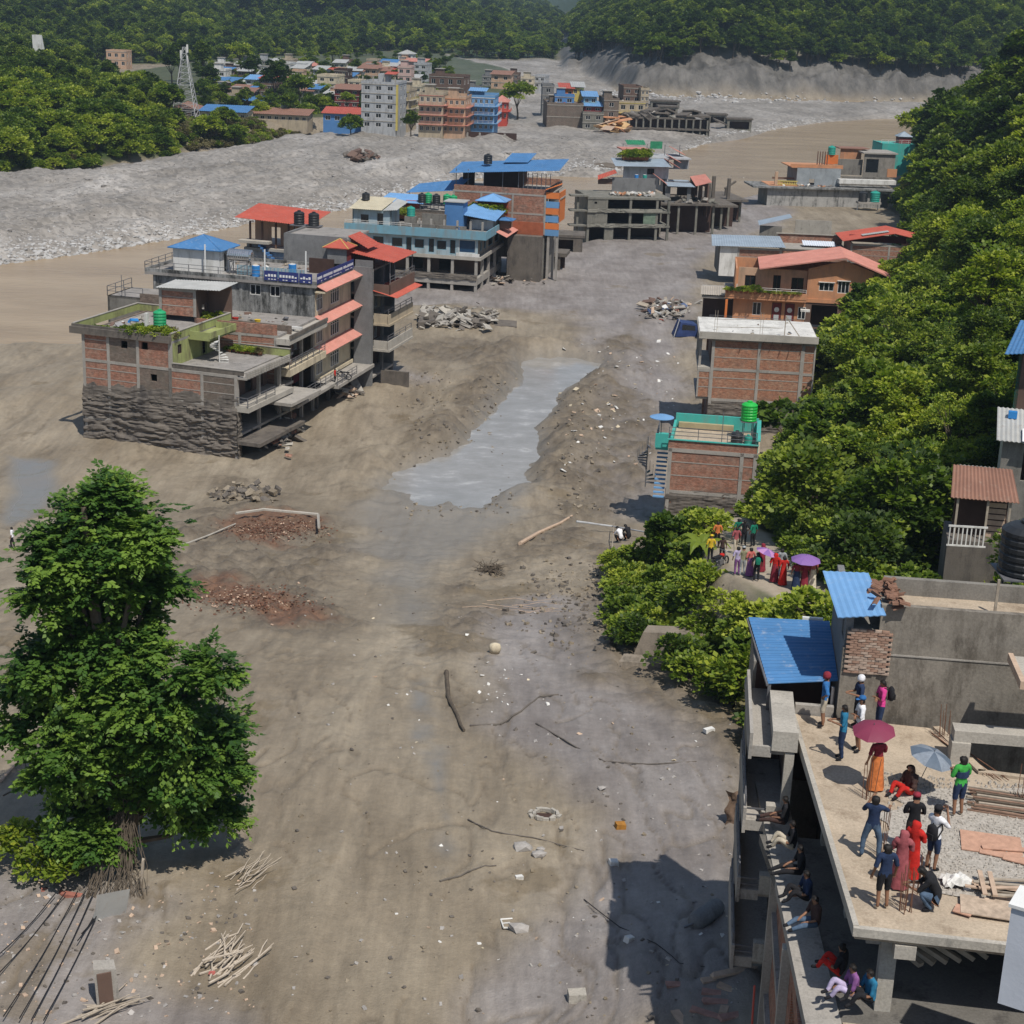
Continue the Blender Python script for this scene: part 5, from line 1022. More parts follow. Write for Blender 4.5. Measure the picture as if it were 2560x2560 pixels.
# brick side below the ledge, with slanting stair beams
for zz_,z0_ in ((z1-.3,z1-3.1),(z1-3.1,z1-6.0),(z1-6.0,8.0)):
    Q.wall('L',-1.15,-.8,9.6,z0_+.3,zz_,BRICK,[(.8,2.2,z0_+.9,zz_-.6)])
    Q.box('floor_beam',CONC,-1.3,-1.0,-.9,9.7,z0_,z0_+.3)
for y in (-1.0,3.2,9.3): Q.box('column',CONC2,-1.4,-1.1,y,y+.32,8,z1-.3)
Q.wall('F',-.9,-1.2,7,8,z1-.35,BRICKM,[(0,3,16.5,18.8),(0,3,13.4,15.8)])
mb=MB().bar((-1.9,5.3,7.0),(-1.7,5.5,-1.6),.03,0,6); Q.part(mb,'red_pipe',REDCL)
# balcony block on the left
W=B('balcony_house',(QO[0],QO[1],9.0),-6,'grey concrete house side with three stacked railed balconies below the blue shed')
for zc,xr in ((22.9,-.95),(20.4,-1.15),(18.0,-1.1),(15.6,-1.1)):
    W.box('beam_end',CONC2,-1.72,xr,9.8,10.1,zc-.65,zc); W.box('balcony_floor',CONC,-2.3,-1.0,10.1,14.6,zc-.9,zc-.7)
    W.box('balcony_wall',CONC,-2.4,-2.3,9.75,14.7,zc-.95,zc-.1); W.box('balcony_end',CONC,-2.3,-1.72,9.85,9.95,zc-.9,zc-.55)
    if zc<22: W.railing('L',-2.35,9.9,14.6,zc-.1,.35,METAL,2,.8); mb=MB(); W.fbox(mb,'F',9.9,-2.3,-1.7,-.02,.02,zc-.2,zc-.15); W.fbox(mb,'F',9.9,-2.3,-1.7,-.02,.02,zc-.4,zc-.36); W.part(mb,'rail',METAL)
    W.box('inner_wall',BROWNW,-1.12,-1.0,10.2,14.5,zc-3.0,zc-.7)
W.box('terrace_top',CONC2,-1.72,-1.0,10.1,12.9,22.5,22.9)
for zc in (22.2,19.75,17.3): W.box('column',CONC2,-1.3,-1.02,9.85,10.15,zc-2.4,zc)
# blue shed
Sh=B('blue_roofed_shed',(QO[0],QO[1],14.0),-6,'shed with a wide bright blue corrugated roof and dark open front beside the grey wall')
Sh.sheet('roof_sheet',[(-1.8,12.85,23.15),(.42,13.3,23.25),(.42,17.9,23.45),(-2.35,17.7,23.45)],ROOFB,.22,.018,1,.03,sheets=5)
mb=MB().bar((-1.82,12.8,9.1),(-2.38,17.75,9.4),.05,0,4); Sh.part(mb,'gutter',METAL)
Sh.wall('F',14.6,-2.1,.38,19,23.1,DARKW); Sh.wall('L',-2.2,14.7,17.6,12,23.1,GREYBR); Sh.box('floor_slab',CONC,-2.3,.38,12.62,17.6,21.0,21.3); Sh.box('parapet',CONC,-.9,.3,12.6,12.8,21.9,22.6); Sh.box('lower_wall',GREYBR,-2.15,.4,14.9,17.5,8,21)
for x in (-1.75,.25): Sh.box('post',METAL,x-.05,x+.05,12.9,13,21.3,23.15)
Sh.box('white_pipe',PIPE,-.5,.2,17.95,18.05,23.45,23.55)
# grey plastered house with tank
R_=B('grey_plastered_house',(QO[0],QO[1],12.0),-6,'big grey plastered house with brick patch and black tank behind the crowd')
PLW=mat_concrete('plaster_patchy',(.25,.225,.19),(.115,.10,.082),.75); R_.wall('F',12.75,1.45,12,12,26.1,PLW); R_.wall('F',12.7,.4,1.5,12,24.6,PLW)
R_.box('plaster_ridge',CONC,1.46,11,12.72,12.748,24.45,24.5)
R_.box('roof_slab',SLABLIT,1.5,12,12.95,15,25.5,25.75); R_.wall('B',15,1.7,12,12,26.3,GREYBR); R_.wall('L',.45,12.9,17.5,12,25.7,GREYPL,[(13.4,14.1,24.6,25.3)]); R_.wall('L',1.5,13,15,25.6,26.0,GREYBR)
R_.box('stair_head_wall',GREYBR,.5,1.6,12.73,14.9,24.6,25.2)
R_.sheet('blue_roof',[(.1,12.3,25.75),(1.55,12.3,25.95),(1.2,15,26.35),(-.25,15,26.3)],ROOFBL,.2,.012)
# the brick patch: single bricks
bmesh_=MB().box(-.112,.112,-.05,.05,-.034,.034).mesh('brick',[mat_plain('brick_loose',(.30,.19,.14),.9,.3,6)]); bme2=MB().box(-.112,.112,-.05,.05,-.034,.034).mesh('brick',[mat_plain('brick_loose_pale',(.38,.29,.23),.9,.3,6)])
rb=random.Random(3)
for j in range(18):
    for i in range(6):
        x=.47+.12+(i+.5*(j%2))*.235; z=23.85+j*.082
        if x>1.78: continue
        o=link('brick',bmesh_ if rb.random()<.6 else bme2,R_.root,(x,12.70-rb.random()*.035-.04*0,z-12)); o.rotation_euler=(rb.gauss(0,.02),rb.gauss(0,.02),rb.gauss(0,.03))
# old clay tiles heaped at the blue roof
tile=MB()
for i in range(5):
    t0=math.pi*i/5; t1=math.pi*(i+1)/5; a0=(.1*math.cos(t0),0,.06*math.sin(t0)); a1=(.1*math.cos(t1),0,.06*math.sin(t1)); tile.quad((a0[0],-.18,a0[2]),(a1[0],-.18,a1[2]),(a1[0],.18,a1[2]),(a0[0],.18,a0[2]),0,.015)
tme=tile.mesh('roof_tile',[TILE])
for i in range(46):
    a=rb.random(); side=rb.choice((0,1)); x=1.35+side*.42+rb.gauss(0,.1)+a*.2*side; y=14.8-a*2.3; z=26.05+rb.random()*.22
    o=link('roof_tile',tme,R_.root,(x,y,z-12)); o.rotation_euler=(rb.gauss(0,.35),rb.gauss(0,.3),rb.gauss(1.3,.7)); 
tank(R_.w(6.3,16.3,25.6),.85,1.7,TBLACK,'big black ribbed water tank on a steel stand over the grey house roof',.7,ribs=5)
R_.box('roof_post',WOOD,5.0,5.08,13.6,13.68,25.7,26.9); 
prop(MB().box(-.4,.4,-.4,.4,0,2.6).build('blue_tank_frame',BLUEW,loc=R_.w(8.3,16.4,25.6)),'blue painted box beside the black tank, cut by the right edge','box')
# beam and open bay right of the crowd
R_.box('beam',CONC2,3.6,9,9.9,10.5,23.0,23.35); R_.box('column',CONC2,3.55,4.1,9.8,10.4,20,23.0); R_.box('white_corner_slab',CONC2,5.0,9,9.0,12.0,25.2,25.35) if False else None
ws=B('white_slab_house',(QO[0],QO[1],12.0),-6,'pale flat roof slab corner with wooden edge cut by the right frame side')
ws.box('roof_slab',CONC2,5.35,9,9.6,11.6,25.0,25.2); ws.box('edge_board',WOODP,5.2,5.35,9.5,11.7,25.0,25.25); ws.box('column',CONC,6,6.4,10,10.4,12,25)
# white wall with emblem, bottom right
V=B('white_wall_house',(QO[0]+3.2,QO[1]-2.0,12.0),-30,'white painted corner wall with a faded brownish ornamental marking at the lower right edge')
V.box('wall',mat_plain('white_blue_wall',(.55,.58,.64),.6,.06,1),0,2.5,-.9,0,22.2,24.7)
orn=MB()
for i in range(9):
    t=i*.7; orn.bar((-.02,-.45+.12*math.cos(t)*(1+i%3*.4),10.75+i*.1),(-.02,-.45+.16*math.cos(t+1.4),10.81+i*.1),.03,0,5)
V.box('coping',PIPE,-.06,2.5,-.95,.05,24.7,24.78); V.part(orn,'painted_ornament',mat_plain('ornament_brown',(.28,.22,.14),.7,.2))
# right-edge houses on the slope
X=B('blue_roofed_hill_house',(31.5,102.1,10.0),-20,'house with bright blue roof and green wall, cut by the right edge above the shack')
X.wall('L',0,-4,6,8,20.5,mat_plain('green_wall_paint',(.03,.22,.16),.7,.15)); X.sheet('blue_roof',[(-.8,-5,20.6),(6,-5,21.6),(6,7,21.6),(-.8,7,20.6)],ROOFB,.25,.02); X.wall('F',-4,0,6,8,20.5,BROWNW)
Y_=B('slope_shack',(28.1,92.6,13.9),-14,'small shack with patched tin roof and white plastic sheeting below the blue-roofed hill house','shack')
Y_.wall('F',0,0,3.6,11,16.2,GREYBR,[(1.2,2.6,13.9,15.6)]); Y_.wall('L',0,0.2,3.2,11,16.4,TIN); Y_.wall('F',1.6,0,3.6,11,16,DARKW); Y_.sheet('tin_roof',[(-.4,-.5,16.3),(4.0,-.5,16.3),(4.0,3.6,17.3),(-.4,3.6,17.3)],TIN,.25,.03)
mb=MB(); r0=random.Random(5)
for i in range(14):
    for j in range(7): mb.v.append((1.0+i*.2,-.75+j*.28,16.35-13.9+j*.07+r0.random()*.14))
for i in range(13):
    for j in range(6): q0=i*7+j; mb.f.append((q0,q0+7,q0+8,q0+1)); mb.m.append(0)
Y_.part(mb,'plastic_sheeting',mat_plain('white_plastic',(.75,.75,.78),.4,.05),True); Y_.box('blue_jug',TBLUE,.2,.7,2.2,2.6,17.0,17.4)
Z_=B('timber_shack',(23.6,84.6,15.0),-10,'old timber hut with rusty tin roof on posts beside the white slatted fence','shack')
Z_.wall('F',1.0,0,3.4,12,16.6,DARKW); Z_.sheet('rusty_roof',[(-.4,-.3,16.7),(3.9,-.3,16.7),(3.6,2.9,17.8),(-.2,2.9,17.8)],RUST,.25,.03); Z_.sheet('tin_roof',[(.2,3,17.8),(2.6,3,17.8),(2.8,4.6,17.4),(.4,4.6,17.4)],TIN,.25,.03)
for x in (0.1,2.0,3.4): Z_.box('post',WOOD,x-.07,x+.07,-.1,.04,12.5,16.7)
for i in range(6): Z_.box('wall_board',WOODP,2.1,3.3,.9,.95,14.4+i*.33,14.66+i*.33)
X.root.location.z+=3.4; Y_.root.location.z+=3.8; Z_.root.location.z+=2.2; Z_.root.scale=(.82,.82,1)
MB().box(-.3,3.6,-.2,3.6,-8,-2.4+.0).build('earth_base',MUDW,Y_.root); MB().box(-.3,4,-.5,3.6,-9,-.6).build('earth_base',MUDW,Z_.root)
fe=empty('slatted_fence',(22.7,81.9,2.35),math.radians(-4),'white slatted balcony fence in front of the timber hut','fence')
for i in range(9): MB().box(i*.22-.03,i*.22+.03,-.03,.03,14.75,15.75).build('slat',WHITE,fe)
MB().box(-.1,1.9,-.05,.0,15.72,15.82).build('top_rail',WHITE,fe); MB().box(-.1,1.9,-.05,.0,14.68,14.76).build('bottom_rail',WHITE,fe)
BLH=q; TBH=l; OGH=o_; S2H=s2; B2H=b2
# ================================================================== VEGETATION
LEAF1=mat_leaf('leaves_hill',(.04,.075,.010),(.14,.21,.022),(.36,.40,.045),.42)
LEAF2=mat_leaf('leaves_dark',(.028,.055,.010),(.085,.135,.018),(.23,.28,.035),.4)
LEAF3=mat_leaf('leaves_big_tree',(.018,.05,.012),(.055,.125,.02),(.17,.27,.04),.32)
LEAF4=mat_leaf('leaves_bright',(.05,.095,.012),(.17,.24,.026),(.40,.44,.06),.42)
LEAF5=mat_leaf('leaves_dry',(.06,.05,.02),(.14,.12,.05),(.25,.22,.12))
def leafmesh(name,cent,dirs,size,mat,seed=0,aspect=.42,tone=None,fold=False):
    "cent Nx3, dirs Nx3 leaf axis; a pointed leaf quad for each"
    r=np.random.default_rng(seed); n=len(cent)
    d=dirs/np.linalg.norm(dirs,axis=1,keepdims=True); a=r.normal(size=(n,3)); s_=np.cross(d,a); s_/=np.linalg.norm(s_,axis=1,keepdims=True)+1e-9
    # leaves show their face upward: take the side vector most horizontal
    up=np.array([0,0,1.0]); s2=np.cross(d,up); s2/=np.linalg.norm(s2,axis=1,keepdims=True)+1e-6; s_=s2*.8+s_*.45; s_/=np.linalg.norm(s_,axis=1,keepdims=True)
    L=(size*r.uniform(.6,1.25,n))[:,None]; 
    v=np.stack([cent,cent+d*L*.5+s_*L*aspect,cent+d*L,cent+d*L*.5-s_*L*aspect],1).reshape(-1,3)
    me=bpy.data.meshes.new(name); me.vertices.add(4*n); me.vertices.foreach_set('co',v.ravel().astype(np.float32)); me.loops.add(4*n)
    me.loops.foreach_set('vertex_index',np.arange(4*n,dtype=np.int32)); me.polygons.add(n); me.polygons.foreach_set('loop_start',np.arange(0,4*n,4,dtype=np.int32)); me.update()
    if tone is None: tone=r.uniform(0,1,n)
    at_=me.attributes.new('tone','FLOAT','POINT'); at_.data.foreach_set('value',np.repeat(np.clip(tone,0,1),4).astype(np.float32)); me.materials.append(mat); return me
def crown_pts(seed,nclump,R,cr,per,squash=.8,zmin=-.35,shell=.5):
    r=np.random.default_rng(seed); C=[];D=[];T=[]; K=[]
    for k in range(nclump):
        while True:
            p=r.normal(size=3); p/=np.linalg.norm(p)
            if p[2]>zmin: break
        p=p*r.uniform(shell,1.0)*np.array(R)*r.uniform(.85,1.1); c_r=cr*r.uniform(.6,1.3); K.append(p)
        q=r.normal(size=(per,3)); q/=np.linalg.norm(q,axis=1,keepdims=True); q[:,2]=np.abs(q[:,2])*.9-.25
        pos=p+q*c_r*(r.uniform(.55,1.0,(per,1)))*np.array([1,1,squash]); dr=q+p/np.linalg.norm(p)*.35+r.normal(size=(per,3))*.45; dr[:,2]-=.15
        C.append(pos);D.append(dr);T.append(np.clip(r.uniform(.2,.8)+r.normal(size=per)*.18,0,1))
    return np.concatenate(C),np.concatenate(D),np.concatenate(T),np.array(K)
def trunkmesh(name,K,h,r0,n=7,seed=0):
    mb=MB(); r=random.Random(seed); top=Vector((r.gauss(0,.2),r.gauss(0,.2),h*.55)); mb.tube([(0,0,-1.5),(0,0,h*.25),tuple(top)],[r0*1.2,r0*.85,r0*.6],0,8)
    idx=list(range(len(K))); r.shuffle(idx)
    for i in idx[:n]:
        p=Vector((float(K[i][0]),float(K[i][1]),float(K[i][2])+h)); m_=top.lerp(p,.5)+Vector((0,0,-.1*h*r.random())); mb.tube([tuple(top*r.uniform(.7,1)),tuple(m_),tuple(p)],[r0*.45,r0*.28,r0*.1],0,5)
    return mb.mesh(name,BARK)
def tree_proto(seed,nclump,R,cr,per,leaf,mat,h,r0,aspect=.42,zmin=-.35,squash=.8,shell=.5):
    C,D,T,K=crown_pts(seed,nclump,R,cr,per,squash,zmin,shell); C[:,2]+=h
    return leafmesh('crown',C,D,leaf,mat,seed,aspect,T),trunkmesh('trunk',K,h,r0,7,seed)
PT={}
PT['a']=tree_proto(1,46,(2.6,2.6,2.3),.85,90,.34,LEAF1,3.4,.2)
PT['b']=tree_proto(2,40,(3.0,2.7,2.0),.95,90,.32,LEAF2,3.0,.22)
PT['c']=tree_proto(3,44,(2.2,2.4,2.8),.8,85,.38,LEAF4,3.2,.16,.5)
PT['d']=tree_proto(4,30,(2.7,2.5,1.5),.8,110,.28,LEAF1,1.6,.12)
PT['e']=tree_proto(5,34,(2.4,2.8,3.0),1.0,110,.30,LEAF2,4.2,.22)
PT['g']=tree_proto(9,26,(2.3,2.1,2.6),.65,60,.24,LEAF4,3.6,.14,.3,shell=.7)
PT['h']=tree_proto(10,20,(2.9,2.9,1.2),.7,80,.42,LEAF1,3.8,.16,.6,shell=.65)
PT['s']=tree_proto(6,16,(1.3,1.3,.9),.5,70,.26,LEAF4,.9,.06)
PT['t']=tree_proto(7,18,(1.4,1.2,1.0),.5,70,.22,LEAF1,.9,.06)
PT['y']=tree_proto(8,14,(1.3,1.3,.8),.5,60,.26,LEAF5,.8,.05)
# far prototypes
PT['fa']=tree_proto(11,40,(3.4,3.4,3.6),1.25,85,.62,LEAF2,7.5,.3,.5)
PT['fb']=tree_proto(12,38,(3.9,3.7,3.0),1.3,85,.62,LEAF1,7.0,.3,.5)
PT['fc']=tree_proto(13,36,(2.8,2.8,4.4),1.15,85,.6,LEAF2,8.5,.3,.5)
PT['fd']=tree_proto(14,40,(3.3,3.3,2.2),1.0,90,.5,LEAF4,3.4,.2,.5)
def banana(seed):
    r=random.Random(seed); mb=MB()
    for i in range(9):
        a=i*.7+r.random()*.4; L=2.0*r.uniform(.7,1.1); w_=.28; p=Vector((0,0,1.5)); q=[]
        for k in range(7):
            t=k/6; q.append((p+Vector((math.cos(a)*L*t*.8,math.sin(a)*L*t*.8,L*(t*1.1-t*t*1.1))),w_*math.sin(math.pi*min(1,t*1.02+.05))+.02))
        side=Vector((-math.sin(a),math.cos(a),0)); k0=len(mb.v)
        for c,ww in q: mb.v+=[tuple(c-side*ww-Vector((0,0,.06))),tuple(c),tuple(c+side*ww-Vector((0,0,.06)))]
        for k in range(6):
            b_=k0+3*k; mb.f+=[(b_,b_+1,b_+4,b_+3),(b_+1,b_+2,b_+5,b_+4)]; mb.m+=[0,0]
    me=mb.mesh('crown',LEAF4); at_=me.attributes.new('tone','FLOAT','POINT'); at_.data.foreach_set('value',np.full(len(me.vertices),.45,np.float32))
    return me,MB().bar((0,0,-.5),(0,0,1.6),.12,0,7,.07).mesh('trunk',LEAF1)
PT['ban']=banana(3)
def plant(kind,loc,s,rz,label,group,name='tree',cat='tree',sz=1.0,r=RNG):
    o=empty(name,loc,rz,label,cat,group); o.scale=(s,s,s*sz)
    cm,tm=PT[kind]; link('crown',cm,o); link('trunk',tm,o); return o
def inview(x,y,z,m=120):
    v=(x,y,z-CAM_Z); f=v[1]*math.cos(PITCH)-v[2]*math.sin(PITCH); u=v[1]*math.sin(PITCH)+v[2]*math.cos(PITCH)
    if f<1: return False
    a,b_=v[0]/f,u/f; c,s_=math.cos(ROLL),math.sin(ROLL); px=1280+F_PX*(c*a+s_*b_); py=1280-F_PX*(-s_*a+c*b_)
    return -m<px<2560+m and -m<py<2560+m*2
rt=random.Random(11)
KEEP=[(1740,2000,800,1000,160),(1720,2120,640,800,216),(2120,2225,650,700,216),(2050,2300,575,665,258),(1870,2270,380,560,358),(2190,2280,330,400,380),(1620,1895,1000,1230,130),
 (1755,1860,1300,1400,104),(1790,1950,1385,1445,90),(1850,2060,1425,1475,84),(1980,2120,1455,1492,82),(2455,2570,1000,1110,91),(2345,2485,1185,1330,83),(2445,2570,1110,1230,83)]
def pxof(x,y,z):
    v=(x,y,z-CAM_Z); f=v[1]*math.cos(PITCH)-v[2]*math.sin(PITCH); u=v[1]*math.sin(PITCH)+v[2]*math.cos(PITCH)
    a,b_=v[0]/f,u/f; c,s_=math.cos(ROLL),math.sin(ROLL); return 1280+F_PX*(c*a+s_*b_),1280-F_PX*(-s_*a+c*b_),F_PX/f
def hides(x,y,z,h,rad):
    if y>390: return False
    cx,cy,k=pxof(x,y,z+h); rr=rad*k*.8
    for x0,x1,y0,y1,dep in KEEP:
        if y<dep+1 and x0-rr<cx<x1+rr and y0-rr<cy<y1+rr: return True
    return False
# ---- right hillside: individual trees, nearest first
pts=[]; tries=0
BLD=[(17,131,7.5),(25,168,7.5),(38,222,11.5),(42,266,11),(57,265,7.5),(68,372,17),(76,388,15),(85,392,9),(90,395,7)]
cand=[(rt.uniform(10,150),58+412*rt.random()**1.4) for _ in range(26000)]
ca=np.array(cand); dd=sdist(HILLR,ca[:,0],ca[:,1]); dpp,_=ldist(PATH,ca[:,0],ca[:,1]); zs=gh(ca[:,0],ca[:,1])
order=sorted([i for i in range(len(cand)) if dd[i]>.2],key=lambda i:ca[i,1])
grid={}
for i in order:
    x,y=cand[i]
    if y>135 and dd[i]>14+ (y-130)*.16: continue
    if y<135 and dd[i]>34: continue
    if not inview(x,y,zs[i]+3): continue
    rad=(1.3+1.5*rt.random()**.7) if y<150 else (2.0+1.6*rt.random())+(y-150)*.006
    if y<96 and dpp[i]<3.6+0: continue
    if dpp[i]<4.0 and y<119: continue
    if y<58.5: continue
    if any((x-bx)**2+(y-by)**2<br*br for bx,by,br in BLD): continue
    if 20.5<x<33 and 78<y<101 and not(y<84 and x<22.5): continue
    if hides(x,y,zs[i],rad*1.3,rad) or hides(x,y,zs[i],rad*.6,rad): continue
    g_=(int(x/rad/1.3),int(y/rad/1.3)); ok=True
    for (xx,yy,rr_) in pts[-220:]:
        if (xx-x)**2+(yy-y)**2<((.86 if y<170 else .74)*(rad+rr_)*.95)**2: ok=False; break
    if ok: pts.append((x,y,rad))
nR=0
pts.sort(key=lambda p:p[1]); print('hill trees',len(pts))
labs={'a':'bushy green broadleaf tree on the steep right hillside','b':'dark green spreading tree on the steep right hillside','c':'light green large-leaved tree on the steep right hillside','d':'low dense shrubby tree on the steep right hillside','e':'tall dark tree on the steep right hillside','g':'thin open-crowned tree on the steep right hillside','h':'flat-topped big-leaved tree on the steep right hillside'}
for (x,y,rad) in pts[:190]:
    k_=rt.choices('abcdegh',[3,2,3,3,2,2.5,2])[0]
    if y<80: k_=rt.choice('dca')
    s=rad/2.5*rt.uniform(.65,1.3)
    if y<76: s*=.62
    plant(k_,(x,y,hz(x,y)-.3),s,rt.uniform(0,6.3),labs[k_],'broadleaf trees covering the right hillside: '+{'a':'bushy','b':'spreading','c':'large-leaved','d':'low','e':'tall','g':'open-crowned','h':'flat-topped'}[k_])
# ---- hedge along the path and embankment
hed=[]
for _ in range(9000):
    x,y=rt.uniform(5,22),rt.uniform(58,121); hed.append((x,y))
ha=np.array(hed); hd,_=ldist(PATH,ha[:,0],ha[:,1]); hs=sdist(HILLR,ha[:,0],ha[:,1]); 
side=np.array([1 if x<np.interp(y,[62,76,86,92,100,110,117],[14.6,14.2,16.4,14.6,14.8,15.4,15.4]) else -1 for x,y in hed])
kept=[]
for i,(x,y) in enumerate(hed):
    if hd[i]<2.5 or hd[i]>8.2 and side[i]>0: continue
    if side[i]>0 and not(75<y<113): continue
    if side[i]>0 and 82<y<90 and x<9.2: continue
    if side[i]<0 and (hd[i]>6.5 or y>100 and hd[i]<3.2): continue
    if (x-17)**2+(y-135)**2<64 or hides(x,y,hz(x,y),1.2,1.0): continue
    if y<62: continue
    if all((a-x)**2+(b_-y)**2>1.15**2 for a,b_ in kept): kept.append((x,y))
print('hedge',len(kept))
for x,y in kept:
    k_=rt.choices(['s','t','y','d'],[5,4,.6,1])[0]; s=rt.uniform(.7,1.25)*(1 if k_!='d' else .45)
    plant(k_,(x,y,hz(x,y)-.1),s,rt.uniform(0,6.3),{'s':'bright green bush in the hedge beside the footpath','t':'small-leaved green bush in the hedge beside the footpath','y':'yellowing bush in the hedge beside the footpath','d':'low round bush in the hedge beside the footpath'}[k_],'hedge bushes along the footpath: '+{'s':'bright','t':'small-leaved','y':'yellowing','d':'round'}[k_],'bush','bush')
# ---- named single plants by the path
p=P(1690,1420,6.0); plant('c',(11.5,108,4.6),.95,.5,'bright round fig-like tree at the outer bend of the footpath',None)
plant('c',(9.6,110,3.2),.7,2.5,'smaller light green tree on the mud side of the bend tree',None)
plant('ban',(12.2,101,8.2),1.2,.3,'banana plant with drooping pale leaf between path and mud',None,'banana_plant','plant')
for i,(x,y,l) in enumerate(((27.5,103,'banana plant among the trees below the slope shack'),(24.5,118,'banana plant on the slope above the turquoise house'),(22.0,96,'banana plant standing in the dark gap beside the footpath trees'),(31,130,'highest banana plant on the right hillside'))):
    plant('ban',(x,y,hz(x,y)+1.5),1.3,i*1.1,l,None,'banana_plant','plant')
plant('b',(19.8,106,hz(19.8,106)+.5),1.35,1.0,'large rounded dark tree overhanging the head of the footpath',None)
plant('a',(24,97,hz(24,97)),1.35,2.0,'broad tree with bright lit crown between the path and the timber hut',None)
plant('d',(15.4,55.2,16.6),.8,0,'leafy bush beyond the beam right of the crowd',None,'bush','bush'); plant('c',(14.5,50.5,17.5),.5,1,'glossy bush under the beam right of the crowd',None,'bush','bush')
plant('e',(26.5,77.5,hz(26.5,77.5)),.9,1,'dark tree at the right edge above the black tank',None)
# ---- big foreground tree
def big_tree():
    o=empty('foreground_tree',(-14.9,58.6,9.9),0,'tall leafy tree with drooping feathery leaves standing alone in the mud at lower left','tree')
    lob=[(285,1245,.9),(265,1320,1.9),(170,1390,1.4),(350,1370,1.2),(235,1460,2.1),(365,1480,1.2),(140,1500,1.2),(320,1560,1.2),(200,1575,1.1),(110,1680,1.1),(230,1720,1.7),(370,1790,1.7),(510,1690,1.0),(110,1810,1.2),(250,1880,2.0),(440,1850,1.9),(545,1840,1.0),(560,1930,.85),(310,2000,1.5),(520,2040,1.2),(140,1950,1.2),(190,2060,1.0),(400,1980,1.5),(75,1740,.8),(470,1950,1.4),(150,1650,1.3),(255,1635,1.5),(335,1660,1.2),(240,2110,1.0)]
    r=np.random.default_rng(5); C=[];D=[];T=[]; K=[]
    for i,(px,py,R) in enumerate(lob):
        d=ray(px,py); R*=.86; dy=r.uniform(-1.2,1.2); t=(58.6+dy)/d[1]; c=np.array([d[0]*t+14.9,dy,CAM_Z+d[2]*t-9.9]); K.append(c)
        n=int(340*R**1.6)+90; q=r.normal(size=(n,3)); q/=np.linalg.norm(q,axis=1,keepdims=True); q[:,2]=np.where(r.random(n)<.8,np.abs(q[:,2]),q[:,2]*.6)
        # sprays grouped in tufts
        m=max(6,n//14); tf=q[r.integers(0,n,m)]; idx=r.integers(0,m,n); qq=tf[idx]+r.normal(size=(n,3))*.16; rr_=r.uniform(.6,1.06,n)[:,None]*(1+.28*r.normal(size=(m,1))[idx])
        pos=c+qq*R*rr_*np.array([1,1,.9]); dr=qq*np.array([1,1,.45])+r.normal(size=(n,3))*.45; dr[:,2]+=.1; dr/=np.linalg.norm(dr,axis=1,keepdims=True)
        tone=np.clip(.45+.22*r.normal(size=m)[idx]+.08*r.normal(size=n),0,1)
        Ls=r.uniform(.4,.75,n)
        for k in range(6):
            f=(k+.6)/6; side=np.cross(dr,[0,0,1.0]); side/=np.linalg.norm(side,axis=1,keepdims=True)+1e-6
            base=pos+dr*(Ls*f)[:,None]-np.array([0,0,1])*(Ls*f*f*.35)[:,None]
            for sg in (-1,1):
                if k==5 and sg==1: ld=dr*1.0
                else: ld=side*sg*.9+dr*.55
                ld=ld+np.array([0,0,-.3]); C.append(base);D.append(ld+0*tone[:,None]);T.append(tone)
    C=np.concatenate(C);D=np.concatenate(D);T=np.concatenate(T); print('big tree leaflets',len(C))
    link('crown',leafmesh('crown',C,D,.24,LEAF3,9,.30,T),o)
    # hanging creepers
    C=[];D=[];T=[]
    for i in range(30):
        px=r.choice([r.uniform(120,260),r.uniform(120,240),r.uniform(400,470)]); py=r.uniform(1680,1990); d=ray(px,py); dy=r.uniform(-2.2,-.6); t=(58.6+dy)/d[1]; c=np.array([d[0]*t+14.9,dy,CAM_Z+d[2]*t-9.9]); L=r.uniform(1.2,3.2); n=int(L*34)
        zz=np.sort(r.uniform(0,1,n))*L; C.append(np.stack([c[0]+r.normal(size=n)*.13,c[1]+r.normal(size=n)*.13,np.maximum(.3,c[2]-zz)],1)); D.append(np.stack([r.normal(size=n)*.5,r.normal(size=n)*.5-.3,-np.ones(n)],1)); T.append(np.clip(r.uniform(.3,.9)+r.normal(size=n)*.12,0,1))
    link('creeper',leafmesh('creeper',np.concatenate(C),np.concatenate(D),.2,LEAF3,4,.45,np.concatenate(T)),o)
    mb=MB(); mb.tube([(0,0,-1),(.3,.1,3),(-.2,0,7),(-.9,0,12),(-1.0,0,15)],[.45,.36,.3,.2,.1],0,9)
    for c in K: 
        z=min(c[2]*.75,12); s0=Vector((-.05*z+.2,0,z*.8)); mb.tube([tuple(s0),tuple((s0+Vector(c))/2+Vector((0,0,-.3))),tuple(c)],[.16,.11,.05],0,6)
    mb.build('trunk',BARK,o)
    # aerial roots at the foot
    mb=MB(); rr_=random.Random(2)
    for i in range(60):
        a=rr_.uniform(-2.2,-.6); mb.tube([(.2+rr_.gauss(0,.3),-.4+rr_.gauss(0,.2),3.4),(.1+math.cos(a)*1.1+rr_.gauss(0,.2),-1.2+math.sin(a)*.6,1.0),(math.cos(a)*1.6+rr_.gauss(0,.2),-1.9+math.sin(a)*.9,.0)],.014,0,4)
    mb.build('hanging_roots',BARK,o)
big_tree()
plant('s',(-17.3,57.2,9.9),.9,0,'low green bush at the left edge beside the big tree',None,'bush','bush'); plant('t',(-18.6,58.2,9.9),1.1,1,'second bush at the left edge behind the low one',None,'bush','bush')
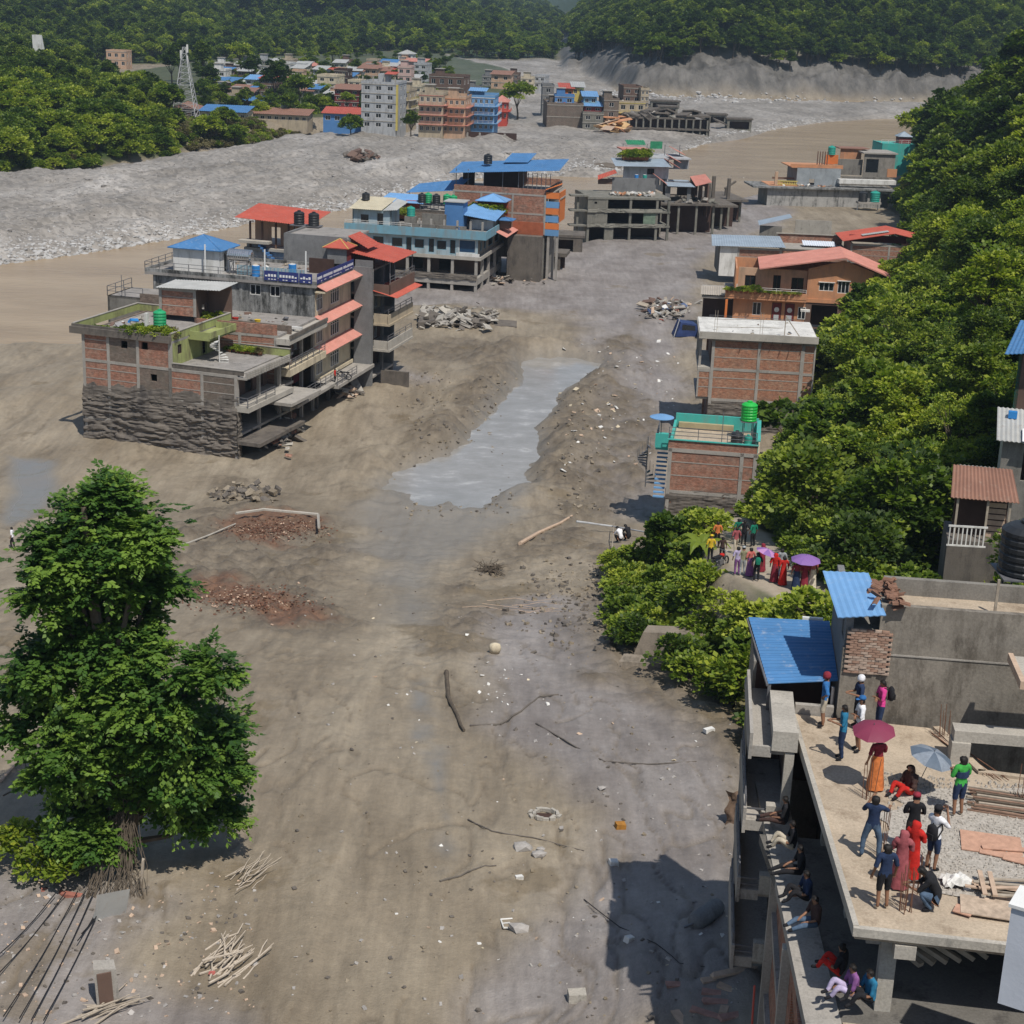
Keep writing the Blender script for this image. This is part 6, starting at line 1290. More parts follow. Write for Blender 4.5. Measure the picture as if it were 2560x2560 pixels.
# ---- left hillside
pl=[]
cand=[(rt.uniform(-190,-45),rt.uniform(300,700)) for _ in range(9000)]
ca=np.array(cand); dd=sdist(HILLL,ca[:,0],ca[:,1]); zs=gh(ca[:,0],ca[:,1]); order=sorted([i for i in range(len(cand)) if dd[i]>.5],key=lambda i:ca[i,1]-dd[i]*.0)
for i in order:
    x,y=cand[i]
    if not inview(x,y,zs[i]+3,60) or pxof(x,y,zs[i]+2)[0]>418: continue
    rad=2.6+(y-300)*.004
    if all((a-x)**2+(b_-y)**2>(rad+r_0)**2*.52 for a,b_,r_0 in pl[-200:]): pl.append((x,y,rad))
print('left hill',len(pl))
def far_stuff(name,items,label,cat,extra_scale=1.0):
    "a wood that reads as one mass: joined instances of the far tree prototypes by geometry nodes"
    me=bpy.data.meshes.new(name); me.vertices.add(len(items)); me.vertices.foreach_set('co',np.array([i[:3] for i in items],np.float32).ravel())
    for nm,ty,j in (('scl','FLOAT',3),('rot','FLOAT',4),('knd','INT',5)):
        a_=me.attributes.new(nm,ty,'POINT'); a_.data.foreach_set('value',np.array([i[j] for i in items],np.float32 if ty=='FLOAT' else np.int32))
    me.update(); o=link(name,me); prop(o,label,cat,kind='stuff')
    ng=bpy.data.node_groups.new(name,'GeometryNodeTree'); ng.interface.new_socket('Geometry',in_out='INPUT',socket_type='NodeSocketGeometry'); ng.interface.new_socket('Geometry',in_out='OUTPUT',socket_type='NodeSocketGeometry')
    gi=ng.nodes.new('NodeGroupInput'); go=ng.nodes.new('NodeGroupOutput'); jn=ng.nodes.new('GeometryNodeJoinGeometry')
    def na(n_,dt): q=ng.nodes.new('GeometryNodeInputNamedAttribute'); q.data_type=dt; q.inputs[0].default_value=n_; return q.outputs[0]
    for k_,key in enumerate(FARK):
        oi=ng.nodes.new('GeometryNodeObjectInfo'); oi.inputs['Object'].default_value=FARO[key]; 
        iop=ng.nodes.new('GeometryNodeInstanceOnPoints'); ng.links.new(gi.outputs[0],iop.inputs['Points']); ng.links.new(oi.outputs['Geometry'],iop.inputs['Instance'])
        cmp=ng.nodes.new('FunctionNodeCompare'); cmp.data_type='INT'; cmp.operation='EQUAL'; ng.links.new(na('knd','INT'),cmp.inputs[2]); cmp.inputs[3].default_value=k_; ng.links.new(cmp.outputs[0],iop.inputs['Selection'])
        ng.links.new(na('scl','FLOAT'),iop.inputs['Scale']); cx=ng.nodes.new('ShaderNodeCombineXYZ'); ng.links.new(na('rot','FLOAT'),cx.inputs[2]); ng.links.new(cx.outputs[0],iop.inputs['Rotation'])
        ng.links.new(iop.outputs[0],jn.inputs[0])
    ng.links.new(jn.outputs[0],go.inputs[0]); md=o.modifiers.new('scatter','NODES'); md.node_group=ng
    return o
FARK=['fa','fb','fc','fd','s','y']; FARO={}
for key in FARK:
    cm,tm=PT[key]; bm_=bmesh.new(); bm_.from_mesh(cm); n0=len(bm_.faces); bm_.from_mesh(tm)
    for i_,f_ in enumerate(bm_.faces): f_.material_index=0 if i_<n0 else 1
    me=bpy.data.meshes.new('wood_tree_'+key)
    bm_.to_mesh(me); bm_.free(); me.materials.append(cm.materials[0]); me.materials.append(BARK); FARO[key]=bpy.data.objects.new('wood_tree',me)
lb=[]
for i,(x,y,rad) in enumerate(pl):
    if i<70:
        k_=rt.choices(['fd','fb','fa'],[9,2,.6])[0]; s=rad/3.6*rt.uniform(.55,.95)
        plant(k_,(x,y,hz(x,y)-(1 if k_=='fd' else 3.5*s)),s,rt.uniform(0,6.3),{'fd':'low bright green tree on the left hillside above the gravel bank','fb':'taller green tree on the left hillside above the gravel bank','fa':'dark green tree on the left hillside above the gravel bank'}[k_],'trees on the left hillside: '+{'fd':'low','fb':'taller','fa':'dark'}[k_])
    else: lb.append((x,y,hz(x,y)-1.5,rad/3.6*rt.uniform(.6,1.0),rt.uniform(0,6.3),rt.choice([0,1,2,3])))
# remaining hillside trees (right) beyond the individual ones + undergrowth
for (x,y,rad) in pts[190:]: lb.append((x,y,hz(x,y)-1.5,rad/3.2*rt.uniform(.8,1.2),rt.uniform(0,6.3),rt.choice([0,1,2,3])))
far_stuff('hillside_wood',lb,'mass of trees on the upper hillsides either side of the valley','woodland')
# far forest across the river and behind the town
def scatter(poly_fn,x0,x1,y0,y1,n,sp,sel,kinds,s0,s1,sink=2.0):
    xs=NR.uniform(x0,x1,n); ys_=NR.uniform(y0,y1,n); 
    ok=poly_fn(xs,ys_); xs,ys_=xs[ok],ys_[ok]; out=[]; cell={}
    zz=gh(xs,ys_)
    for x,y,z in zip(xs,ys_,zz):
        if not inview(x,y,z+8,60): continue
        g_=(int(x//sp),int(y//sp))
        if g_ in cell: continue
        cell[g_]=1; s=NR.uniform(s0,s1)*(1+max(0,y-900)*.0006); out.append((x,y,z-sink*s,s,NR.uniform(0,6.3),int(NR.choice(kinds))))
    return out
it=scatter(lambda X,Y:(sdist(FARR,X,Y)>13+fbm(X,Y,40,2,5)*8),-80,700,560,1500,60000,5.6,None,[0,0,1,2,2,0],.85,1.35)
far_stuff('far_forest',it,'dense dark forest on the steep far side of the river above the bare bank','forest'); print('far',len(it))
it=scatter(lambda X,Y:(sdist(FARL,X,Y)>3)&(sdist(FARR,X,Y)<10)&(~((np.abs(X/Y+.145)<.085)&(Y>1450)))&(~((fbm(X,Y,90,2,15)>.12)&(X>-60))),-620,60,520,2600,110000,7.5,None,[0,1,1,2,3],.7,1.25)
mt=[]; xs=NR.uniform(-1300,60,26000); ys_=NR.uniform(1300,4600,26000); zz=gh(xs,ys_)
for x,y,z in zip(xs,ys_,zz):
    if abs(x/y+.145)<.085 and inview(x,y,z+10,40): it.append((x,y,z-6,NR.uniform(2.0,3.8),NR.uniform(0,6.3),int(NR.choice([0,1,2]))))
far_stuff('valley_forest',it,'mixed green forest rising behind the town','forest'); print('valley',len(it))
it=scatter(lambda X,Y:(sdist(FARL,X,Y)>3)&(fbm(X,Y,90,2,15)>.05)&(~((np.abs(X/Y+.145)<.085)&(Y>1450))),-520,120,620,2000,26000,6.5,None,[3,4,5],.6,1.3,.4); far_stuff('terraced_scrub',it,'light green scrub and terraced fields between forest patches behind the town','scrub')
it=[]
for _ in range(2500):
    px,py=NR.uniform(-30,440),NR.uniform(170,430); p=P(px,py,6.0); d_=float(sdist(HILLL,np.array([p.x]),np.array([p.y]))[0])
    if d_>.3: it.append((p.x,p.y,hz(p.x,p.y)-.3,NR.uniform(.8,1.5),NR.uniform(0,6.3),int(NR.choice([4,4,4,5,3],p=[.3,.3,.25,.08,.07]))))
far_stuff('left_undergrowth',it,'green undergrowth covering the foot of the left hillside','undergrowth')
it=[]
for _ in range(520):
    px,py=NR.uniform(480,1130),NR.uniform(132,285); p=P(px,py,3.6); d_=float(sdist(TOWN,np.array([p.x]),np.array([p.y]))[0])
    if d_>5: it.append((p.x,p.y,hz(p.x,p.y)-.6,NR.uniform(.3,.62),NR.uniform(0,6.3),int(NR.choice([0,1,3,3]))))
far_stuff('town_greenery',it,'garden trees and bushes filling the gaps between the town houses','greenery')
# grass and shrubs on the town bank
it=[]
for _ in range(2600):
    px,py=NR.uniform(440,1020),NR.uniform(308,385); p=P(px,py,3.6); d_=float(sdist(TOWN,np.array([p.x]),np.array([p.y]))[0])
    if -7<d_<16: it.append((p.x,p.y,hz(p.x,p.y)-.1,NR.uniform(.6,1.3),NR.uniform(0,6.3),int(NR.choice([4,5,5,4,3],p=[.18,.34,.34,.13,.01]))))
far_stuff('bank_scrub',it,'dry grass and green scrub along the edge of the town bank','scrub')
# undergrowth carpet on the right slope and hedge
it=[]
for _ in range(16000):
    x,y=NR.uniform(8,110),NR.uniform(56,420)**1.0; it.append((x,y))
ia=np.array(it); d1=sdist(HILLR,ia[:,0],ia[:,1]); d2,_=ldist(PATH,ia[:,0],ia[:,1]); zz=gh(ia[:,0],ia[:,1]); out=[]
for i,(x,y) in enumerate(it):
    if d1[i]<.3 or d2[i]<3.4 or d1[i]>34 or not inview(x,y,zz[i],40): continue
    if any((x-bx)**2+(y-by)**2<(br*.9)**2 for bx,by,br in BLD) or (x<20 and y<57.5) : continue
    if (22<x<30 and 84<y<98) or hides(x,y,zz[i],.9,1.0): continue
    out.append((x,y,zz[i]-.25,NR.uniform(.6,1.3)*(1+y*.002),NR.uniform(0,6.3),int(NR.choice([4,4,4,5],p=[.4,.3,.26,.04]))))
far_stuff('hillside_undergrowth',out,'tangle of green undergrowth between the trees of the right hillside','undergrowth'); print('under',len(out))
# ================================================================== TOWN ON THE FAR BANK
def C4(x,y): return (400+.4969*x,80+.4969*y)
def C5(x,y): return (1240+.3416*x,160+.3416*y)
def zpx(py,px,y):   # height of the ray at world depth y
    d=ray(px,py); return CAM_Z+d[2]*y/d[1]
def house(cv,x0,x1,yb,yt,floors,mat,label,roof='flat',rot=-8,depth=9,zb=3.6,side=0,frame=WHITE,balc=None,nwin=None,trim=None,y_at=None,parap=True,name='town_house',sidemat=None):
    a=cv(x0,yb); b_=cv(x1,yb); mid=((a[0]+b_[0])/2,a[1])
    if y_at is None: pc=P(mid[0],mid[1],zb)
    else:
        d=ray(*mid); t=y_at/d[1]; pc=Vector((d[0]*t,y_at,CAM_Z+d[2]*t))
    Y=pc.y; W=(b_[0]-a[0])*math.hypot(pc.x,Y,CAM_Z)/F_PX*.985; w_=W/(1+.0) ; rr=math.radians(rot)
    zt=zpx(cv(x0,yt)[1],mid[0],Y); H=zt-pc.z
    O=(pc.x-w_/2*math.cos(rr),pc.y-w_/2*math.sin(rr),pc.z)
    h=B(name,O,rot,label); base=pc.z; fh=H/floors
    nw=nwin or max(2,int(w_/2.6))
    wins=[];r=random.Random(int(x0*7+yb))
    for f_ in range(floors):
        for i in range(nw):
            u=w_*(i+.5)/nw; ww=min(1.5,w_/nw*.55); wins.append((u,base+f_*fh+fh*.33,ww,fh*.45))
    h.wall_win('F',0,0,w_,base-3,base+H,mat,wins,frame=frame,nv=2,depth=.12)
    sw=[]
    ns=max(1,int(depth/3.4))
    for f_ in range(floors):
        for i in range(ns): sw.append((depth*(i+.5)/ns,base+f_*fh+fh*.33,1.2,fh*.45))
    sm=sidemat or mat
    h.wall_win('R',w_,.22,depth,base-3,base+H,sm,sw,frame=frame,nv=2,depth=.12); h.wall('L',0,.22,depth,base-3,base+H,sm); h.wall('B',depth,.2,w_-.2,base-3,base+H,mat)
    h.box('ceiling',ROOFDECK,.2,w_-.2,.23,depth-.2,base+H-.25,base+H-.02)
    for f_ in range(1,floors+1):
        h.box('floor_band',trim or CONC2,-.12,w_+.12,-.12,0,base+f_*fh-.16,base+f_*fh+.02)
    if balc:
        for f_ in range(1,floors):
            h.box('balcony_slab',balc,-.1,w_+.1,-1.1,-.13,base+f_*fh-.14,base+f_*fh); h.railing('F',-1.05,0,w_,base+f_*fh,.8,trim or METAL,2,1.4)
            mb=MB(); h.fbox(mb,'R',w_,0,depth,.0,1.0,base+f_*fh-.14,base+f_*fh); h.part(mb,'balcony_slab',balc); h.railing('R',w_+.95,0,depth,base+f_*fh,.8,trim or METAL,2,1.4)
    zr=base+H
    if roof=='flat':
        if parap: h.parapet(-.1,w_+.1,-.1,depth,zr,.7,.15,mat)
        if r.random()<.6: h.box('stair_head',mat,w_*.1,w_*.1+2.6,depth*.4,depth*.4+3,zr,zr+2.4); h.box('stair_head_roof',CONC,w_*.1-.3,w_*.1+2.9,depth*.4-.3,depth*.4+3.3,zr+2.4,zr+2.55)
    else:
        m_={'blue':ROOFB,'red':ROOFR,'rust':RUST,'tin':TIN,'salmon':ROOFP,'maroon':MAROON,'lblue':ROOFBL}[roof.split('_')[0]]
        if roof.endswith('_gable'):
            h.sheet('roof',[(-.6,-.7,zr),(w_+.6,-.7,zr),(w_+.6,depth/2,zr+1.6),(-.6,depth/2,zr+1.6)],m_,.6,.04); h.sheet('roof',[(-.6,depth/2,zr+1.6),(w_+.6,depth/2,zr+1.6),(w_+.6,depth+.7,zr),(-.6,depth+.7,zr)],m_,.6,.04)
        elif roof.endswith('_hip'): h.hip(0,w_,0,depth,zr,1.8,m_,over=.5)
        else: h.sheet('roof',[(-.6,-.7,zr+.1),(w_+.6,-.7,zr+.1),(w_+.6,depth+.5,zr+1.3),(-.6,depth+.5,zr+1.3)],m_,.6,.04)
    h.W=w_; h.H=zr; return h
H={}
H['5']=house(C4,1010,1185,492,262,5,PGREY,'tall pale grey five-storey block with a yellow strip on its right edge','flat',-10,12)
h5=H['5']; h5.box('yellow_strip',YELLOW,h5.W+.02,h5.W+.5,.1,.9,h5.z,h5.H)
for x in (.3,h5.W*.33,h5.W*.66,h5.W-.3): h5.box('bare_column',CONC2,x-.15,x+.15,.2,.5,h5.H,h5.H+2.0)
h5.box('stair_head',PGREY,h5.W*.4,h5.W*.7,3,6,h5.H,h5.H+2.6); h5.sheet('red_roof',[(h5.W*.6,2,h5.H+2.7),(h5.W*.95,2,h5.H+2.7),(h5.W*.95,6,h5.H+3.2),(h5.W*.6,6,h5.H+3.2)],ROOFR,.5,.03)
house(C4,1187,1248,470,300,4,BEIGE,'narrow beige house squeezed right of the tall pale grey block','flat',-10,10,balc=CONC2,trim=YELLOW,nwin=2)
H['b']=house(C4,1300,1420,512,318,4,BEIGE,'beige riverside block with salmon balcony edges, left part, stepped roof terrace','flat',-6,13,balc=ROOFP,trim=ROOFP,nwin=4)
H['b2']=house(C4,1420,1532,512,335,4,PEACH,'peach riverside block with orange balcony railings beside the blue one','flat',-6,13,balc=ROOFP,trim=ORANGE,nwin=4)
H['bl']=house(C4,1545,1678,500,330,4,LBLUE,'bright blue riverside block with rows of white railings','flat',-4,13,balc=LBLUE,trim=WHITE,nwin=5)
hb=H['bl']; hb.sheet('blue_roof',[(hb.W*.0,-.5,hb.H+1.8),(hb.W*.7,-.5,hb.H+1.8),(hb.W*.7,6,hb.H+2.4),(0,6,hb.H+2.4)],ROOFBL,.6,.04); hb.box('roof_wall',LBLUE,.5,hb.W*.6,1,1.3,hb.H,hb.H+1.8)
H['r']=house(C4,1682,1745,445,352,2,REDW,'small bright red house right of the blue riverside block','salmon_hip',-2,9,balc=REDW,trim=ROOFP,nwin=3)
# undermined footings of the riverside blocks
for key,(xa,xb,yy,lb_) in {'b':(1380,1530,535,'dark washed-out footing slab under the beige and peach riverside blocks'),'bl':(1540,1770,550,'collapsed concrete footing and slabs under the blue riverside block')}.items():
    a=P(*C4(xa,yy),1.5); b_=P(*C4(xb,yy),1.5); f_=B('washed_out_footing',(a.x,a.y,1.0),-5,lb_,'ruin'); W_=(b_-a).length
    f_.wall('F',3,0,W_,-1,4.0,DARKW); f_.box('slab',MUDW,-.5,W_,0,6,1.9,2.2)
    for i in range(int(W_/3.5)+1): f_.box('pier',CONC,i*3.5,i*3.5+.5,.2,.7,-1,4.0)
    for i in range(5): f_.box('broken_slab',MUDW,W_*.15*i,W_*.15*i+3.2,-1.8+.3*i,1,.4+.3*(i%3),.75+.3*(i%3))
TH=[(1350,1525,335,225,2,BROWNW,'brown two-storey house with blue tarpaulin showing above the beige block','flat'),
(1530,1600,330,285,1,GREYPL,'small grey house behind the gap right of the brown one','flat'),
(1195,1262,300,180,3,PINK,'blank pink house rising left of the white rooftop tower','flat'),
(1198,1270,190,110,2,WHITE,'white house topped by a pavilion, highest point of the town','tin_hip'),
(1225,1330,205,150,2,PINK,'pink house with salmon roof right of the white pavilion house','salmon'),
(1275,1340,250,165,3,PGREY,'pale blue-grey house at the right end of the upper town','flat'),
(1248,1312,385,275,3,CREAM,'cream house between the yellow-trimmed and the beige blocks','flat'),
(875,942,300,195,3,DARKW,'dark brown windowless tower-like house in mid town','flat'),
(878,1000,382,290,3,MAROON,'maroon stepped house with rusty eaves left of the tall grey block','rust'),
(790,888,325,225,3,CREAM,'cream house with green-grey side in front of the brown tower','flat'),
(945,1008,305,250,2,CREAM,'small cream house left behind the tall grey block','flat'),
(995,1090,250,185,2,PEACH,'peach house with flat terrace above the tall grey block','rust'),
(430,500,325,240,3,WHITE,'white house with teal roof half hidden by trees','lblue'),
(500,570,330,235,3,BROWNW,'brown house with red roof edge right of the teal-roofed one','red'),
(255,330,270,195,2,WHITE,'white temple-like house with a small orange spire among trees','flat'),
(590,655,205,160,2,WHITE,'white flat house with green tank on the far side of town','flat'),
(655,730,215,165,2,PGREY,'grey flat house beside the white one on the far side of town','flat'),
(725,770,200,170,1,PEACH,'peach temple with pointed roof on the far side of town','salmon_hip'),
(520,590,275,215,2,PGREY,'long low grey house left of the big round tree','flat'),
(770,830,245,190,2,PGREY,'grey house with bluish tin roof behind the big round tree','tin'),
(840,900,235,198,1,PEACH,'peach house with a bright red roof in mid town','red'),
(940,1000,215,180,1,WHITE,'small white house behind the peach terrace','flat'),
(1105,1190,235,195,2,BROWNW,'brown house with a red roof just behind the tall grey block','red'),
(1115,1195,205,165,2,CREAM,'cream house in the back row left of the pink house','tin'),
(1010,1100,215,170,2,PINK,'pinkish back-row house with brown eaves','rust'),
(640,720,245,200,2,CREAM,'cream house right above the round tree','flat'),
(1620,1680,275,225,2,GREYPL,'grey house with bare roof columns right of the blue tarpaulin house','flat'),
(1665,1760,290,215,2,PEACH,'peach and brown terraced house behind the red house','rust'),
(1750,1800,265,215,2,BROWNW,'brown narrow house in the row behind the dark tree','flat'),
(1815,1875,285,235,2,CREAM,'cream house with blue drums right of the dark tree','flat'),
(1880,1935,285,225,2,PGREY,'grey house at the right end behind the dark tree','flat'),
(345,420,350,290,2,BROWNW,'brown house hidden behind trees left of town','rust'),
]
for t_ in TH: house(C4,*t_[:6],t_[6],t_[7],rt.uniform(-14,-4),rt.uniform(7,10))
sp=P(*C4(290,195),3.6); 
BK=[('cream',CREAM),('pale grey',PGREY),('brown',BROWNW),('peach',PEACH),('white',WHITE),('beige',BEIGE)]
taken=[(t_[0],t_[1],t_[2]) for t_ in TH]; r5=random.Random(21)
for i in range(60):
    yb_=r5.choice([200,215,232,250,268,290,315,345,365]); x0_=r5.uniform(240,1250); nm,mt=BK[i%6]; rf=r5.choice(['flat','flat','flat','tin','rust','blue'])
    house(C4,x0_,x0_+r5.uniform(42,70),yb_,yb_-r5.uniform(38,60),2,mt,'small '+nm+' house packed between the others in the middle of town',rf,r5.uniform(-14,-2),7).root['group']='small '+nm+' houses in the middle of town'
# low sheds along the bank edge
house(C4,205,430,455,402,1,CREAM,'long low shed with bright blue roof on the bank edge','blue',-4,9,nwin=7,name='shed',parap=False)
house(C4,430,740,452,415,1,BEIGE,'very long low building with rusty roof and pale wall panels on the bank edge','rust',-4,8,nwin=9,name='shed',parap=False)
house(C4,822,1008,462,412,1,BLUEW,'low blue house with red and blue sheet roofs at the bank edge','red',-2,9,nwin=4,name='shed',parap=False)
house(C4,385,560,375,350,1,BROWNW,'dark low house with blue sheet roofs behind the rusty shed','blue',-4,9,nwin=4,name='shed',parap=False)
hh=house(C4,60,190,445,385,1,BROWNW,'hut with round-edged rusty roof at the foot of the lattice mast','rust_hip',-4,8,nwin=3,name='hut',parap=False)
def hit(px,py,y0=120.):
    d=ray(px,py); y=y0
    while y<3000:
        t=y/d[1]; z=CAM_Z+d[2]*t
        if z<hz(d[0]*t,y): break
        y+=2.0
    return Vector((d[0]*t,y,z))
# hillside buildings in the left wood
hp=hit(290,172)
house(lambda x,y:(x*.4451,y*.4451),600,710,380,290,2,PEACH,'pink house with tin terrace in the woods of the left hill','flat',-5,8,y_at=hp.y)
pt=B('bridge_tower',P(98,185,0),-6,'tall narrow white concrete bridge tower among trees at upper left','tower')
d=ray(98,170); hp=hit(98,190); pt.root.location=(hp.x-1.0,hp.y,hp.z-1.5); pt.z=pt.root.location.z; pt.O=pt.root.location.copy()
pt.box('tower_shaft',WHITE,0,3.0,0,2,pt.z,pt.z+6); mb=MB().hexa([(-.6,0,5),(3.4,0,6),(3.4,2,6),(-.6,2,5),(-1.0,.2,15.5),(2.0,.2,15.5),(2.0,1.8,15.5),(-1.0,1.8,15.5)]); pt.part(mb,'tower_top',WHITE); pt.box('tower_rail',METAL,-.4,4,-.1,0,pt.z+5,pt.z+5.3)
# lattice mast
base=P(465,305,3.6); mo=empty('lattice_mast',base,0,'thin steel lattice telecom mast standing at the left edge of town','mast')
mh=zpx(118,465,base.y)-3.6; mb=MB(); n=12
for i in range(n):
    z0,z1=mh*i/n,mh*(i+1)/n; r0,r1=3.2*(1-i/n)**1.1+.4,3.2*(1-(i+1)/n)**1.1+.4
    cs=[(-1,-1),(1,-1),(1,1),(-1,1)]
    for k_ in range(4):
        a,b_=cs[k_],cs[(k_+1)%4]; mb.bar((a[0]*r0,a[1]*r0,z0),(a[0]*r1,a[1]*r1,z1),.13,0,4); mb.bar((a[0]*r0,a[1]*r0,z0),(b_[0]*r1,b_[1]*r1,z1),.07,0,4); mb.bar((a[0]*r1,a[1]*r1,z1),(b_[0]*r1,b_[1]*r1,z1),.07,0,4)
mb.build('lattice',mat_plain('mast_grey',(.42,.42,.42),.5,.1),mo)
for i,(dz,dx) in enumerate(((.93,.9),(.85,-.9),(.78,.8))): MB().box(dx-.25,dx+.25,-.6,-.3,mh*dz,mh*dz+2.2).build('antenna_panel',WHITE,mo)
# ---- ruin cluster in mid distance
ru=house(C5,370,630,470,300,2,BRICKM,'big windowless muddy brick house topped with blue huts in the mid-river cluster','flat',4,16,zb=1.5,nwin=1,name='ruined_house'); 
ru.wall('F',-.05,0,ru.W,1,ru.H,BRICKM); 
ro=house(C5,632,780,490,365,2,RUINC,'open concrete bay with black voids right of the windowless muddy brick house','flat',4,14,zb=1.2,name='ruined_house')
house(C5,335,418,350,165,3,GREYPL,'blank grey plaster block behind the muddy brick wall house','flat',2,10,zb=3,nwin=1,name='ruined_house')
house(C5,470,560,270,180,1,ORANGE2,'orange rooftop house with red roof above the muddy brick wall','red',2,8,y_at=ru.O.y+12,name='town_house')
house(C5,430,570,300,240,1,BLUEW,'low blue rooftop hut with tanks above the muddy brick wall','flat',2,5,y_at=ru.O.y+5,name='hut')
house(C5,640,735,300,240,1,SKYB,'pale blue rooftop hut above the open concrete bay','lblue',2,8,y_at=ru.O.y+6,name='hut')
house(C5,645,775,355,310,1,MAROON,'maroon rooftop room with faded blue roof over the open bay','lblue',2,6,y_at=ru.O.y+3,name='hut')
house(C5,560,640,240,170,1,YELLOW,'yellow hut with green roof among the rooftop huts','tin',2,8,y_at=ru.O.y+14,name='hut')
r2=house(C5,782,890,480,265,3,BRICKM,'muddy brick house left of the yellow-balconied ruin','flat',6,12,zb=1.5,nwin=1,name='ruined_house')
r3=house(C5,892,1085,430,285,2,BEIGE,'ruined house with two yellow balcony bands beside fallen roof timbers','flat',8,14,zb=3,name='ruined_house',balc=YELLOW,trim=YELLOW)
house(C5,930,1060,290,175,2,BROWNW,'upper storeys with bare terraces above the yellow-balconied ruin','flat',8,9,y_at=r3.O.y+6,name='town_house')
house(C5,1055,1112,330,190,3,BEIGE,'narrow beige tower house at the right of the yellow-balconied ruin','flat',8,9,y_at=r3.O.y+3,name='town_house')
rb_=P(*C5(965,515),.5); k2=B('collapsed_slabs',rb_,6,'long heap of collapsed concrete floors and dark voids in the middle of the riverbed','ruin'); W_=(P(*C5(1400,500),.5)-rb_).length
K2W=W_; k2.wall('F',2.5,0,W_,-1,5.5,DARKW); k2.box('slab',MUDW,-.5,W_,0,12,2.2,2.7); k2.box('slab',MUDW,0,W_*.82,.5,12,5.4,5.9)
for i in range(12): k2.box('pier',RUINC,W_*i/11.5,W_*i/11.5+.5,.3,.8,-1,5.4)
for i in range(9):
    x=W_*(.1+.1*i); o=MB().box(-2.6,2.6,-2,2,-.25,.25).build('tilted_slab',MUDW,k2.root,loc=(x,3+i%3*2,6.0+(i*37%5)*.3)); o.rotation_euler=(rt.uniform(-.25,.25),rt.uniform(-.3,.3),rt.uniform(0,1))
k2.wall('L',W_-.4,0,6,-1,6.5,RUINC); k2.box('slab',MUDW,W_*.7,W_,.2,8,6.3,6.8)
rubble('timber_heap',lambda rd:tuple(P(*C5(rd.gauss(870,38),rd.gauss(480,18)),1.5)[:2])+(1.5+abs(rd.gauss(0,1.3)),),110,3.0,[mat_plain('raw_timber',(.55,.36,.18),.8,.2),WOODP,ORANGE],'heap of fallen orange roof timbers between the two ruined blocks',seed=8,flat=.12,long=2.2,cat='timber')
for i,(x,y,W_,l) in enumerate(((1540,405,5,'half-buried concrete room leaning in the gravel, left of two by the river bend'),(1690,440,6,'half-buried concrete room with dark opening, right of two by the river bend'),(1130,300,8,'dark collapsed room just beyond the slab heap'),(1190,345,5,'low dark slab fragment between the slab heap and open riverbed'))):
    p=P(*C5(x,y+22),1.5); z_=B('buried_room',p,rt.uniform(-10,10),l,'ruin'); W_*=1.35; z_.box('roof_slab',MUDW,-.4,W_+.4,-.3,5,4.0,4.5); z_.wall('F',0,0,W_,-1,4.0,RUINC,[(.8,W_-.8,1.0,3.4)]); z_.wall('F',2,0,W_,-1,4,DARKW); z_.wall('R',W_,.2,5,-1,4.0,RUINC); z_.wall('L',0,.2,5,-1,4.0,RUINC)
    o=MB().box(-2.4,2.4,-1.5,1.5,-.2,.2).build('fallen_slab',MUDW,z_.root,loc=(-2.2,1,1.6)); o.rotation_euler=(.15,.35,.2)
# trees of the town
tt=[(580,372,545,'fa',2.0,'big round dark tree in the middle of town'),(650,440,0,'fb',1.25,'small bright tree by the rusty shed'),(500,440,0,'fd',1.1,'round clipped tree in front of the rusty shed'),(740,440,0,'fb',1.2,'leafy tree at the right end of the rusty shed'),(1262,520,0,'fa',1.05,'lone bushy tree standing in the gravel before the pale grey block'),(1800,400,0,'fb',2.0,'big dark tree beside the red house'),(960,500,0,'fd',1.2,'green shrub tree on the bank below the blue house'),(1030,480,0,'fd',.9,'smaller shrub tree right of the one below the blue house'),(250,300,0,'fa',1.4,'tall spreading tree left of town by the mast'),(215,262,0,'fc',2.0,'very tall dark tree behind the lattice mast'),(330,320,0,'fd',1.1,'palm-like bright tree behind the blue-roofed shed'),(60,262,0,'fa',1.9,'dark tree left of the lattice mast'),(100,250,0,'fc',2.0,'tall dark tree just left of the mast top'),(700,380,0,'fb',1.7,'second dark tree leaning on the big round one'),(460,270,0,'fa',1.7,'tall airy tree among the middle houses'),(870,190,0,'fc',1.5,'dark pointed tree on the far side of town'),(990,240,0,'fa',1.2,'low spreading tree beside the brown tower'),(400,200,0,'fb',2.0,'tree at the back of town left of the white flat house'),(940,400,0,'fb',1.0,'small tree in front of the maroon stepped house')]
for i,(x,y,_,k_,s,l) in enumerate(tt):
    p=P(*C4(x,y),3.6); p.z=hz(p.x,p.y)-.3
    plant(k_,p,s*(.62 if k_!='fd' else .8),i*1.3,l,None)
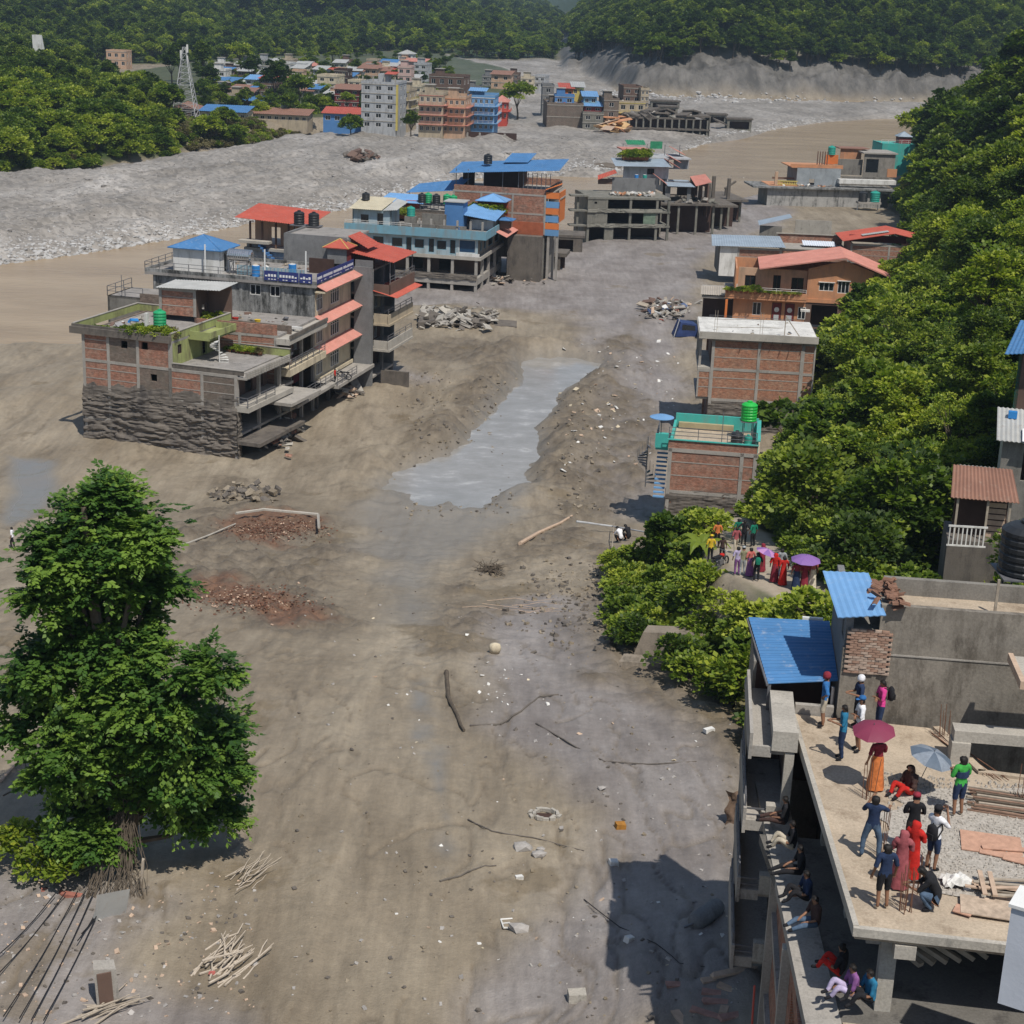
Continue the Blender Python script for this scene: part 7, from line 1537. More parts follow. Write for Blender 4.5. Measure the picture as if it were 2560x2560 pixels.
# ---- boulders strewn along the gravel bank
rk=[]
for q in range(5):
    r=random.Random(q+40); bmx=bmesh.new(); bmesh.ops.create_icosphere(bmx,subdivisions=1,radius=.5)
    for v_ in bmx.verts: v_.co=Vector((v_.co.x*r.uniform(.8,1.3),v_.co.y*r.uniform(.7,1.1),v_.co.z*r.uniform(.5,.8)))*r.uniform(.75,1.2)
    me=bpy.data.meshes.new('rock'); bmx.to_mesh(me); bmx.free(); rk.append(me)
ROCKM=mat_plain('boulder_grey',(.40,.39,.375),.85,.35,.4)
def rocks(name,items,label,mats=ROCKM):
    vs=[];fs=[];n0=0
    for (x,y,z,s) in items:
        me=rk[RNG.randrange(5)]; a=RNG.uniform(0,6.3); c,s_=math.cos(a),math.sin(a)
        for v_ in me.vertices: vs.append((x+s*(v_.co.x*c-v_.co.y*s_),y+s*(v_.co.x*s_+v_.co.y*c),z+s*v_.co.z))
        for p_ in me.polygons: fs.append(tuple(i+n0 for i in p_.vertices))
        n0+=len(me.vertices)
    me=bpy.data.meshes.new(name); me.from_pydata(vs,[],fs); me.materials.append(mats); o=link(name,me); prop(o,label,'stones',kind='stuff'); return o
edge_px=[(-60,655),(0,650),(200,625),(420,590),(640,547),(860,517),(1000,480),(1200,439),(1400,433),(1600,426),(1750,357),(1930,320),(2060,302)]
it=[]
for _ in range(3600):
    k_=rt.randrange(len(edge_px)-1); t=rt.random(); px=edge_px[k_][0]*(1-t)+edge_px[k_+1][0]*t; py=edge_px[k_][1]*(1-t)+edge_px[k_+1][1]*t
    off=abs(rt.gauss(0,1))**1.2; p=P(px,py-off*15*(py/600)**1.5,0); it.append((p.x,p.y,hz(p.x,p.y)+.0,rt.uniform(.4,1.2)*(1.7 if rt.random()<.08 else 1)*max(.3,1-off*.35)))
rocks('bank_boulders',it,'pale boulders and stones lining the water edge of the gravel bank')
it=[]
for _ in range(5200):
    px,py=rt.uniform(-20,1500),rt.uniform(340,640); p=P(px,py,2)
    if float(sdist(GRAVEL,np.array([p.x]),np.array([p.y]))[0])>3: it.append((p.x,p.y,hz(p.x,p.y),rt.uniform(.25,.6)+ (1.0 if rt.random()<.02 else 0)))
rocks('gravel_stones',it,'scattered stones over the grey gravel bank',mat_plain('stone_mixed',(.29,.27,.25),.9,.45,.3))
it=[]
for _ in range(900):
    px,py=rt.uniform(1500,2330),rt.gauss(243,7); p=P(px,py,0)
    if float(sdist(FARR,np.array([p.x]),np.array([p.y]))[0])<2: it.append((p.x,p.y,hz(p.x,p.y)+.1,rt.uniform(.8,2.6)*(1.6 if rt.random()<.06 else .8)))
rocks('far_boulders',it,'boulders along the foot of the bare bank far upstream')

def clutter(b,x0,x1,y0,y1,z,n,size,mats,label,seed):
    return rubble('roof_clutter',lambda rd:tuple(b.w(rd.uniform(x0,x1),rd.uniform(y0,y1),z)),n,size,mats,label,cat='clutter',seed=seed,flat=.6,long=1)
CLT=[WOOD,CONC2,GREYBR,WHITE,METAL,BROWNW]
clutter(CH,-17,-1,27,30.5,13.6,40,.5,CLT,'odds and ends stored along the back of the cream house roof',61)
clutter(AH,-16,-13,1,9,10.72,26,.45,CLT+[TBLUE],'buckets and scraps on the left part of the garden terrace',62)
clutter(BLH,-12,-1,1.5,3,8.5,60,.5,CLT,'building scraps along the front of the blue house terrace',63)
clutter(GCH,-5,0,15,20,10.2,30,.6,CLT,'stored scraps on the terrace behind the blue stair head',64)
clutter(B2H,-11,-1,14.5,19,10.2,26,.45,CLT,'small scraps lying on the white-edged terrace',65)
clutter(ru,1,ru.W-1,1,14,ru.H,50,.9,CLT+[REDW,BLUEW],'rooftop scraps over the windowless muddy brick house',66)
clutter(r3,1,r3.W-1,1,12,r3.H,40,.9,CLT,'rooftop scraps over the yellow-balconied ruin',67)
clutter(k2,0,K2W*.8,1,10,5.9,120,1.6,[MUDW,RUINC,CONC],'broken lumps over the collapsed riverbed slabs',68)
clutter(S2H,15,27,8,20,5.8,60,.9,[MUDW,RUINC,CONC],'broken lumps on the last muddy slabs of the river row',69)
clutter(OGH,2,15,1,2.8,4.25,40,.6,CLT+[ORANGE],'scraps on the roof edge of the buried grey house',70)
clutter(TBH,0,9,0,8,10.9,10,.4,CLT,'few scraps on the flat white roof of the tall brick house',71)
# ================================================================== PEOPLE
def clothmat(name,c,var=.12): 
    return MATS.get(name) or mat_plain(name,c,.9,.35,7)
SKIN=mat_plain('skin',(.24,.125,.075),.6,.08,6); HAIR=mat_plain('hair_black',(.012,.010,.009),.6,.2,9)
CLR=dict(blue=(.03,.13,.33),navy=(.02,.035,.08),black=(.015,.015,.018),white=(.7,.7,.72),pink=(.55,.05,.22),teal=(.02,.14,.25),khaki=(.42,.37,.29),red=(.45,.02,.015),maroon=(.22,.025,.04),orange=(.55,.17,.05),jeans=(.07,.11,.17),green=(.05,.34,.06),dgreen=(.01,.16,.10),grey=(.3,.32,.33),olive=(.25,.24,.15),lav=(.42,.36,.52),yellow=(.6,.4,.03),coral=(.5,.14,.12),rose=(.30,.08,.09),purple=(.2,.08,.22),cream=(.62,.55,.45),darkbrown=(.06,.035,.03),lime=(.35,.5,.05))
def CM(k): return clothmat('cloth_'+k,CLR[k])
def skeleton(pose,arm='stand',detail=True,seed=0,head=(0,0)):
    r=random.Random(seed); J={}; E=[]
    def j(n,p,rad): J[n]=(Vector(p),rad if isinstance(rad,tuple) else (rad,rad))
    def e(a,b,l): E.append((a,b,l))
    if pose in('stand','walk','sari','wide'):
        sp=.10 if pose!='wide' else .19
        j('pelvis',(0,0,.95),(.135,.10)); j('waist',(0,.0,1.1),(.12,.09)); j('chest',(0,.01,1.32),(.155,.105)); nb=(0,-.01,1.465)
        for s,n in ((1,'R'),(-1,'L')):
            f=0 if pose!='walk' else s*.16
            j('hip'+n,(s*.095,0,.88),.092); j('knee'+n,(s*sp,.03+f*.8,.50),.060); j('ankle'+n,(s*(sp+.01),-.03+f,.10),.040); j('toe'+n,(s*(sp+.03),.13+f,.035),.035)
    elif pose=='crouch':
        j('pelvis',(0,-.16,.33),(.15,.12)); j('waist',(0,-.10,.47),(.13,.11)); j('chest',(0,.08,.70),(.165,.125)); nb=(0,.18,.82)
        for s,n in ((1,'R'),(-1,'L')):
            j('hip'+n,(s*.11,-.12,.30),.10); j('knee'+n,(s*.19,.26,.46),.068); j('ankle'+n,(s*.14,.0,.10),.045); j('toe'+n,(s*.16,.17,.035),.037)
    elif pose=='sit':
        j('pelvis',(0,0,.12),(.15,.12)); j('waist',(0,.0,.28),(.13,.10)); j('chest',(0,.05,.50),(.16,.11)); nb=(0,.06,.65)
        for s,n in ((1,'R'),(-1,'L')):
            j('hip'+n,(s*.10,.06,.10),.10); j('knee'+n,(s*.17,.46,.38 if seed%2 else .16),.066); j('ankle'+n,(s*.12,.60+.15*(1-seed%2),.10 if seed%2 else .06),.042); j('toe'+n,(s*.13,.76+.1*(1-seed%2),.05),.035)
    nb=Vector(nb); 
    if pose=='crouch': hv=Vector((head[0]*.5,.10,.09)); 
    else: hv=Vector((head[0]*.5,.015+head[1],.10))
    j('neck',nb,.055); h0_=nb+hv*.95; h1=h0_+hv.normalized()*.105; j('head',h0_,(.076,.086)); j('crown',h1,(.074,.084)); fw=Vector((head[0],1,-.15 if pose!='crouch' else -.9)).normalized()
    j('nose',h0_+fw*.105+Vector((0,0,.0)),.017); e('head','nose','head')
    for s in (1,-1): j('ear%d'%s,h0_+Vector((s*.088,-.005,.01)),.018); e('head','ear%d'%s,'head')
    e('pelvis','waist','torso'); e('waist','chest','torso'); e('chest','neck','neck'); e('neck','head','neck'); e('head','crown','head')
    A={'stand':((.26,-.03,1.14),(.27,.07,.90)),'cam':((.27,.14,1.20),(.09,.27,1.50)),'phone':((.25,.04,1.13),(.10,.30,1.17)),'hips':((.37,-.10,1.18),(.17,.02,1.02)),'reach':((.30,.20,1.24),(.33,.46,1.22)),'fold':((.25,.05,1.14),(-.05,.17,1.12)),'hold':((.24,.10,1.14),(.12,.24,1.36))}
    arms=arm if isinstance(arm,tuple) else (arm,arm)
    ch=J['chest'][0]; off=ch-Vector((0,.01,1.32))
    for s,n,a in ((1,'R',arms[0]),(-1,'L',arms[1])):
        el,wr=A[a]; el=Vector((s*el[0],el[1],el[2]))+off; wr=Vector((s*wr[0],wr[1],wr[2]))+off
        if pose=='crouch': el=ch+Vector((s*.20,.22,-.20)); wr=ch+Vector((s*.10,.42,-.18))
        if pose=='sit' and a=='stand': el=ch+Vector((s*.23,.08,-.22)); wr=ch+Vector((s*.14,.30,-.28))
        sh=ch+Vector((s*.175,-.01,.085)); j('sh'+n,sh,.060); j('el'+n,el,.043); j('wr'+n,wr,(.024,.030)); d=(wr-el).normalized(); hd=wr+d*.075; j('hand'+n,hd,(.030,.036))
        e('chest','sh'+n,'torso'); e('sh'+n,'el'+n,'uarm'); e('el'+n,'wr'+n,'farm'); e('wr'+n,'hand'+n,'hand')
        e('pelvis','hip'+n,'hips'); e('hip'+n,'knee'+n,'thigh'); e('knee'+n,'ankle'+n,'shin'); e('ankle'+n,'toe'+n,'foot')
        if detail:
            side=d.cross(Vector((0,0,1)) if abs(d.z)<.8 else Vector((0,1,0))).normalized(); nrm=side.cross(d)
            for k,(o_,L) in enumerate(((-.030,.058),(-.010,.070),(.010,.066),(.028,.050))):
                b=hd+side*o_+d*.022; m_=b+d*L*.6-nrm*.006; t=b+d*L-nrm*.028; j('f%s%d'%(n,k),b,.009); j('g%s%d'%(n,k),m_,.0085); j('t%s%d'%(n,k),t,.0075); e('hand'+n,'f%s%d'%(n,k),'hand'); e('f%s%d'%(n,k),'g%s%d'%(n,k),'hand'); e('g%s%d'%(n,k),'t%s%d'%(n,k),'hand')
            th=wr+d*.035+side*s*.030; j('th'+n,th,.010); j('tt'+n,th+side*s*.022+d*.035,.009); e('wr'+n,'th'+n,'hand'); e('th'+n,'tt'+n,'hand')
    return J,E
PEOPLE=[]
def person(loc,rz,label,pose='stand',arm='stand',top='navy',legs='black',sleeve='short',leglen='long',hat=None,skirt=None,shawl=None,scale=1.0,detail=True,seed=0,head=(0,0),group=None,shoes='black'):
    PEOPLE.append(dict(loc=Vector(loc),rz=rz,label=label,pose=pose,arm=arm,top=top,legs=legs,sleeve=sleeve,leglen=leglen,hat=hat,skirt=skirt,shawl=shawl,scale=scale,detail=detail,seed=seed,head=head,shoes=shoes)); return PEOPLE[-1]
def flush_people():
    tmp=[]
    for p in PEOPLE:
        J,E=skeleton(p['pose'],p['arm'],p['detail'],p['seed'],p['head']); names=list(J); ix={n:i for i,n in enumerate(names)}
        me=bpy.data.meshes.new('t'); me.from_pydata([tuple(J[n][0]) for n in names],[(ix[a],ix[b]) for a,b,_ in E],[]); o=bpy.data.objects.new('t',me); COL.objects.link(o)
        m=o.modifiers.new('s','SKIN'); m.use_smooth_shade=True
        sv=me.skin_vertices[0].data if me.skin_vertices else None
        tmp.append((o,J,E,names,me))
    bpy.context.view_layer.update()
    for o,J,E,names,me in tmp:
        if not me.skin_vertices:
            bm=bmesh.new(); bm.from_mesh(me); bm.verts.layers.skin.verify(); bm.to_mesh(me); bm.free()
        for i,n in enumerate(names): me.skin_vertices[0].data[i].radius=J[n][1]
        me.skin_vertices[0].data[0].use_root=True
        sub=o.modifiers.new('u','SUBSURF'); sub.levels=1; sub.render_levels=1
    dg=bpy.context.evaluated_depsgraph_get(); dg.update()
    for (o,J,E,names,me),p in zip(tmp,PEOPLE):
        ev=o.evaluated_get(dg); m=bpy.data.meshes.new_from_object(ev,depsgraph=dg); n=len(m.vertices)
        co=np.empty(n*3,np.float32); m.vertices.foreach_get('co',co); co=co.reshape(-1,3); nr=np.empty(n*3,np.float32); m.vertices.foreach_get('normal',nr); nr=nr.reshape(-1,3)
        faces=[tuple(f.vertices) for f in m.polygons]; cen=np.array([co[list(f)].mean(0) for f in faces]) if faces else np.zeros((0,3))
        best=np.full(len(faces),1e9); lab=np.zeros(len(faces),int); labs=[]
        for a,b,l in E:
            A_,B_=np.array(J[a][0]),np.array(J[b][0]); e_=B_-A_; L=e_@e_+1e-9; t=np.clip(((cen-A_)@e_)/L,0,1); ra=J[a][1][0]*(1-t)+J[b][1][0]*t
            d=np.linalg.norm(cen-A_-t[:,None]*e_,axis=1)-ra*.9; w_=d<best; best=np.where(w_,d,best); labs.append(l); lab=np.where(w_,len(labs)-1,lab)
        L_=[labs[i] for i in lab]
        root=empty('person',p['loc'],p['rz'],p['label'],'person'); root.scale=(p['scale'],)*3
        body=bpy.data.meshes.new('body'); body.from_pydata(co.tolist(),[],faces); body.materials.append(SKIN); body.polygons.foreach_set('use_smooth',[True]*len(faces)); link('body',body,root)
        def garment(name,sel,mat,off,lumpy=0.0):
            vs={};V=[];Fc=[]
            for i,f in enumerate(faces):
                if not sel(i): continue
                g=[]
                for v in f:
                    if v not in vs: vs[v]=len(V); q=co[v]+nr[v]*(off+lumpy*math.sin(co[v][2]*40+co[v][0]*25)); V.append(q.tolist())
                    g.append(vs[v])
                Fc.append(g)
            if not Fc: return
            gm=bpy.data.meshes.new(name); gm.from_pydata(V,[],Fc); gm.materials.append(mat); gm.polygons.foreach_set('use_smooth',[True]*len(Fc)); link(name,gm,root)
        hd=np.array(J['head'][0]); pz=J['pelvis'][0]; kn=J['kneeR'][0].z
        tl={'torso','uarm'}|({'farm'} if p['sleeve']=='long' else set())
        wz=J['waist'][0].z-.07; up=(J['chest'][0]-J['pelvis'][0]).normalized(); pv=np.array(J['pelvis'][0]); upn=np.array(up)
        garment('shirt',lambda i:(L_[i] in tl) or (L_[i]=='neck' and (cen[i]-np.array(J['neck'][0]))@upn<-.005) or (L_[i]=='hips' and (cen[i]-pv)@upn>.0),CM(p['top']),.016,.004)
        if not p['skirt']:
            short=p['leglen']=='short'
            def leg(i):
                if L_[i]=='hips' or (L_[i]=='torso' and (cen[i]-pv)@upn<.05): return True
                if L_[i]=='thigh': return True
                if L_[i]=='shin' and not short: return True
                return False
            garment('shorts' if short else 'trousers',leg,CM(p['legs']),.013,.004)
            garment('shoes',lambda i:L_[i]=='foot',CM(p['shoes']),.008)
        else:
            mb=MB(); n_=18; prof=[(.145,1.10),(.17,.95),(.19,.72),(.21,.45),(.235,.2),(.25,.06)] if p['pose']!='sit' else [(.16,.30),(.22,.18),(.30,.06),(.34,.0)]
            for k,(r_,z) in enumerate(prof):
                for i in range(n_):
                    t=2*math.pi*i/n_; rr=r_*(1+.03*math.sin(k*2+i)+.13*k/5*math.sin(i*2.4+p['seed'])); mb.v.append((rr*math.cos(t),rr*.85*math.sin(t),z))
            for k in range(len(prof)-1):
                for i in range(n_): mb.f.append((k*n_+i,(k+1)*n_+i,(k+1)*n_+(i+1)%n_,k*n_+(i+1)%n_)); mb.m.append(0)
            mb.build('skirt',CM(p['skirt']),root,True)
            garment('shoes',lambda i:L_[i]=='foot',CM(p['shoes']),.006)
        if p['shawl']:
            garment('shawl',lambda i:L_[i] in('torso','uarm','neck') or (L_[i]=='head' and (cen[i]-hd)[1]<.035),CM(p['shawl']),.035,.012)
        elif p['hat'] is None: garment('hair',lambda i:L_[i] in('head','neck') and (cen[i]-hd)@np.array((0,-.55,.8))>-.01 and (cen[i]-hd)[2]>-.06,HAIR,.014)
        else:
            kind,col=p['hat']; 
            garment('hair',lambda i:L_[i]=='head' and (cen[i]-hd)[1]<0 and -.05<(cen[i]-hd)[2]<.06,HAIR,.008)
            c_=hd+np.array((0,.0,.085)); mb=MB(); n_=14
            if kind=='helmet': prof=[(.108,-.085),(.118,-.02),(.108,.05),(.07,.09),(.01,.103)]
            else: prof=[(.106,-.01),(.105,.035),(.08,.075),(.01,.09)]
            mb.lathe(prof,n_,tuple(c_),0,True)
            if kind=='cap': mb.hexa([(c_[0]-.07,c_[1]+.08,c_[2]-.012),(c_[0]+.07,c_[1]+.08,c_[2]-.012),(c_[0]+.055,c_[1]+.19,c_[2]-.03),(c_[0]-.055,c_[1]+.19,c_[2]-.03),(c_[0]-.07,c_[1]+.08,c_[2]),(c_[0]+.07,c_[1]+.08,c_[2]),(c_[0]+.055,c_[1]+.19,c_[2]-.02),(c_[0]-.055,c_[1]+.19,c_[2]-.02)])
            mb.build('helmet' if kind=='helmet' else 'cap',CM(col),root,True)
        if p['detail']:
            mb=MB()
            for s in (-1,1): mb.lathe([(.003,-.008),(.011,0),(.003,.008)],6,(hd[0]+s*.032,hd[1]+.083,hd[2]+.03))
            mb.build('eyes',HAIR,root)
        bpy.data.objects.remove(o); bpy.data.meshes.remove(m)
def umbrella(loc,r,h,mat,label,tilt=(0,0),pattern=None):
    o=empty('umbrella',loc,0,label,'umbrella'); o.rotation_euler=(tilt[0],tilt[1],.3); n=8
    for k in range(n):
        mb=MB(); rows=[(0,.0),(.25,-.03),(.55,-.115),(.8,-.22),(1,-.34)]
        for f,dz in rows:
            for q in range(5):
                t=2*math.pi*(k+q/4)/n; sag=1-.07*f*math.sin(math.pi*q/4); mb.v.append((r*f*math.cos(t)*sag,r*f*math.sin(t)*sag,h+dz*r))
        for a in range(4):
            for b in range(4): i=a*5+b; mb.f.append((i,i+5,i+6,i+1)); mb.m.append(0)
        mb.build('canopy_panel',mat if not pattern or k%2 else pattern,o,True)
    mb=MB().bar((0,0,h-.95),(0,0,h+.06),.012,0,6); mb.build('shaft',METAL,o)
    mb=MB()
    for k in range(n): t=2*math.pi*k/n; mb.bar((0,0,h-.02),(r*math.cos(t)*.98,r*math.sin(t)*.98,h-.34*r-.012),.006,0,3)
    mb.build('ribs',METAL,o); return o
def backpack(loc,rz,label,mat):
    o=empty('backpack',loc,rz,label,'backpack'); mb=MB(); mb.lathe([(.06,0),(.15,.04),(.165,.2),(.15,.38),(.07,.45)],12)
    for i,v in enumerate(mb.v): mb.v[i]=(v[0],v[1]*.62,v[2])
    mb.build('pack',mat,o,True); mb=MB(); mb.tube([(-.09,.08,.38),(-.1,.24,.44),(-.1,.30,.25),(-.1,.1,.05)],.018,0,4); mb.tube([(.09,.08,.38),(.1,.24,.44),(.1,.30,.25),(.1,.1,.05)],.018,0,4); mb.build('straps',mat,o)
    MB().box(-.10,.10,-.13,-.08,.06,.22).build('pocket',mat,o); return o
def q3(x,y,z=ZQ): return Q.w(x,y,z)
D=math.radians; SC=1.06
person(q3(-.1,11.7,22.32),D(75),'person in royal blue shirt, khaki shorts and dark helmet by the blue shed','stand',('stand','hips'),'blue','khaki',leglen='short',hat=('helmet','maroon'),scale=SC)
person(q3(.95,11.75,22.35),D(100),'person in white helmet and dark clothes holding out a phone by the brick wall','stand','phone','navy','black',hat=('helmet','white'),scale=SC*.97)
person(q3(1.6,11.55),D(95),'person in hot pink shirt carrying a black backpack, next to the plaster wall','stand','fold','pink','navy',sleeve='short',scale=SC*1.02)
backpack(q3(1.86,11.55,23.45),D(90),'black backpack worn over the hot pink shirt',CM('black'))
person(q3(.85,10.15),D(95),'person in white shirt and bright blue cap behind the maroon umbrella','stand','fold','white','black',leglen='short',hat=('cap','blue'),scale=SC)
person(q3(.3,9.5),D(85),'person in teal blue shirt and dark trousers looking down at a phone','stand','phone','teal','navy',scale=SC)
person(q3(1.15,7.65),D(10),'person in dark red blouse and orange skirt standing under the maroon umbrella','sari',('hold','stand'),'maroon','red',skirt='orange',scale=SC*.95,seed=2)
umbrella(q3(1.05,7.85,ZQ),.62,2.12,mat_plain('umbrella_maroon',(.20,.035,.07),.6,.06),'maroon umbrella held over the rooftop crowd',(.12,-.12))
person(q3(2.15,7.6),D(120),'person sitting on the slab in dark shawl and red trousers under the checked umbrella','sit','stand','darkbrown','red',shawl='darkbrown',scale=SC,seed=1)
umbrella(q3(2.3,7.8,ZQ),.66,1.42,mat_plain('umbrella_slate',(.10,.13,.17),.6,.15,6),'slate grey checked umbrella sheltering the seated person',(.2,.22),mat_plain('umbrella_slate_pale',(.2,.23,.27),.6,.2,7))
person(q3(3.3,6.45),D(20),'person in green and navy striped vest and dark shorts beside the pole stack','stand','phone','green','navy',leglen='short',scale=SC*1.04,shoes='cream')
o=MB().lathe([(.205,0),(.21,.18)],14).build('vest_band',CM('navy'),loc=q3(3.3,6.45,ZQ+1.23)); o.scale=(1,.72,1); o.rotation_euler=(0,0,D(14)); prop(o,'navy band across the green striped vest','vest band')
person(q3(.65,3.6),D(-15),'person all in navy with one hand on a rebar, feet apart on the tan slab','wide',('reach','cam'),'navy','jeans',sleeve='short',scale=SC*1.03)
person(q3(1.75,4.0),D(-5),'person in black shirt and maroon cap, leftmost of the pair behind the red shawls','stand','fold','black','darkbrown',hat=('cap','maroon'),scale=SC)
person(q3(2.2,3.25),D(-50),'person in white tee, dark shorts and black cap raising a camera','stand','cam','white','navy',leglen='short',hat=('cap','black'),scale=SC*1.03)
backpack(q3(2.08,3.0,ZQ+1.0),D(-50),'black backpack worn over the white tee',CM('black'))
person(q3(1.62,2.75),D(-30),'person wrapped in bright red shawl between the maroon sari and the white tee','sari','fold','red','red',skirt='red',shawl='red',scale=SC*.92,seed=3)
person(q3(1.25,2.15),D(-10),'person in dusty maroon striped sari leaning on the rebar cluster','sari','fold','rose','rose',skirt='rose',shawl='rose',scale=SC*.93,seed=4)
person(q3(.72,1.05),D(10),'person in charcoal tee and black shorts, bare legs, nearest the slab corner','stand','stand','navy','black',leglen='short',scale=SC*1.02,shoes='cream')
person(q3(1.95,1.25),D(75),'person crouching in black shirt and jeans beside the front rebar cluster','crouch','phone','black','jeans',scale=SC*1.08)
zl=z1+.06
for i,(x,y,tp,lg,lb_) in enumerate(((-1.15,8.9,'black','darkbrown','person sitting on the shaded ledge in black, highest one below the slab edge'),(-1.0,7.4,'black','khaki','person with khaki trousers sitting on the shaded ledge, second from the top'),(-.85,6.0,'black','black','person in black stretching dark legs on the shaded ledge, third from the top'),(-.75,4.6,'navy','black','person in navy sitting on the shaded ledge, fourth from the top'),(-.6,3.3,'darkbrown','jeans','person in brown top and jeans sitting on the shaded ledge, lowest of the row'))):
    person(Q.w(x,y,zl),D(78+i*8),lb_,'sit','stand',tp,lg,scale=1.05,seed=i)
person(Q.w(-.05,1.0,zl),D(60),'person in red cloth and dark top sitting in shade under the slab corner','sit','stand','black','red',shawl=None,scale=1.05,seed=1)
person(Q.w(.15,.15,zl),D(100),'person in purple and blue striped skirt sitting at the foot of the column','sit','stand','purple','lav',scale=1.05,seed=3)
person(Q.w(.55,-.0,zl),D(110),'person in teal sitting hidden behind the bare column','sit','stand','teal','black',scale=1.05,seed=5)
def pp(cx,cy):
    px,py=1740+cx*.176,1280+cy*.176; z=9
    for _ in range(30):
        p=P(px,py,z); z=.5*z+.5*hz(p.x,p.y)
    p=P(px,py,z); p.z=hz(p.x,p.y)+.02; return p
for cx,cy,rz,lb_,kw in (
 (290,505,0,'person in orange shirt with a tan collar, on the path behind the yellow one',dict(top='orange',legs='black')),
 (195,715,10,'person in yellow shirt and yellow cap at the left rim of the path',dict(top='yellow',legs='black',hat=('cap','yellow'))),
 (360,690,-5,'slim person in dark clothes standing by the motorbike',dict(top='darkbrown',legs='black',scale=.9)),
 (555,590,15,'person in rose pink shirt and khaki trousers walking with a backpack',dict(top='rose',legs='khaki',pose='walk')),
 (585,455,0,'person in dark green shirt with black trousers at the far end of the path',dict(top='dgreen',legs='black')),
 (670,480,-20,'person in black with one arm bent beside the dark green shirt',dict(top='black',legs='black',arm='hips')),
 (800,500,30,'person in green top and long black trousers at the hedge side of the path',dict(top='dgreen',legs='black')),
 (575,900,5,'person in lavender shirt and dark purple trousers, left of the khaki one',dict(top='lav',legs='purple')),
 (650,905,0,'older person in khaki shirt and grey trousers with a pale cap',dict(top='olive',legs='grey',hat=('cap','grey'))),
 (755,915,20,'person in coral top and dark skirt left of the tilted umbrella',dict(top='coral',legs='black',pose='sari',skirt='purple')),
 (850,985,0,'person in black with dark backpack under the tilted purple umbrella',dict(top='black',legs='black')),
 (925,850,40,'person in maroon shawl half behind the tilted purple umbrella',dict(top='maroon',legs='maroon',pose='sari',skirt='maroon',shawl='maroon')),
 (1195,930,0,'person in pale grey shirt standing behind the red-dressed pair',dict(top='grey',legs='navy')),
 (1105,1000,-10,'person in bright red headscarf and maroon skirt, left of the red pair',dict(top='red',legs='red',pose='sari',skirt='maroon',shawl='red')),
 (1225,1045,10,'person in bright red dress, right of the red pair',dict(top='red',legs='red',pose='sari',skirt='red')),
 (1410,1110,0,'person in dark red dress at the left under the round purple umbrella',dict(top='maroon',legs='black',pose='sari',skirt='navy')),
 (1525,1110,0,'person in maroon dress at the centre under the round purple umbrella',dict(top='maroon',legs='maroon',pose='sari',skirt='maroon')),
 (1640,1085,0,'person in pink and white tunic at the right under the round purple umbrella',dict(top='coral',legs='cream',pose='sari',skirt='cream'))):
    kw=dict(pose='stand',arm='stand',scale=1.04)|kw
    person(pp(cx,cy),D(rz),lb_,detail=False,**kw)
UP=mat_plain('umbrella_purple',(.22,.12,.33),.6,.08); UP2=mat_plain('umbrella_pink_purple',(.42,.22,.42),.6,.1)
u1=pp(840,985); umbrella(u1+Vector((0,.2,0)),.66,2.0,UP,'tilted pink and purple umbrella over the path crowd',(.1,.3),UP2)
u2=pp(1490,1100); umbrella(u2+Vector((.1,.1,0)),.86,2.02,UP,'round purple umbrella with pale rim at the near end of the path',(.05,0))
backpack(pp(850,985)+Vector((0,-.2,1.05)),D(0),'dark green backpack worn under the tilted umbrella',CM('dgreen'))
person(pp(480,60)+Vector((0,0,.0)),D(60),'person in pale shirt bending over at the foot of the turquoise house','crouch','phone','white','black',detail=False,scale=1.05)
for px,py,lb_,tp in ((1548,1365,'person in white and black sitting on the mud beside a companion','white'),(1568,1362,'person in dark clothes crouching on the mud, right of the pair','black')):
    p=G(px,py); p.z=hz(p.x,p.y)+.02; person(p,D(40),lb_,'crouch','phone',tp,'black',detail=False,scale=1.25)
person(CH.w(2.0,20.6,3.12),D(-90),'person in red on the lower balcony of the cream house','stand','stand','red','black',detail=False,scale=1.0)
p=G(32,1372); p.z=hz(p.x,p.y); person(p,D(90),'lone person in dark clothes walking on the mud at the left edge','walk','stand','white','black',detail=False,scale=1.0)
flush_people()
# motorbike by the path
def motorbike(loc,rz,label,col):
    o=empty('motorbike',loc,rz,label,'motorbike')
    for y in (-.65,.65):
        w_=MB(); n=18
        for i in range(n):
            a=2*math.pi*i/n; b_=2*math.pi*(i+1)/n; w_.bar((0,y+.29*math.cos(a),.3+.29*math.sin(a)),(0,y+.29*math.cos(b_),.3+.29*math.sin(b_)),.05,0,6)
        w_.build('wheel',CM('black'),o); s_=MB(); 
        for i in range(8): a=math.pi*i/4; s_.bar((0,y,.3),(0,y+.26*math.cos(a),.3+.26*math.sin(a)),.01,0,3)
        s_.build('spokes',METAL,o)
    MB().tube([(0,-.65,.3),(0,-.2,.55),(0,.35,.75),(0,.65,.3)],.045,0,6).build('frame',METAL,o); MB().tube([(0,.65,.3),(0,.52,.75),(0,.45,1.0)],.035).build('fork',METAL,o)
    m_=MB().lathe([(.02,0),(.14,.04),(.16,.14),(.1,.2)],10,(0,.2,.68)); m_.build('fuel_tank',col,o,True); MB().box(-.13,.13,-.7,.05,.72,.82).build('seat',CM('black'),o)
    MB().bar((-.35,.4,1.03),(.35,.4,1.03),.02,0,5).build('handlebar',METAL,o); MB().box(-.15,.15,-.2,.2,.28,.55).build('engine',METAL,o); MB().lathe([(.04,0),(.09,.06),(.09,.1)],10,(0,.62,.85)).build('headlight',WHITE,o)
motorbike(pp(330,800),D(-40),'dark motorbike with red side panel parked at the path rim',CM('red'))
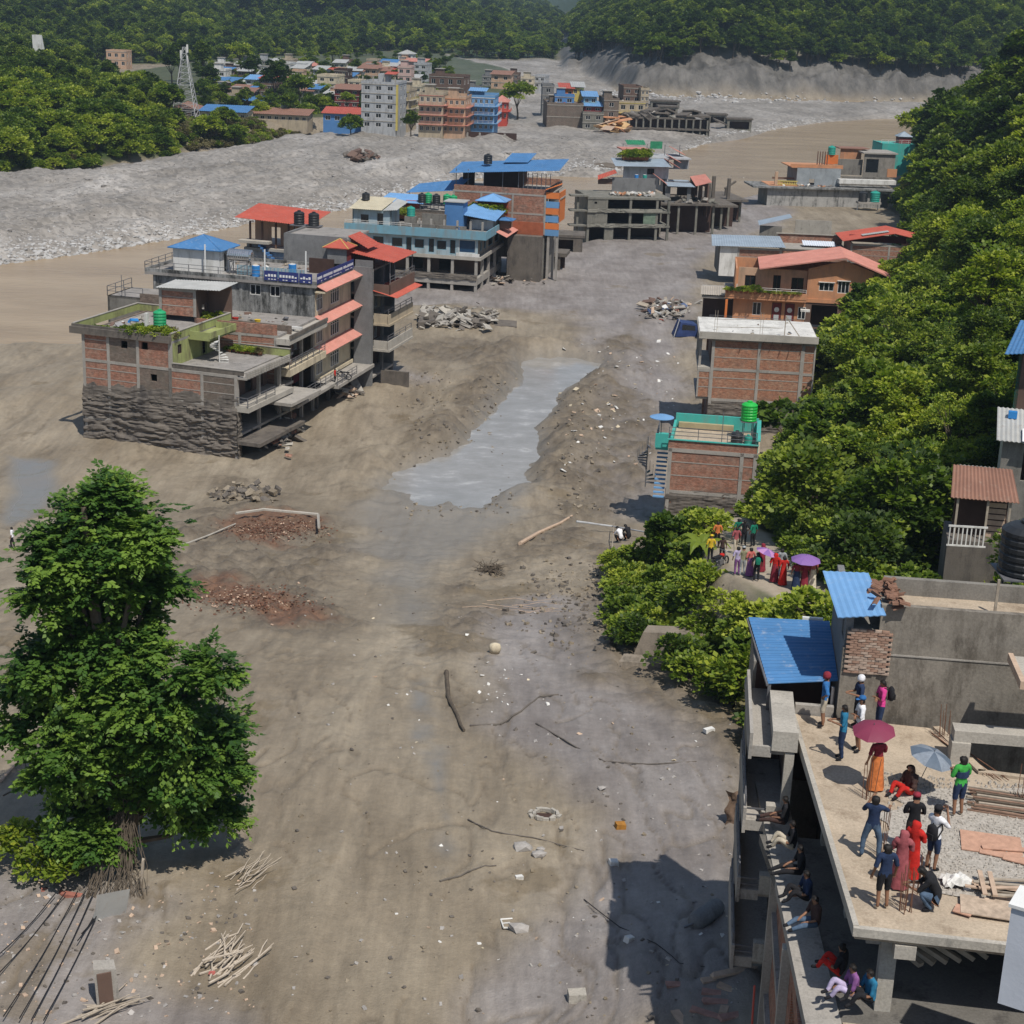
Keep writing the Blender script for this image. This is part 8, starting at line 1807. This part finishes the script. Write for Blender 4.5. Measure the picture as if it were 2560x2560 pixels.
motorbike(P(762,895,3.1) if False else CH.w(2.0,23,3.12),D(80),'motorbike stored on the lower balcony of the cream house',CM('black'))
# ================================================================== DEBRIS AND SMALL THINGS
def g3(px,py,dz=0):
    z=6.0
    for _ in range(30):
        p=P(px,py,z); z=.5*z+.5*hz(p.x,p.y)
    p=P(px,py,z); p.z=hz(p.x,p.y)+dz; return p
def log(name,pts,r,mat,label,cat='log',lift=.1,n=7):
    q=[g3(px,py) for px,py in pts]; c0=q[0].copy(); m_=[]
    for i,p in enumerate(q): m_.append(tuple(p-c0+Vector((0,0,lift))))
    out=[m_[0]]
    for a,b_ in zip(m_,m_[1:]):
        a,b_=Vector(a),Vector(b_)
        for k in (1,2,3): v=a.lerp(b_,k/3); out.append(tuple(v+Vector((RNG.gauss(0,.02),RNG.gauss(0,.02),0))))
    L=len(out); o=MB().tube(out,[r*(1-.5*i/L) for i in range(L)],0,n).build(name,mat,None,loc=c0); return prop(o,label,cat)
log('dead_branch',[(1116,1683),(1120,1745),(1140,1790),(1160,1830)],.13,BARK,'curved dark dead branch lying on the mud in mid picture')
log('bleached_log',[(1300,1362),(1345,1335),(1400,1310),(1430,1292)],.17,WOODP,'bleached straight log leaning on the mud bank below the stream')
log('fallen_pole',[(1440,1318),(1530,1330),(1618,1346)],.10,PGREY,'grey steel pole lying level toward the path hedge','pole',.5)
log('white_stick',[(2,1958),(30,1925),(70,1892)],.07,WOODP,'white stick propped beside the pit at the left edge')
for i,(a,b_) in enumerate((((60,1890),(70,1990)),((10,2010),(60,1985)),((45,1925),(120,1880)))): log('stake',[a,b_],.04,BARK,'thin stake stuck by the pit at the left edge, '+('upright','low','slanting')[i]+' one','stake',.4)
o=MB(); pa=[g3(590,1300),g3(660,1290),g3(795,1302),g3(797,1335)]; c0=pa[0]
prop(MB().tube([tuple(p-c0+Vector((0,0,.55))) for p in pa],.12,0,5).build('white_beam',CONC2,loc=c0),'white concrete edge beam bent at its right end over the rusty rubble','beam')
log('white_rail',[(450,1368),(520,1342),(590,1312)],.09,CONC2,'white rail sloping down left from the bent beam','rail')
RUSTM_=[mat_plain('rust_soil',(.16,.08,.05),.9,.35,3),mat_plain('rust_soil_dark',(.12,.06,.04),.9,.3,3),mat_plain('rust_pale',(.42,.3,.22),.9,.2,3),MATS['ground_mud']]
RUSTM=[RUSTM_[0],RUSTM_[1],RUSTM_[0],RUSTM_[1],RUSTM_[1],RUSTM_[2]]
def pxheap(cx,cy,sx,sy,h): 
    def f(rd):
        p=g3(rd.gauss(cx,sx),rd.gauss(cy,sy)); return (p.x,p.y,p.z+rd.random()*h)
    return f
rubble('rusty_rubble',pxheap(690,1325,62,14,.12),900,.13,RUSTM,'rust-brown earth and brick rubble under the bent white beam',seed=3,flat=.35)
rubble('rusty_debris',pxheap(620,1500,85,17,.06),900,.13,RUSTM,'lower streak of rust-brown rubble on the mud right of the big tree',seed=5,flat=.3)
rubble('bank_bricks',lambda rd:(lambda p:(p.x,p.y,p.z+rd.random()*.3))(g3(rd.gauss(1625,22),rd.gauss(1535,18))),260,.32,[mat_plain('brick_bits',(.42,.2,.12),.9,.3),WOODP,CONC2],'spill of orange broken bricks below the path hedge',seed=6,flat=.5)
rubble('street_rubble',lambda rd:(lambda p:(p.x,p.y,p.z+rd.random()*.9))(g3(rd.gauss(690,28),rd.gauss(1085,20))),300,.8,[MUDW,CONC2,CONC,BRICK],'broken slab pieces and rags spilling from the ground floor of the brick house',seed=9,flat=.3,long=1)
rubble('slab_rubble',lambda rd:(lambda p:(p.x,p.y,p.z+rd.random()*.7))(g3(rd.uniform(1050,1240),rd.gauss(803,11))),300,.9,[CONC2,MUDW,CONC],'ridge of grey broken slabs in the mud between tower house and blue house',seed=10,flat=.35,long=.8)
a=g3(1045,822); prop(MB().hexa([(0,0,.0),(13,1.5,.0),(13,4,.3),(0,3.5,.3),(0,0,.9),(13,1.5,.5),(13,4,.8),(0,3.5,1.3)]).build('undercut_slab',MUDW,loc=a),'long undercut slab edge with dark hollow beneath the slab ridge','slab')
for cx,cy,l,s in ((1440,590,'grey rubble along the foot of the blue house group',21),(1720,470,'rubble at the end of the row of river houses',22)): rubble('river_rubble',pxheap(cx,cy-20,70,10,.5),160,1.0,[MUDW,CONC,CONC2],l,seed=s,flat=.35)
for cx,cy,w_,l,s in ((1180,700,90,'collapsed debris and branches under the pillars of the blue house',31),(900,930,18,'pale broken panels leaning at the foot of the grey tower',32),(860,985,14,'small heap of pale rags and sticks beside the cream house',33)): rubble('wall_debris',pxheap(cx,cy,w_,7,.6),90,.9,[MUDW,CONC2,WOODP],l,seed=s,flat=.25,long=1.5)
rubble('rubbish_pile',pxheap(1668,778,26,10,.7),230,.75,[mat_plain('rubbish_blue',(.08,.11,.2),.8,.3),MUDW,CONC2,WOODP,WHITE,CONC,BROWNW,WOOD,MUDW,MUDW,CONC,mat_plain('rubbish_red',(.3,.07,.05),.8,.3)],'heap of mixed muddy rubbish left of the orange house',seed=12,flat=.4,long=1,cat='rubbish')
rubble('litter',lambda rd:(lambda p:(p.x,p.y,p.z+.02))(g3(rd.uniform(1400,1700),rd.uniform(840,1180))),120,.38,[WHITE,WHITE,CREAM,WOODP],'white scraps of litter strewn over the mud left of the brick houses',seed=13,flat=.3,cat='litter')
rubble('foam_bits',lambda rd:(lambda p:(p.x,p.y,p.z+.02))(g3(rd.gauss(1240,24),rd.gauss(1735,28))),22,.16,[WHITE],'white foam bits scattered right of the curved dead branch',seed=14,flat=.4,cat='litter')
rubble('mud_clods',lambda rd:(lambda p:(p.x,p.y,p.z))(g3(rd.uniform(700,1850),rd.uniform(1450,2550))),650,.12,[MUDW,MATS['ground_mud'],STONE],'small clods, stones and scraps dotted over the near mud',seed=15,flat=.6)
rubble('litter_near',lambda rd:(lambda p:(p.x,p.y,p.z))(g3(rd.uniform(900,1850),rd.uniform(1500,2550))),60,.16,[WHITE,CREAM,WOODP],'tiny pale scraps scattered over the near mud',seed=16,flat=.3,cat='litter')
rubble('left_clods',lambda rd:(lambda p:(p.x,p.y,p.z))(g3(rd.uniform(0,640),rd.uniform(2180,2550))),420,.13,[MUDW,STONE,WOODP],'stones and wood chips over the mud at lower left',seed=17,flat=.5)
rubble('bank_clods',lambda rd:(lambda p:(p.x,p.y,p.z))(g3(rd.gauss(1480,120),rd.gauss(1500,60))),600,.24,[MATS['ground_mud'],MUDW],'rough clods of churned mud below the path bank',seed=18,flat=.7)
rubble('stream_clods',lambda rd:(lambda p:(p.x,p.y,p.z))(g3(rd.choice([rd.gauss(1440,45),rd.gauss(1230,30),rd.gauss(1080,40)]),rd.uniform(930,1300))),700,.26,[MATS['ground_mud'],MUDW],'crumbling clods on the banks of the grey stream',seed=19,flat=.6)
sticks('driftwood_pile',g3(575,2400),30,2.4,.42,'heap of pale driftwood sticks at lower left beside a red scrap',[mat_plain('driftwood',(.42,.36,.29),.8,.2,5)],2,.045,.5,1.15)
sticks('curled_branches',g3(622,2190),14,2.2,.35,'curled dry branches on the mud right of the big tree shade',[MATS['driftwood']],3,.022,.6,1.2)
sticks('stick_bundle',g3(270,2530),16,2.6,.3,'bundle of grey sticks at the lower left frame edge',[WOOD],4,.04,.3,.5)
sticks('root_clump',g3(195,2165),26,1.5,.35,'tangle of broken roots at the foot of the big tree',[WOOD],5,.03,1.0)
sticks('uprooted_stump',g3(1232,1425),44,1.7,.42,'uprooted stump with splayed roots on the mud below the stream',[BARK],6,.04,1.2)
sticks('reed_scraps',g3(1320,1530),10,4.5,.9,'long thin reeds lying on the grey mud right of the stump',[WOODP],7,.018,.1,.55)
def slab(px,py,size,rot,mat,label,name,cat,dz=0): 
    p=g3(px,py,dz); x,y,z=size; mb=MB().box(-x/2,x/2,-y/2,y/2,-.05,z); 
    r=random.Random(int(px)); mb.v=[(a+r.gauss(0,.03*x),b_+r.gauss(0,.03*y),c+r.gauss(0,.05*z)) for a,b_,c in mb.v]
    o=mb.build(name,mat,loc=p); o.rotation_euler=rot; return prop(o,label,cat)
slab(275,2290,(1.25,.05,1.15),(.25,.1,.6),TIN,'crumpled tin sheet propped upright on the lower left mud','tin_sheet','sheet')
slab(352,2225,(.1,.1,1.3),(0,.1,0),WOOD,'short broken post beside the propped tin sheet','post','post')
o=slab(268,2500,(.75,.6,1.5),(.05,-.05,.35),CONC,'broken hollow concrete pillar stump at the lower left','pillar_stump','pillar'); o2=MB().box(-.28,.2,-.34,-.29,.1,1.35).build('slot_shade_panel',BROWNW,o)  # dark panel on the solid face stands in for shade inside the hollow
slab(530,2438,(.22,.12,.05),(0,.3,1.0),CM('coral'),'small coral red scrap beside the driftwood heap','plastic_scrap','scrap',.1)
slab(175,2240,(2.2,.25,.12),(.05,.05,-.1),mat_plain('red_board',(.3,.12,.09),.8,.3,4),'reddish board lying under the hanging roots','board','board')
slab(1442,2500,(.62,.42,.34),(.05,.0,.1),CONC2,'pale concrete block alone on the mud near the bottom edge','concrete_block','block')
slab(1533,2160,(.36,.34,.16),(0,.1,.2),WHITE,'white foam block above the purple mud patch','foam_block','block'); slab(1297,2196,(.32,.2,.12),(0,.1,.4),WHITE,'white foam scrap left of the white foam block','foam_block','block'); slab(1572,2352,(.3,.26,.18),(0,.2,.7),WHITE,'white tub lying near the cable on the lower mud','tub','tub')
slab(1550,2070,(.42,.34,.22),(0,.05,.2),mat_plain('box_rust_yellow',(.35,.16,.03),.7,.3,5),'rust and yellow box on the mud left of the tan puddle','rusty_box','box')
prop(MB().lathe([(.05,0),(.3,.05),(.36,.3),(.3,.52),(.08,.6)],12).build('white_sack',CREAM,loc=g3(1237,1632,0),smooth=True),'round cream sack on the mud above the scattered foam','sack')
slab(1772,1828,(.5,.3,.16),(0,0,.5),WHITE,'white sack near the bank foot left of the balcony house','white_sack','sack')
for i,(px,py,s) in enumerate(((1303,2122,.75),(1345,2140,.5),(1352,2128,.3),(1298,2325,.65),(1504,1975,.35))):
    me=rk[i].copy(); me.materials.append(STONE); o=link('boulder',me,None,g3(px,py,.1)); o.scale=(s*1.3,s,s); prop(o,('dark flat boulder, left of three on the mud','dark boulder in the middle of three on the mud','small dark stone atop the three boulders','dark boulder beside the white bent frame','small stone on the mud above the rusty box')[i],'boulder')
# broken brick pit
pit=empty('brick_pit',g3(1362,2040),0,'ring of whitish bricks round a dark broken pit in the mud','pit')
for i in range(16):
    a=i*.4; o=link('brick',MB().box(-.13,.13,-.07,.07,-.02,.14).mesh('brick',[CONC2]) if i==0 else pit.children[0].data if pit.children else None,pit,(.55*math.cos(a)*(1+.2*math.sin(i*3)),.45*math.sin(a),.02)) if i==0 else None
    if i==0: bm0=o.data
    else: o=link('brick',bm0,pit,(.55*math.cos(a)*(1+.2*math.sin(i*3)),.45*math.sin(a),.02*(i%3)))
    o.rotation_euler=(.1*math.sin(i),.1*math.cos(i*2),a+1.5)
MB().box(-.35,.3,-.2,.2,-.1,.03).build('pit_shade_block',DARKW,pit)  # dark block on the ground stands in for the shade down the pit
fr=empty('bent_frame',g3(1262,2310,.03),.2,'white bent metal frame lying flat on the mud','frame'); MB().tube([(.35,.3,0),(-.1,.3,0),(-.1,-.3,0),(.1,-.32,0)],.035).build('tube',WHITE,fr); MB().bar((-.1,0,0),(.2,.02,0),.03).build('tube',WHITE,fr)
# cylinder boiler in the shadow
bo=empty('fallen_tank',g3(1765,2300,.25),.9,'grey cylindrical tank lying in the shadow of the building','tank'); mb=MB().lathe([(.05,-.9),(.3,-.8),(.36,-.6),(.36,.6),(.3,.8),(.05,.9)],14); mb.v=[(v[2],v[0],v[1]) for v in mb.v]; mb.build('tank_body',GREYPL,bo,True); MB().bar((-.9,0,0),(-1.2,.2,-.1),.05).build('tank_pipe',METAL,bo)
# torn sheet by the balcony house
mb=MB()
for i in range(6):
    for j in range(9): mb.v.append((i*.16+.1*math.sin(j*1.3),.12*math.sin(i*1.7+j),j*.2))
for i in range(5):
    for j in range(8): q0=i*9+j; mb.f.append((q0,q0+9,q0+10,q0+1)); mb.m.append(0)
o=mb.build('torn_cloth',[mat_plain('torn_brown',(.16,.11,.08),.9,.3,3)],None,True,loc=g3(1812,2062,0)); prop(o,'torn brown cloth hanging on a stake left of the balcony house','cloth')
# planks at bottom right ground
for i,(px,py,L,a,m_) in enumerate(((1850,2425,2.3,.45,0),(1690,2462,.7,.1,1),(1780,2482,.7,-.1,1),(1775,2450,.6,.3,0),(1790,2505,.9,.0,1),(1815,2470,.6,-.6,0),(1770,2535,1.2,-.4,1),(1700,2545,.8,-1.2,0),(1830,2540,.9,.4,1),(1810,2525,.5,1.3,0))):
    slab(px,py,(L,.28,.05),(.03,.04,a),(WOODP,mat_plain('pink_plank',(.36,.21,.17),.8,.25,4))[m_],'loose %s plank on the ground by the balcony house, %s'%(('pale','pinkish')[m_],('long one in the sun','leftmost by the shadow corner','above the lowest trio','small one beside the long plank','short one across the shadow','small one near the wall foot','lower slanting one','lower left steep one','lower right one','short steep one between two others')[i]),'plank','plank')
# cables at lower left
for i,(a,b_) in enumerate((((140,2250),(-20,2420)),((165,2248),(-20,2470)),((195,2245),(10,2560)),((215,2245),(50,2565)),((235,2248),(80,2568)),((262,2250),(195,2370)),((270,2250),(205,2352)),((262,2262),(110,2570)))):
    p0=g3(*a); p1=g3(*b_); pts=[p0.lerp(p1,k/8)-p0+Vector((0,0,.25-.18*math.sin(math.pi*k/8)+.05)) for k in range(9)]
    prop(MB().tube([tuple(p) for p in pts],.022,0,5).build('fallen_cable',CM('black'),loc=p0),'fallen black cable running from the tree roots to the lower left corner','cable','fallen cables below the big tree')
def cable(pts,label,r=.02,mat=None): log('cable',pts,r,mat or CM('black'),label,'cable',.03,5)
cable([(1460,2250),(1550,2320),(1640,2360),(1700,2410),(1760,2418)],'thin dark cable wriggling over the purple mud near the bottom')
cable([(1340,1810),(1440,1870),(1510,1905),(1620,1912),(1740,1905)],'thin dark cable crossing the mud toward the bank foot',.05,MUDW)
cable([(1175,1815),(1250,1812),(1300,1780),(1350,1742),(1395,1738)],'dark trickle line of wet roots leading from the curved branch',.08,MUDW)
cable([(1170,2050),(1230,2080),(1330,2095),(1460,2130)],'thin root line in the mud above the boulders',.04,MUDW)
cable([(1100,2205),(1150,2190),(1200,2170),(1240,2165)],'short muddy root line beside the wet trickle',.05,MUDW)
# utility pole remains: leaning poles and wires by the hedge
log('leaning_stake',[(1528,1420),(1532,1330)],.05,WOOD,'thin leaning stake left of the hedge','stake',.8)
# retaining wall below the hedge
a=g3(1558,1660); b_=g3(1770,1655); wv=empty('retaining_wall',a,math.atan2(b_.y-a.y,b_.x-a.x),'low earth-stained retaining wall below the path hedge','wall'); L=(b_-a).length
wm=mat_concrete('earth_wall',(.26,.22,.175),(.13,.11,.085),.6); MB().hexa([(0,0,-1),(L,0,-1),(L,1.5,-1),(.3,1.5,-1),(1.0,.35,1.9),(L,.25,2.1),(L,1.5,2.1),(1.2,1.5,1.9)]).build('wall_face',wm,wv); MB().hexa([(-.6,-1.2,-1),(L*.55,-1.3,-1),(L*.55,.1,-1),(-.3,.1,-1),(-.2,-.9,.5),(L*.5,-.9,.6),(L*.5,.1,.65),(0,.1,.6)]).build('wall_footing',wm,wv)
# mud ridge torn open at left centre
rubble('torn_ridge',pxheap(610,1238,34,9,.35),160,.55,[MUDW,MATS['ground_mud']],'torn ridge of dark mud between brick house and rusty rubble',seed=41,flat=.5,cat='mud')
rubble('river_snag',pxheap(905,392,22,3,.8),60,1.6,[MUDW,BROWNW],'dark snag half buried in the gravel above the blue roofs',seed=42,flat=.3,cat='snag')
me=rk[2].copy(); me.materials.append(mat_plain('brown_rock',(.13,.11,.09),.9,.3,1)); o=link('river_boulder',me,None,P(1515,422,.2)); o.scale=(9,6,7); prop(o,'big dark boulder at the water edge left of the planted roof','boulder')
# blue wreck near the tall brick house
wr=empty('wrecked_truck',g3(1712,838,0),.2,'wrecked dark blue truck cab tilted in the mud left of the white-roofed brick house','truck')
MB().hexa([(-1.6,-1,.0),(1.6,-1,.0),(1.6,1,.0),(-1.6,1,.0),(-.9,-.9,1.9),(1.3,-1,1.6),(1.3,1,1.7),(-.9,.9,2.0)]).build('cab',mat_plain('truck_blue',(.03,.05,.14),.5,.3,2),wr); MB().quad((-.75,-1.0,.9),(1.1,-1.02,.8),(1.0,-1.02,1.45),(-.7,-.98,1.65),0,.04).build('windscreen',PANE,wr); MB().quad((-1.9,-1.1,0),(-1.2,-1.1,2.6),(-1.1,-.9,2.6),(-1.8,-.9,0),0,.1).build('bent_door',PGREY,wr)
# ---- rooftop clutter
def rebar(b,x,y,z,n,h,label,lean=0):
    o=empty('rebar_cluster',b.w(x,y,z),0,label,'rebar'); r=random.Random(int(x*10+y))
    for i in range(n): 
        dx,dy=r.uniform(-.16,.16),r.uniform(-.16,.16); MB().bar((dx,dy,-.05),(dx+r.gauss(0,.06)+lean,dy+r.gauss(0,.06),h*r.uniform(.8,1.1)),.011,0,5).build('bar',REBAR,o)
    return o
rebar(Q,.9,7.1,ZQ,7,1.3,'rusty rebar stubs at the skirt of the person under the maroon umbrella'); rebar(Q,.95,3.9,ZQ,6,1.25,'rusty rebar stubs gripped by the person in navy'); rebar(Q,1.3,1.0,ZQ,10,1.3,'rusty rebar stubs between the charcoal tee and the crouching person'); rebar(Q,1.75,2.0,ZQ,5,1.2,'thin rebar stubs right of the maroon sari'); rebar(Q,3.6,11.6,ZQ,7,1.0,'tall thin rebar stubs against the plaster wall'); rebar(Q,5.2,7.4,ZQ,5,1.2,'rebar stubs rising through the pole stack')
st=empty('pole_stack',Q.w(3.9,7.2,ZQ),math.radians(-14),'stack of long brown timber poles at the right frame edge','poles')
r=random.Random(3)
for i in range(26):
    y=(i%9)*.16-.4; z=.05+(i//9)*.09; MB().bar((r.uniform(-.3,.1),y,z),(4.5,y+r.gauss(0,.12),z+r.gauss(0,.04)),.04,0,6).build('pole',[mat_plain('pole_brown',(.22,.14,.1),.85,.3,5),WOOD,BARK][i%3] if i<1 else [MATS['pole_brown'],WOOD,BARK][i%3],st)
st=empty('plank_heap',Q.w(3.0,2.35,ZQ),math.radians(-8),'heap of grey planks and battens right of the white tee person','planks')
for i in range(18):
    y=r.uniform(-.45,.45); o=MB().box(0,2.6*r.uniform(.7,1.2),-.05,.05,0,.04).build('plank',[WOOD,WOODP][i%2],st,loc=(r.uniform(-.1,.7),y,.03+.05*(i//4))); o.rotation_euler=(0,0,r.gauss(0,.12))
for x in (.3,.55): MB().box(x,x+.12,-.6,.6,.26,.3).build('plank',WOODP,st)
pk=mat_plain('plywood_pinkish',(.46,.27,.19),.85,.2,5)
for i,(x,y,a,b_,rz,l) in enumerate(((4.0,4.9,1.6,1.1,-.1,'large pinkish plywood panel on the gravel'),(4.5,4.2,1.8,.25,-.25,'narrow pinkish board on the gravel below the panel'),(4.9,3.9,1.5,.22,-.35,'second narrow board lying right of the first'),(2.75,1.2,.45,.4,-.4,'small square pink board near the slab front'),(3.9,1.35,2.4,.9,-.12,'long flaking plywood sheet near the slab front'),(4.3,4.6,1.2,.2,.05,'pale batten across the plywood panel'))):
    o=MB().box(-a/2,a/2,-b_/2,b_/2,0,.03).build('board',pk if i!=4 else mat_plain('flaking_ply',(.42,.33,.25),.9,.35,4),loc=Q.w(x,y,ZQ+.045+.01*i)); o.rotation_euler=(.01,.01,rz-.1); prop(o,l,'board')
mb=MB(); r=random.Random(8); n=9
for i in range(n):
    for j in range(n): mb.v.append(((i-4)*.09+r.gauss(0,.02),(j-4)*.07+r.gauss(0,.02),max(.0,.25*(1-((i-4)**2+(j-4)**2)/30)+r.gauss(0,.05))))
for i in range(n-1):
    for j in range(n-1): mb.f.append((i*n+j,(i+1)*n+j,(i+1)*n+j+1,i*n+j+1)); mb.m.append(0)
prop(mb.build('plastic_sack',WHITE,loc=Q.w(2.75,2.55,ZQ+.03)),'crumpled white plastic sack at the head of the plank heap','sack')
st=empty('rod_bundle',Q.w(3.35,11.9,ZQ),math.radians(-70),'bundle of rusty rods along the back right slab edge','rods')
for i in range(12): MB().bar((r.uniform(-.2,.2),r.uniform(-.15,.15),.05),(3.0+r.uniform(-.3,.5),r.uniform(-.3,.3),.08),.014,0,4).build('rod',REBAR if i%2 else WOODP,st)
st=empty('fallen_formwork',Q.w(2.0,1.2,z1),0,'fallen formwork beams leaning in the dark below the slab','beams')
for i in range(6): 
    o=MB().box(-.1,.1,0,2.6,0,.12).build('beam',WOOD,st,loc=(i*.35,.4+i*.1,.15)); o.rotation_euler=(.2+.1*i,.1,.7+.25*i)
# ---- potted plants
POT=mat_plain('clay_pot',(.3,.12,.07),.8,.2,3)
def potted(b,x,y,z,s,kind,label,group=None):
    o=empty('potted_plant',b.w(x,y,z),RNG.uniform(0,6),label,'potted plant',group); MB().lathe([(.16*s,0),(.24*s,.3*s),(.26*s,.34*s)],10).build('pot',POT,o); cm,_=PT[kind]; c=link('foliage',cm,o,(0,0,.05)); c.scale=(.38*s,)*3
for i in range(26):
    potted(AH,-11.8+(i%13)*.38+rt.gauss(0,.1),.7+(i//13)*.6+rt.gauss(0,.15),10.72,rt.uniform(.9,1.8),rt.choice(['s','t','s','y']),'potted green plant among the row on the lime green terrace','potted plants on the garden terrace')
for i in range(8): potted(AH,-15.6+i*.5+rt.gauss(0,.15),.7+rt.random()*.6,10.72,rt.uniform(.6,1.0),'t','small potted herb at the left end of the lime green terrace','small pots on the garden terrace')
for i in range(12): potted(AH,-5.6+i*.33,8.6+rt.gauss(0,.1),8.3,rt.uniform(.7,1.3),rt.choice('sty'),'potted plant on the lower lime green terrace','potted plants on the lower garden terrace')
for i in range(16): potted(OHOUSE,-1.0+i*.62,-.95,6.7 if False else 6.35,rt.uniform(.9,1.8) if i<8 else .8,rt.choice('st'),'flowering potted plant along the orange balcony front','potted plants on the orange balcony')
for i in range(12): potted(GCH,-6.2+i*.62,11.8+rt.random()*.5,10.0,rt.uniform(1.6,2.6),rt.choice('sst'),'leafy terrace plant behind the blue stair head','terrace plants behind the blue stair head')
for i in range(6): potted(GCH,-17.6+i*.7,11.0,8.8,rt.uniform(2,3),rt.choice('sty'),'leafy terrace plant under the left blue canopy','terrace plants under the left blue canopy')
for i in range(7): potted(GFH,10.2+i*.7,15.5,12.9,rt.uniform(2.0,3.2),rt.choice('sst'),'leafy plant on the roof of the grey house above the ruin','plants on the grey house roof')
potted(b2,-7.6,11.2,10.2,2.2,'s','tall potted plant by the tin-roofed stair head')
# ================================================================== AIR
hb_=MB().box(-1500,1500,-40,6800,-8,1150); ho=hb_.build('haze',[]); ho['kind']='stuff'
hm=bpy.data.materials.new('haze'); hm.use_nodes=True; t=hm.node_tree; t.nodes.clear(); out=t.nodes.new('ShaderNodeOutputMaterial'); pv=t.nodes.new('ShaderNodeVolumePrincipled'); pv.inputs['Color'].default_value=(.60,.80,1,1); pv.inputs['Density'].default_value=.00013; pv.inputs['Anisotropy'].default_value=.2
t.links.new(pv.outputs[0],out.inputs['Volume']); ho.data.materials.clear(); ho.data.materials.append(hm); ho['label']='thin haze filling the valley air'
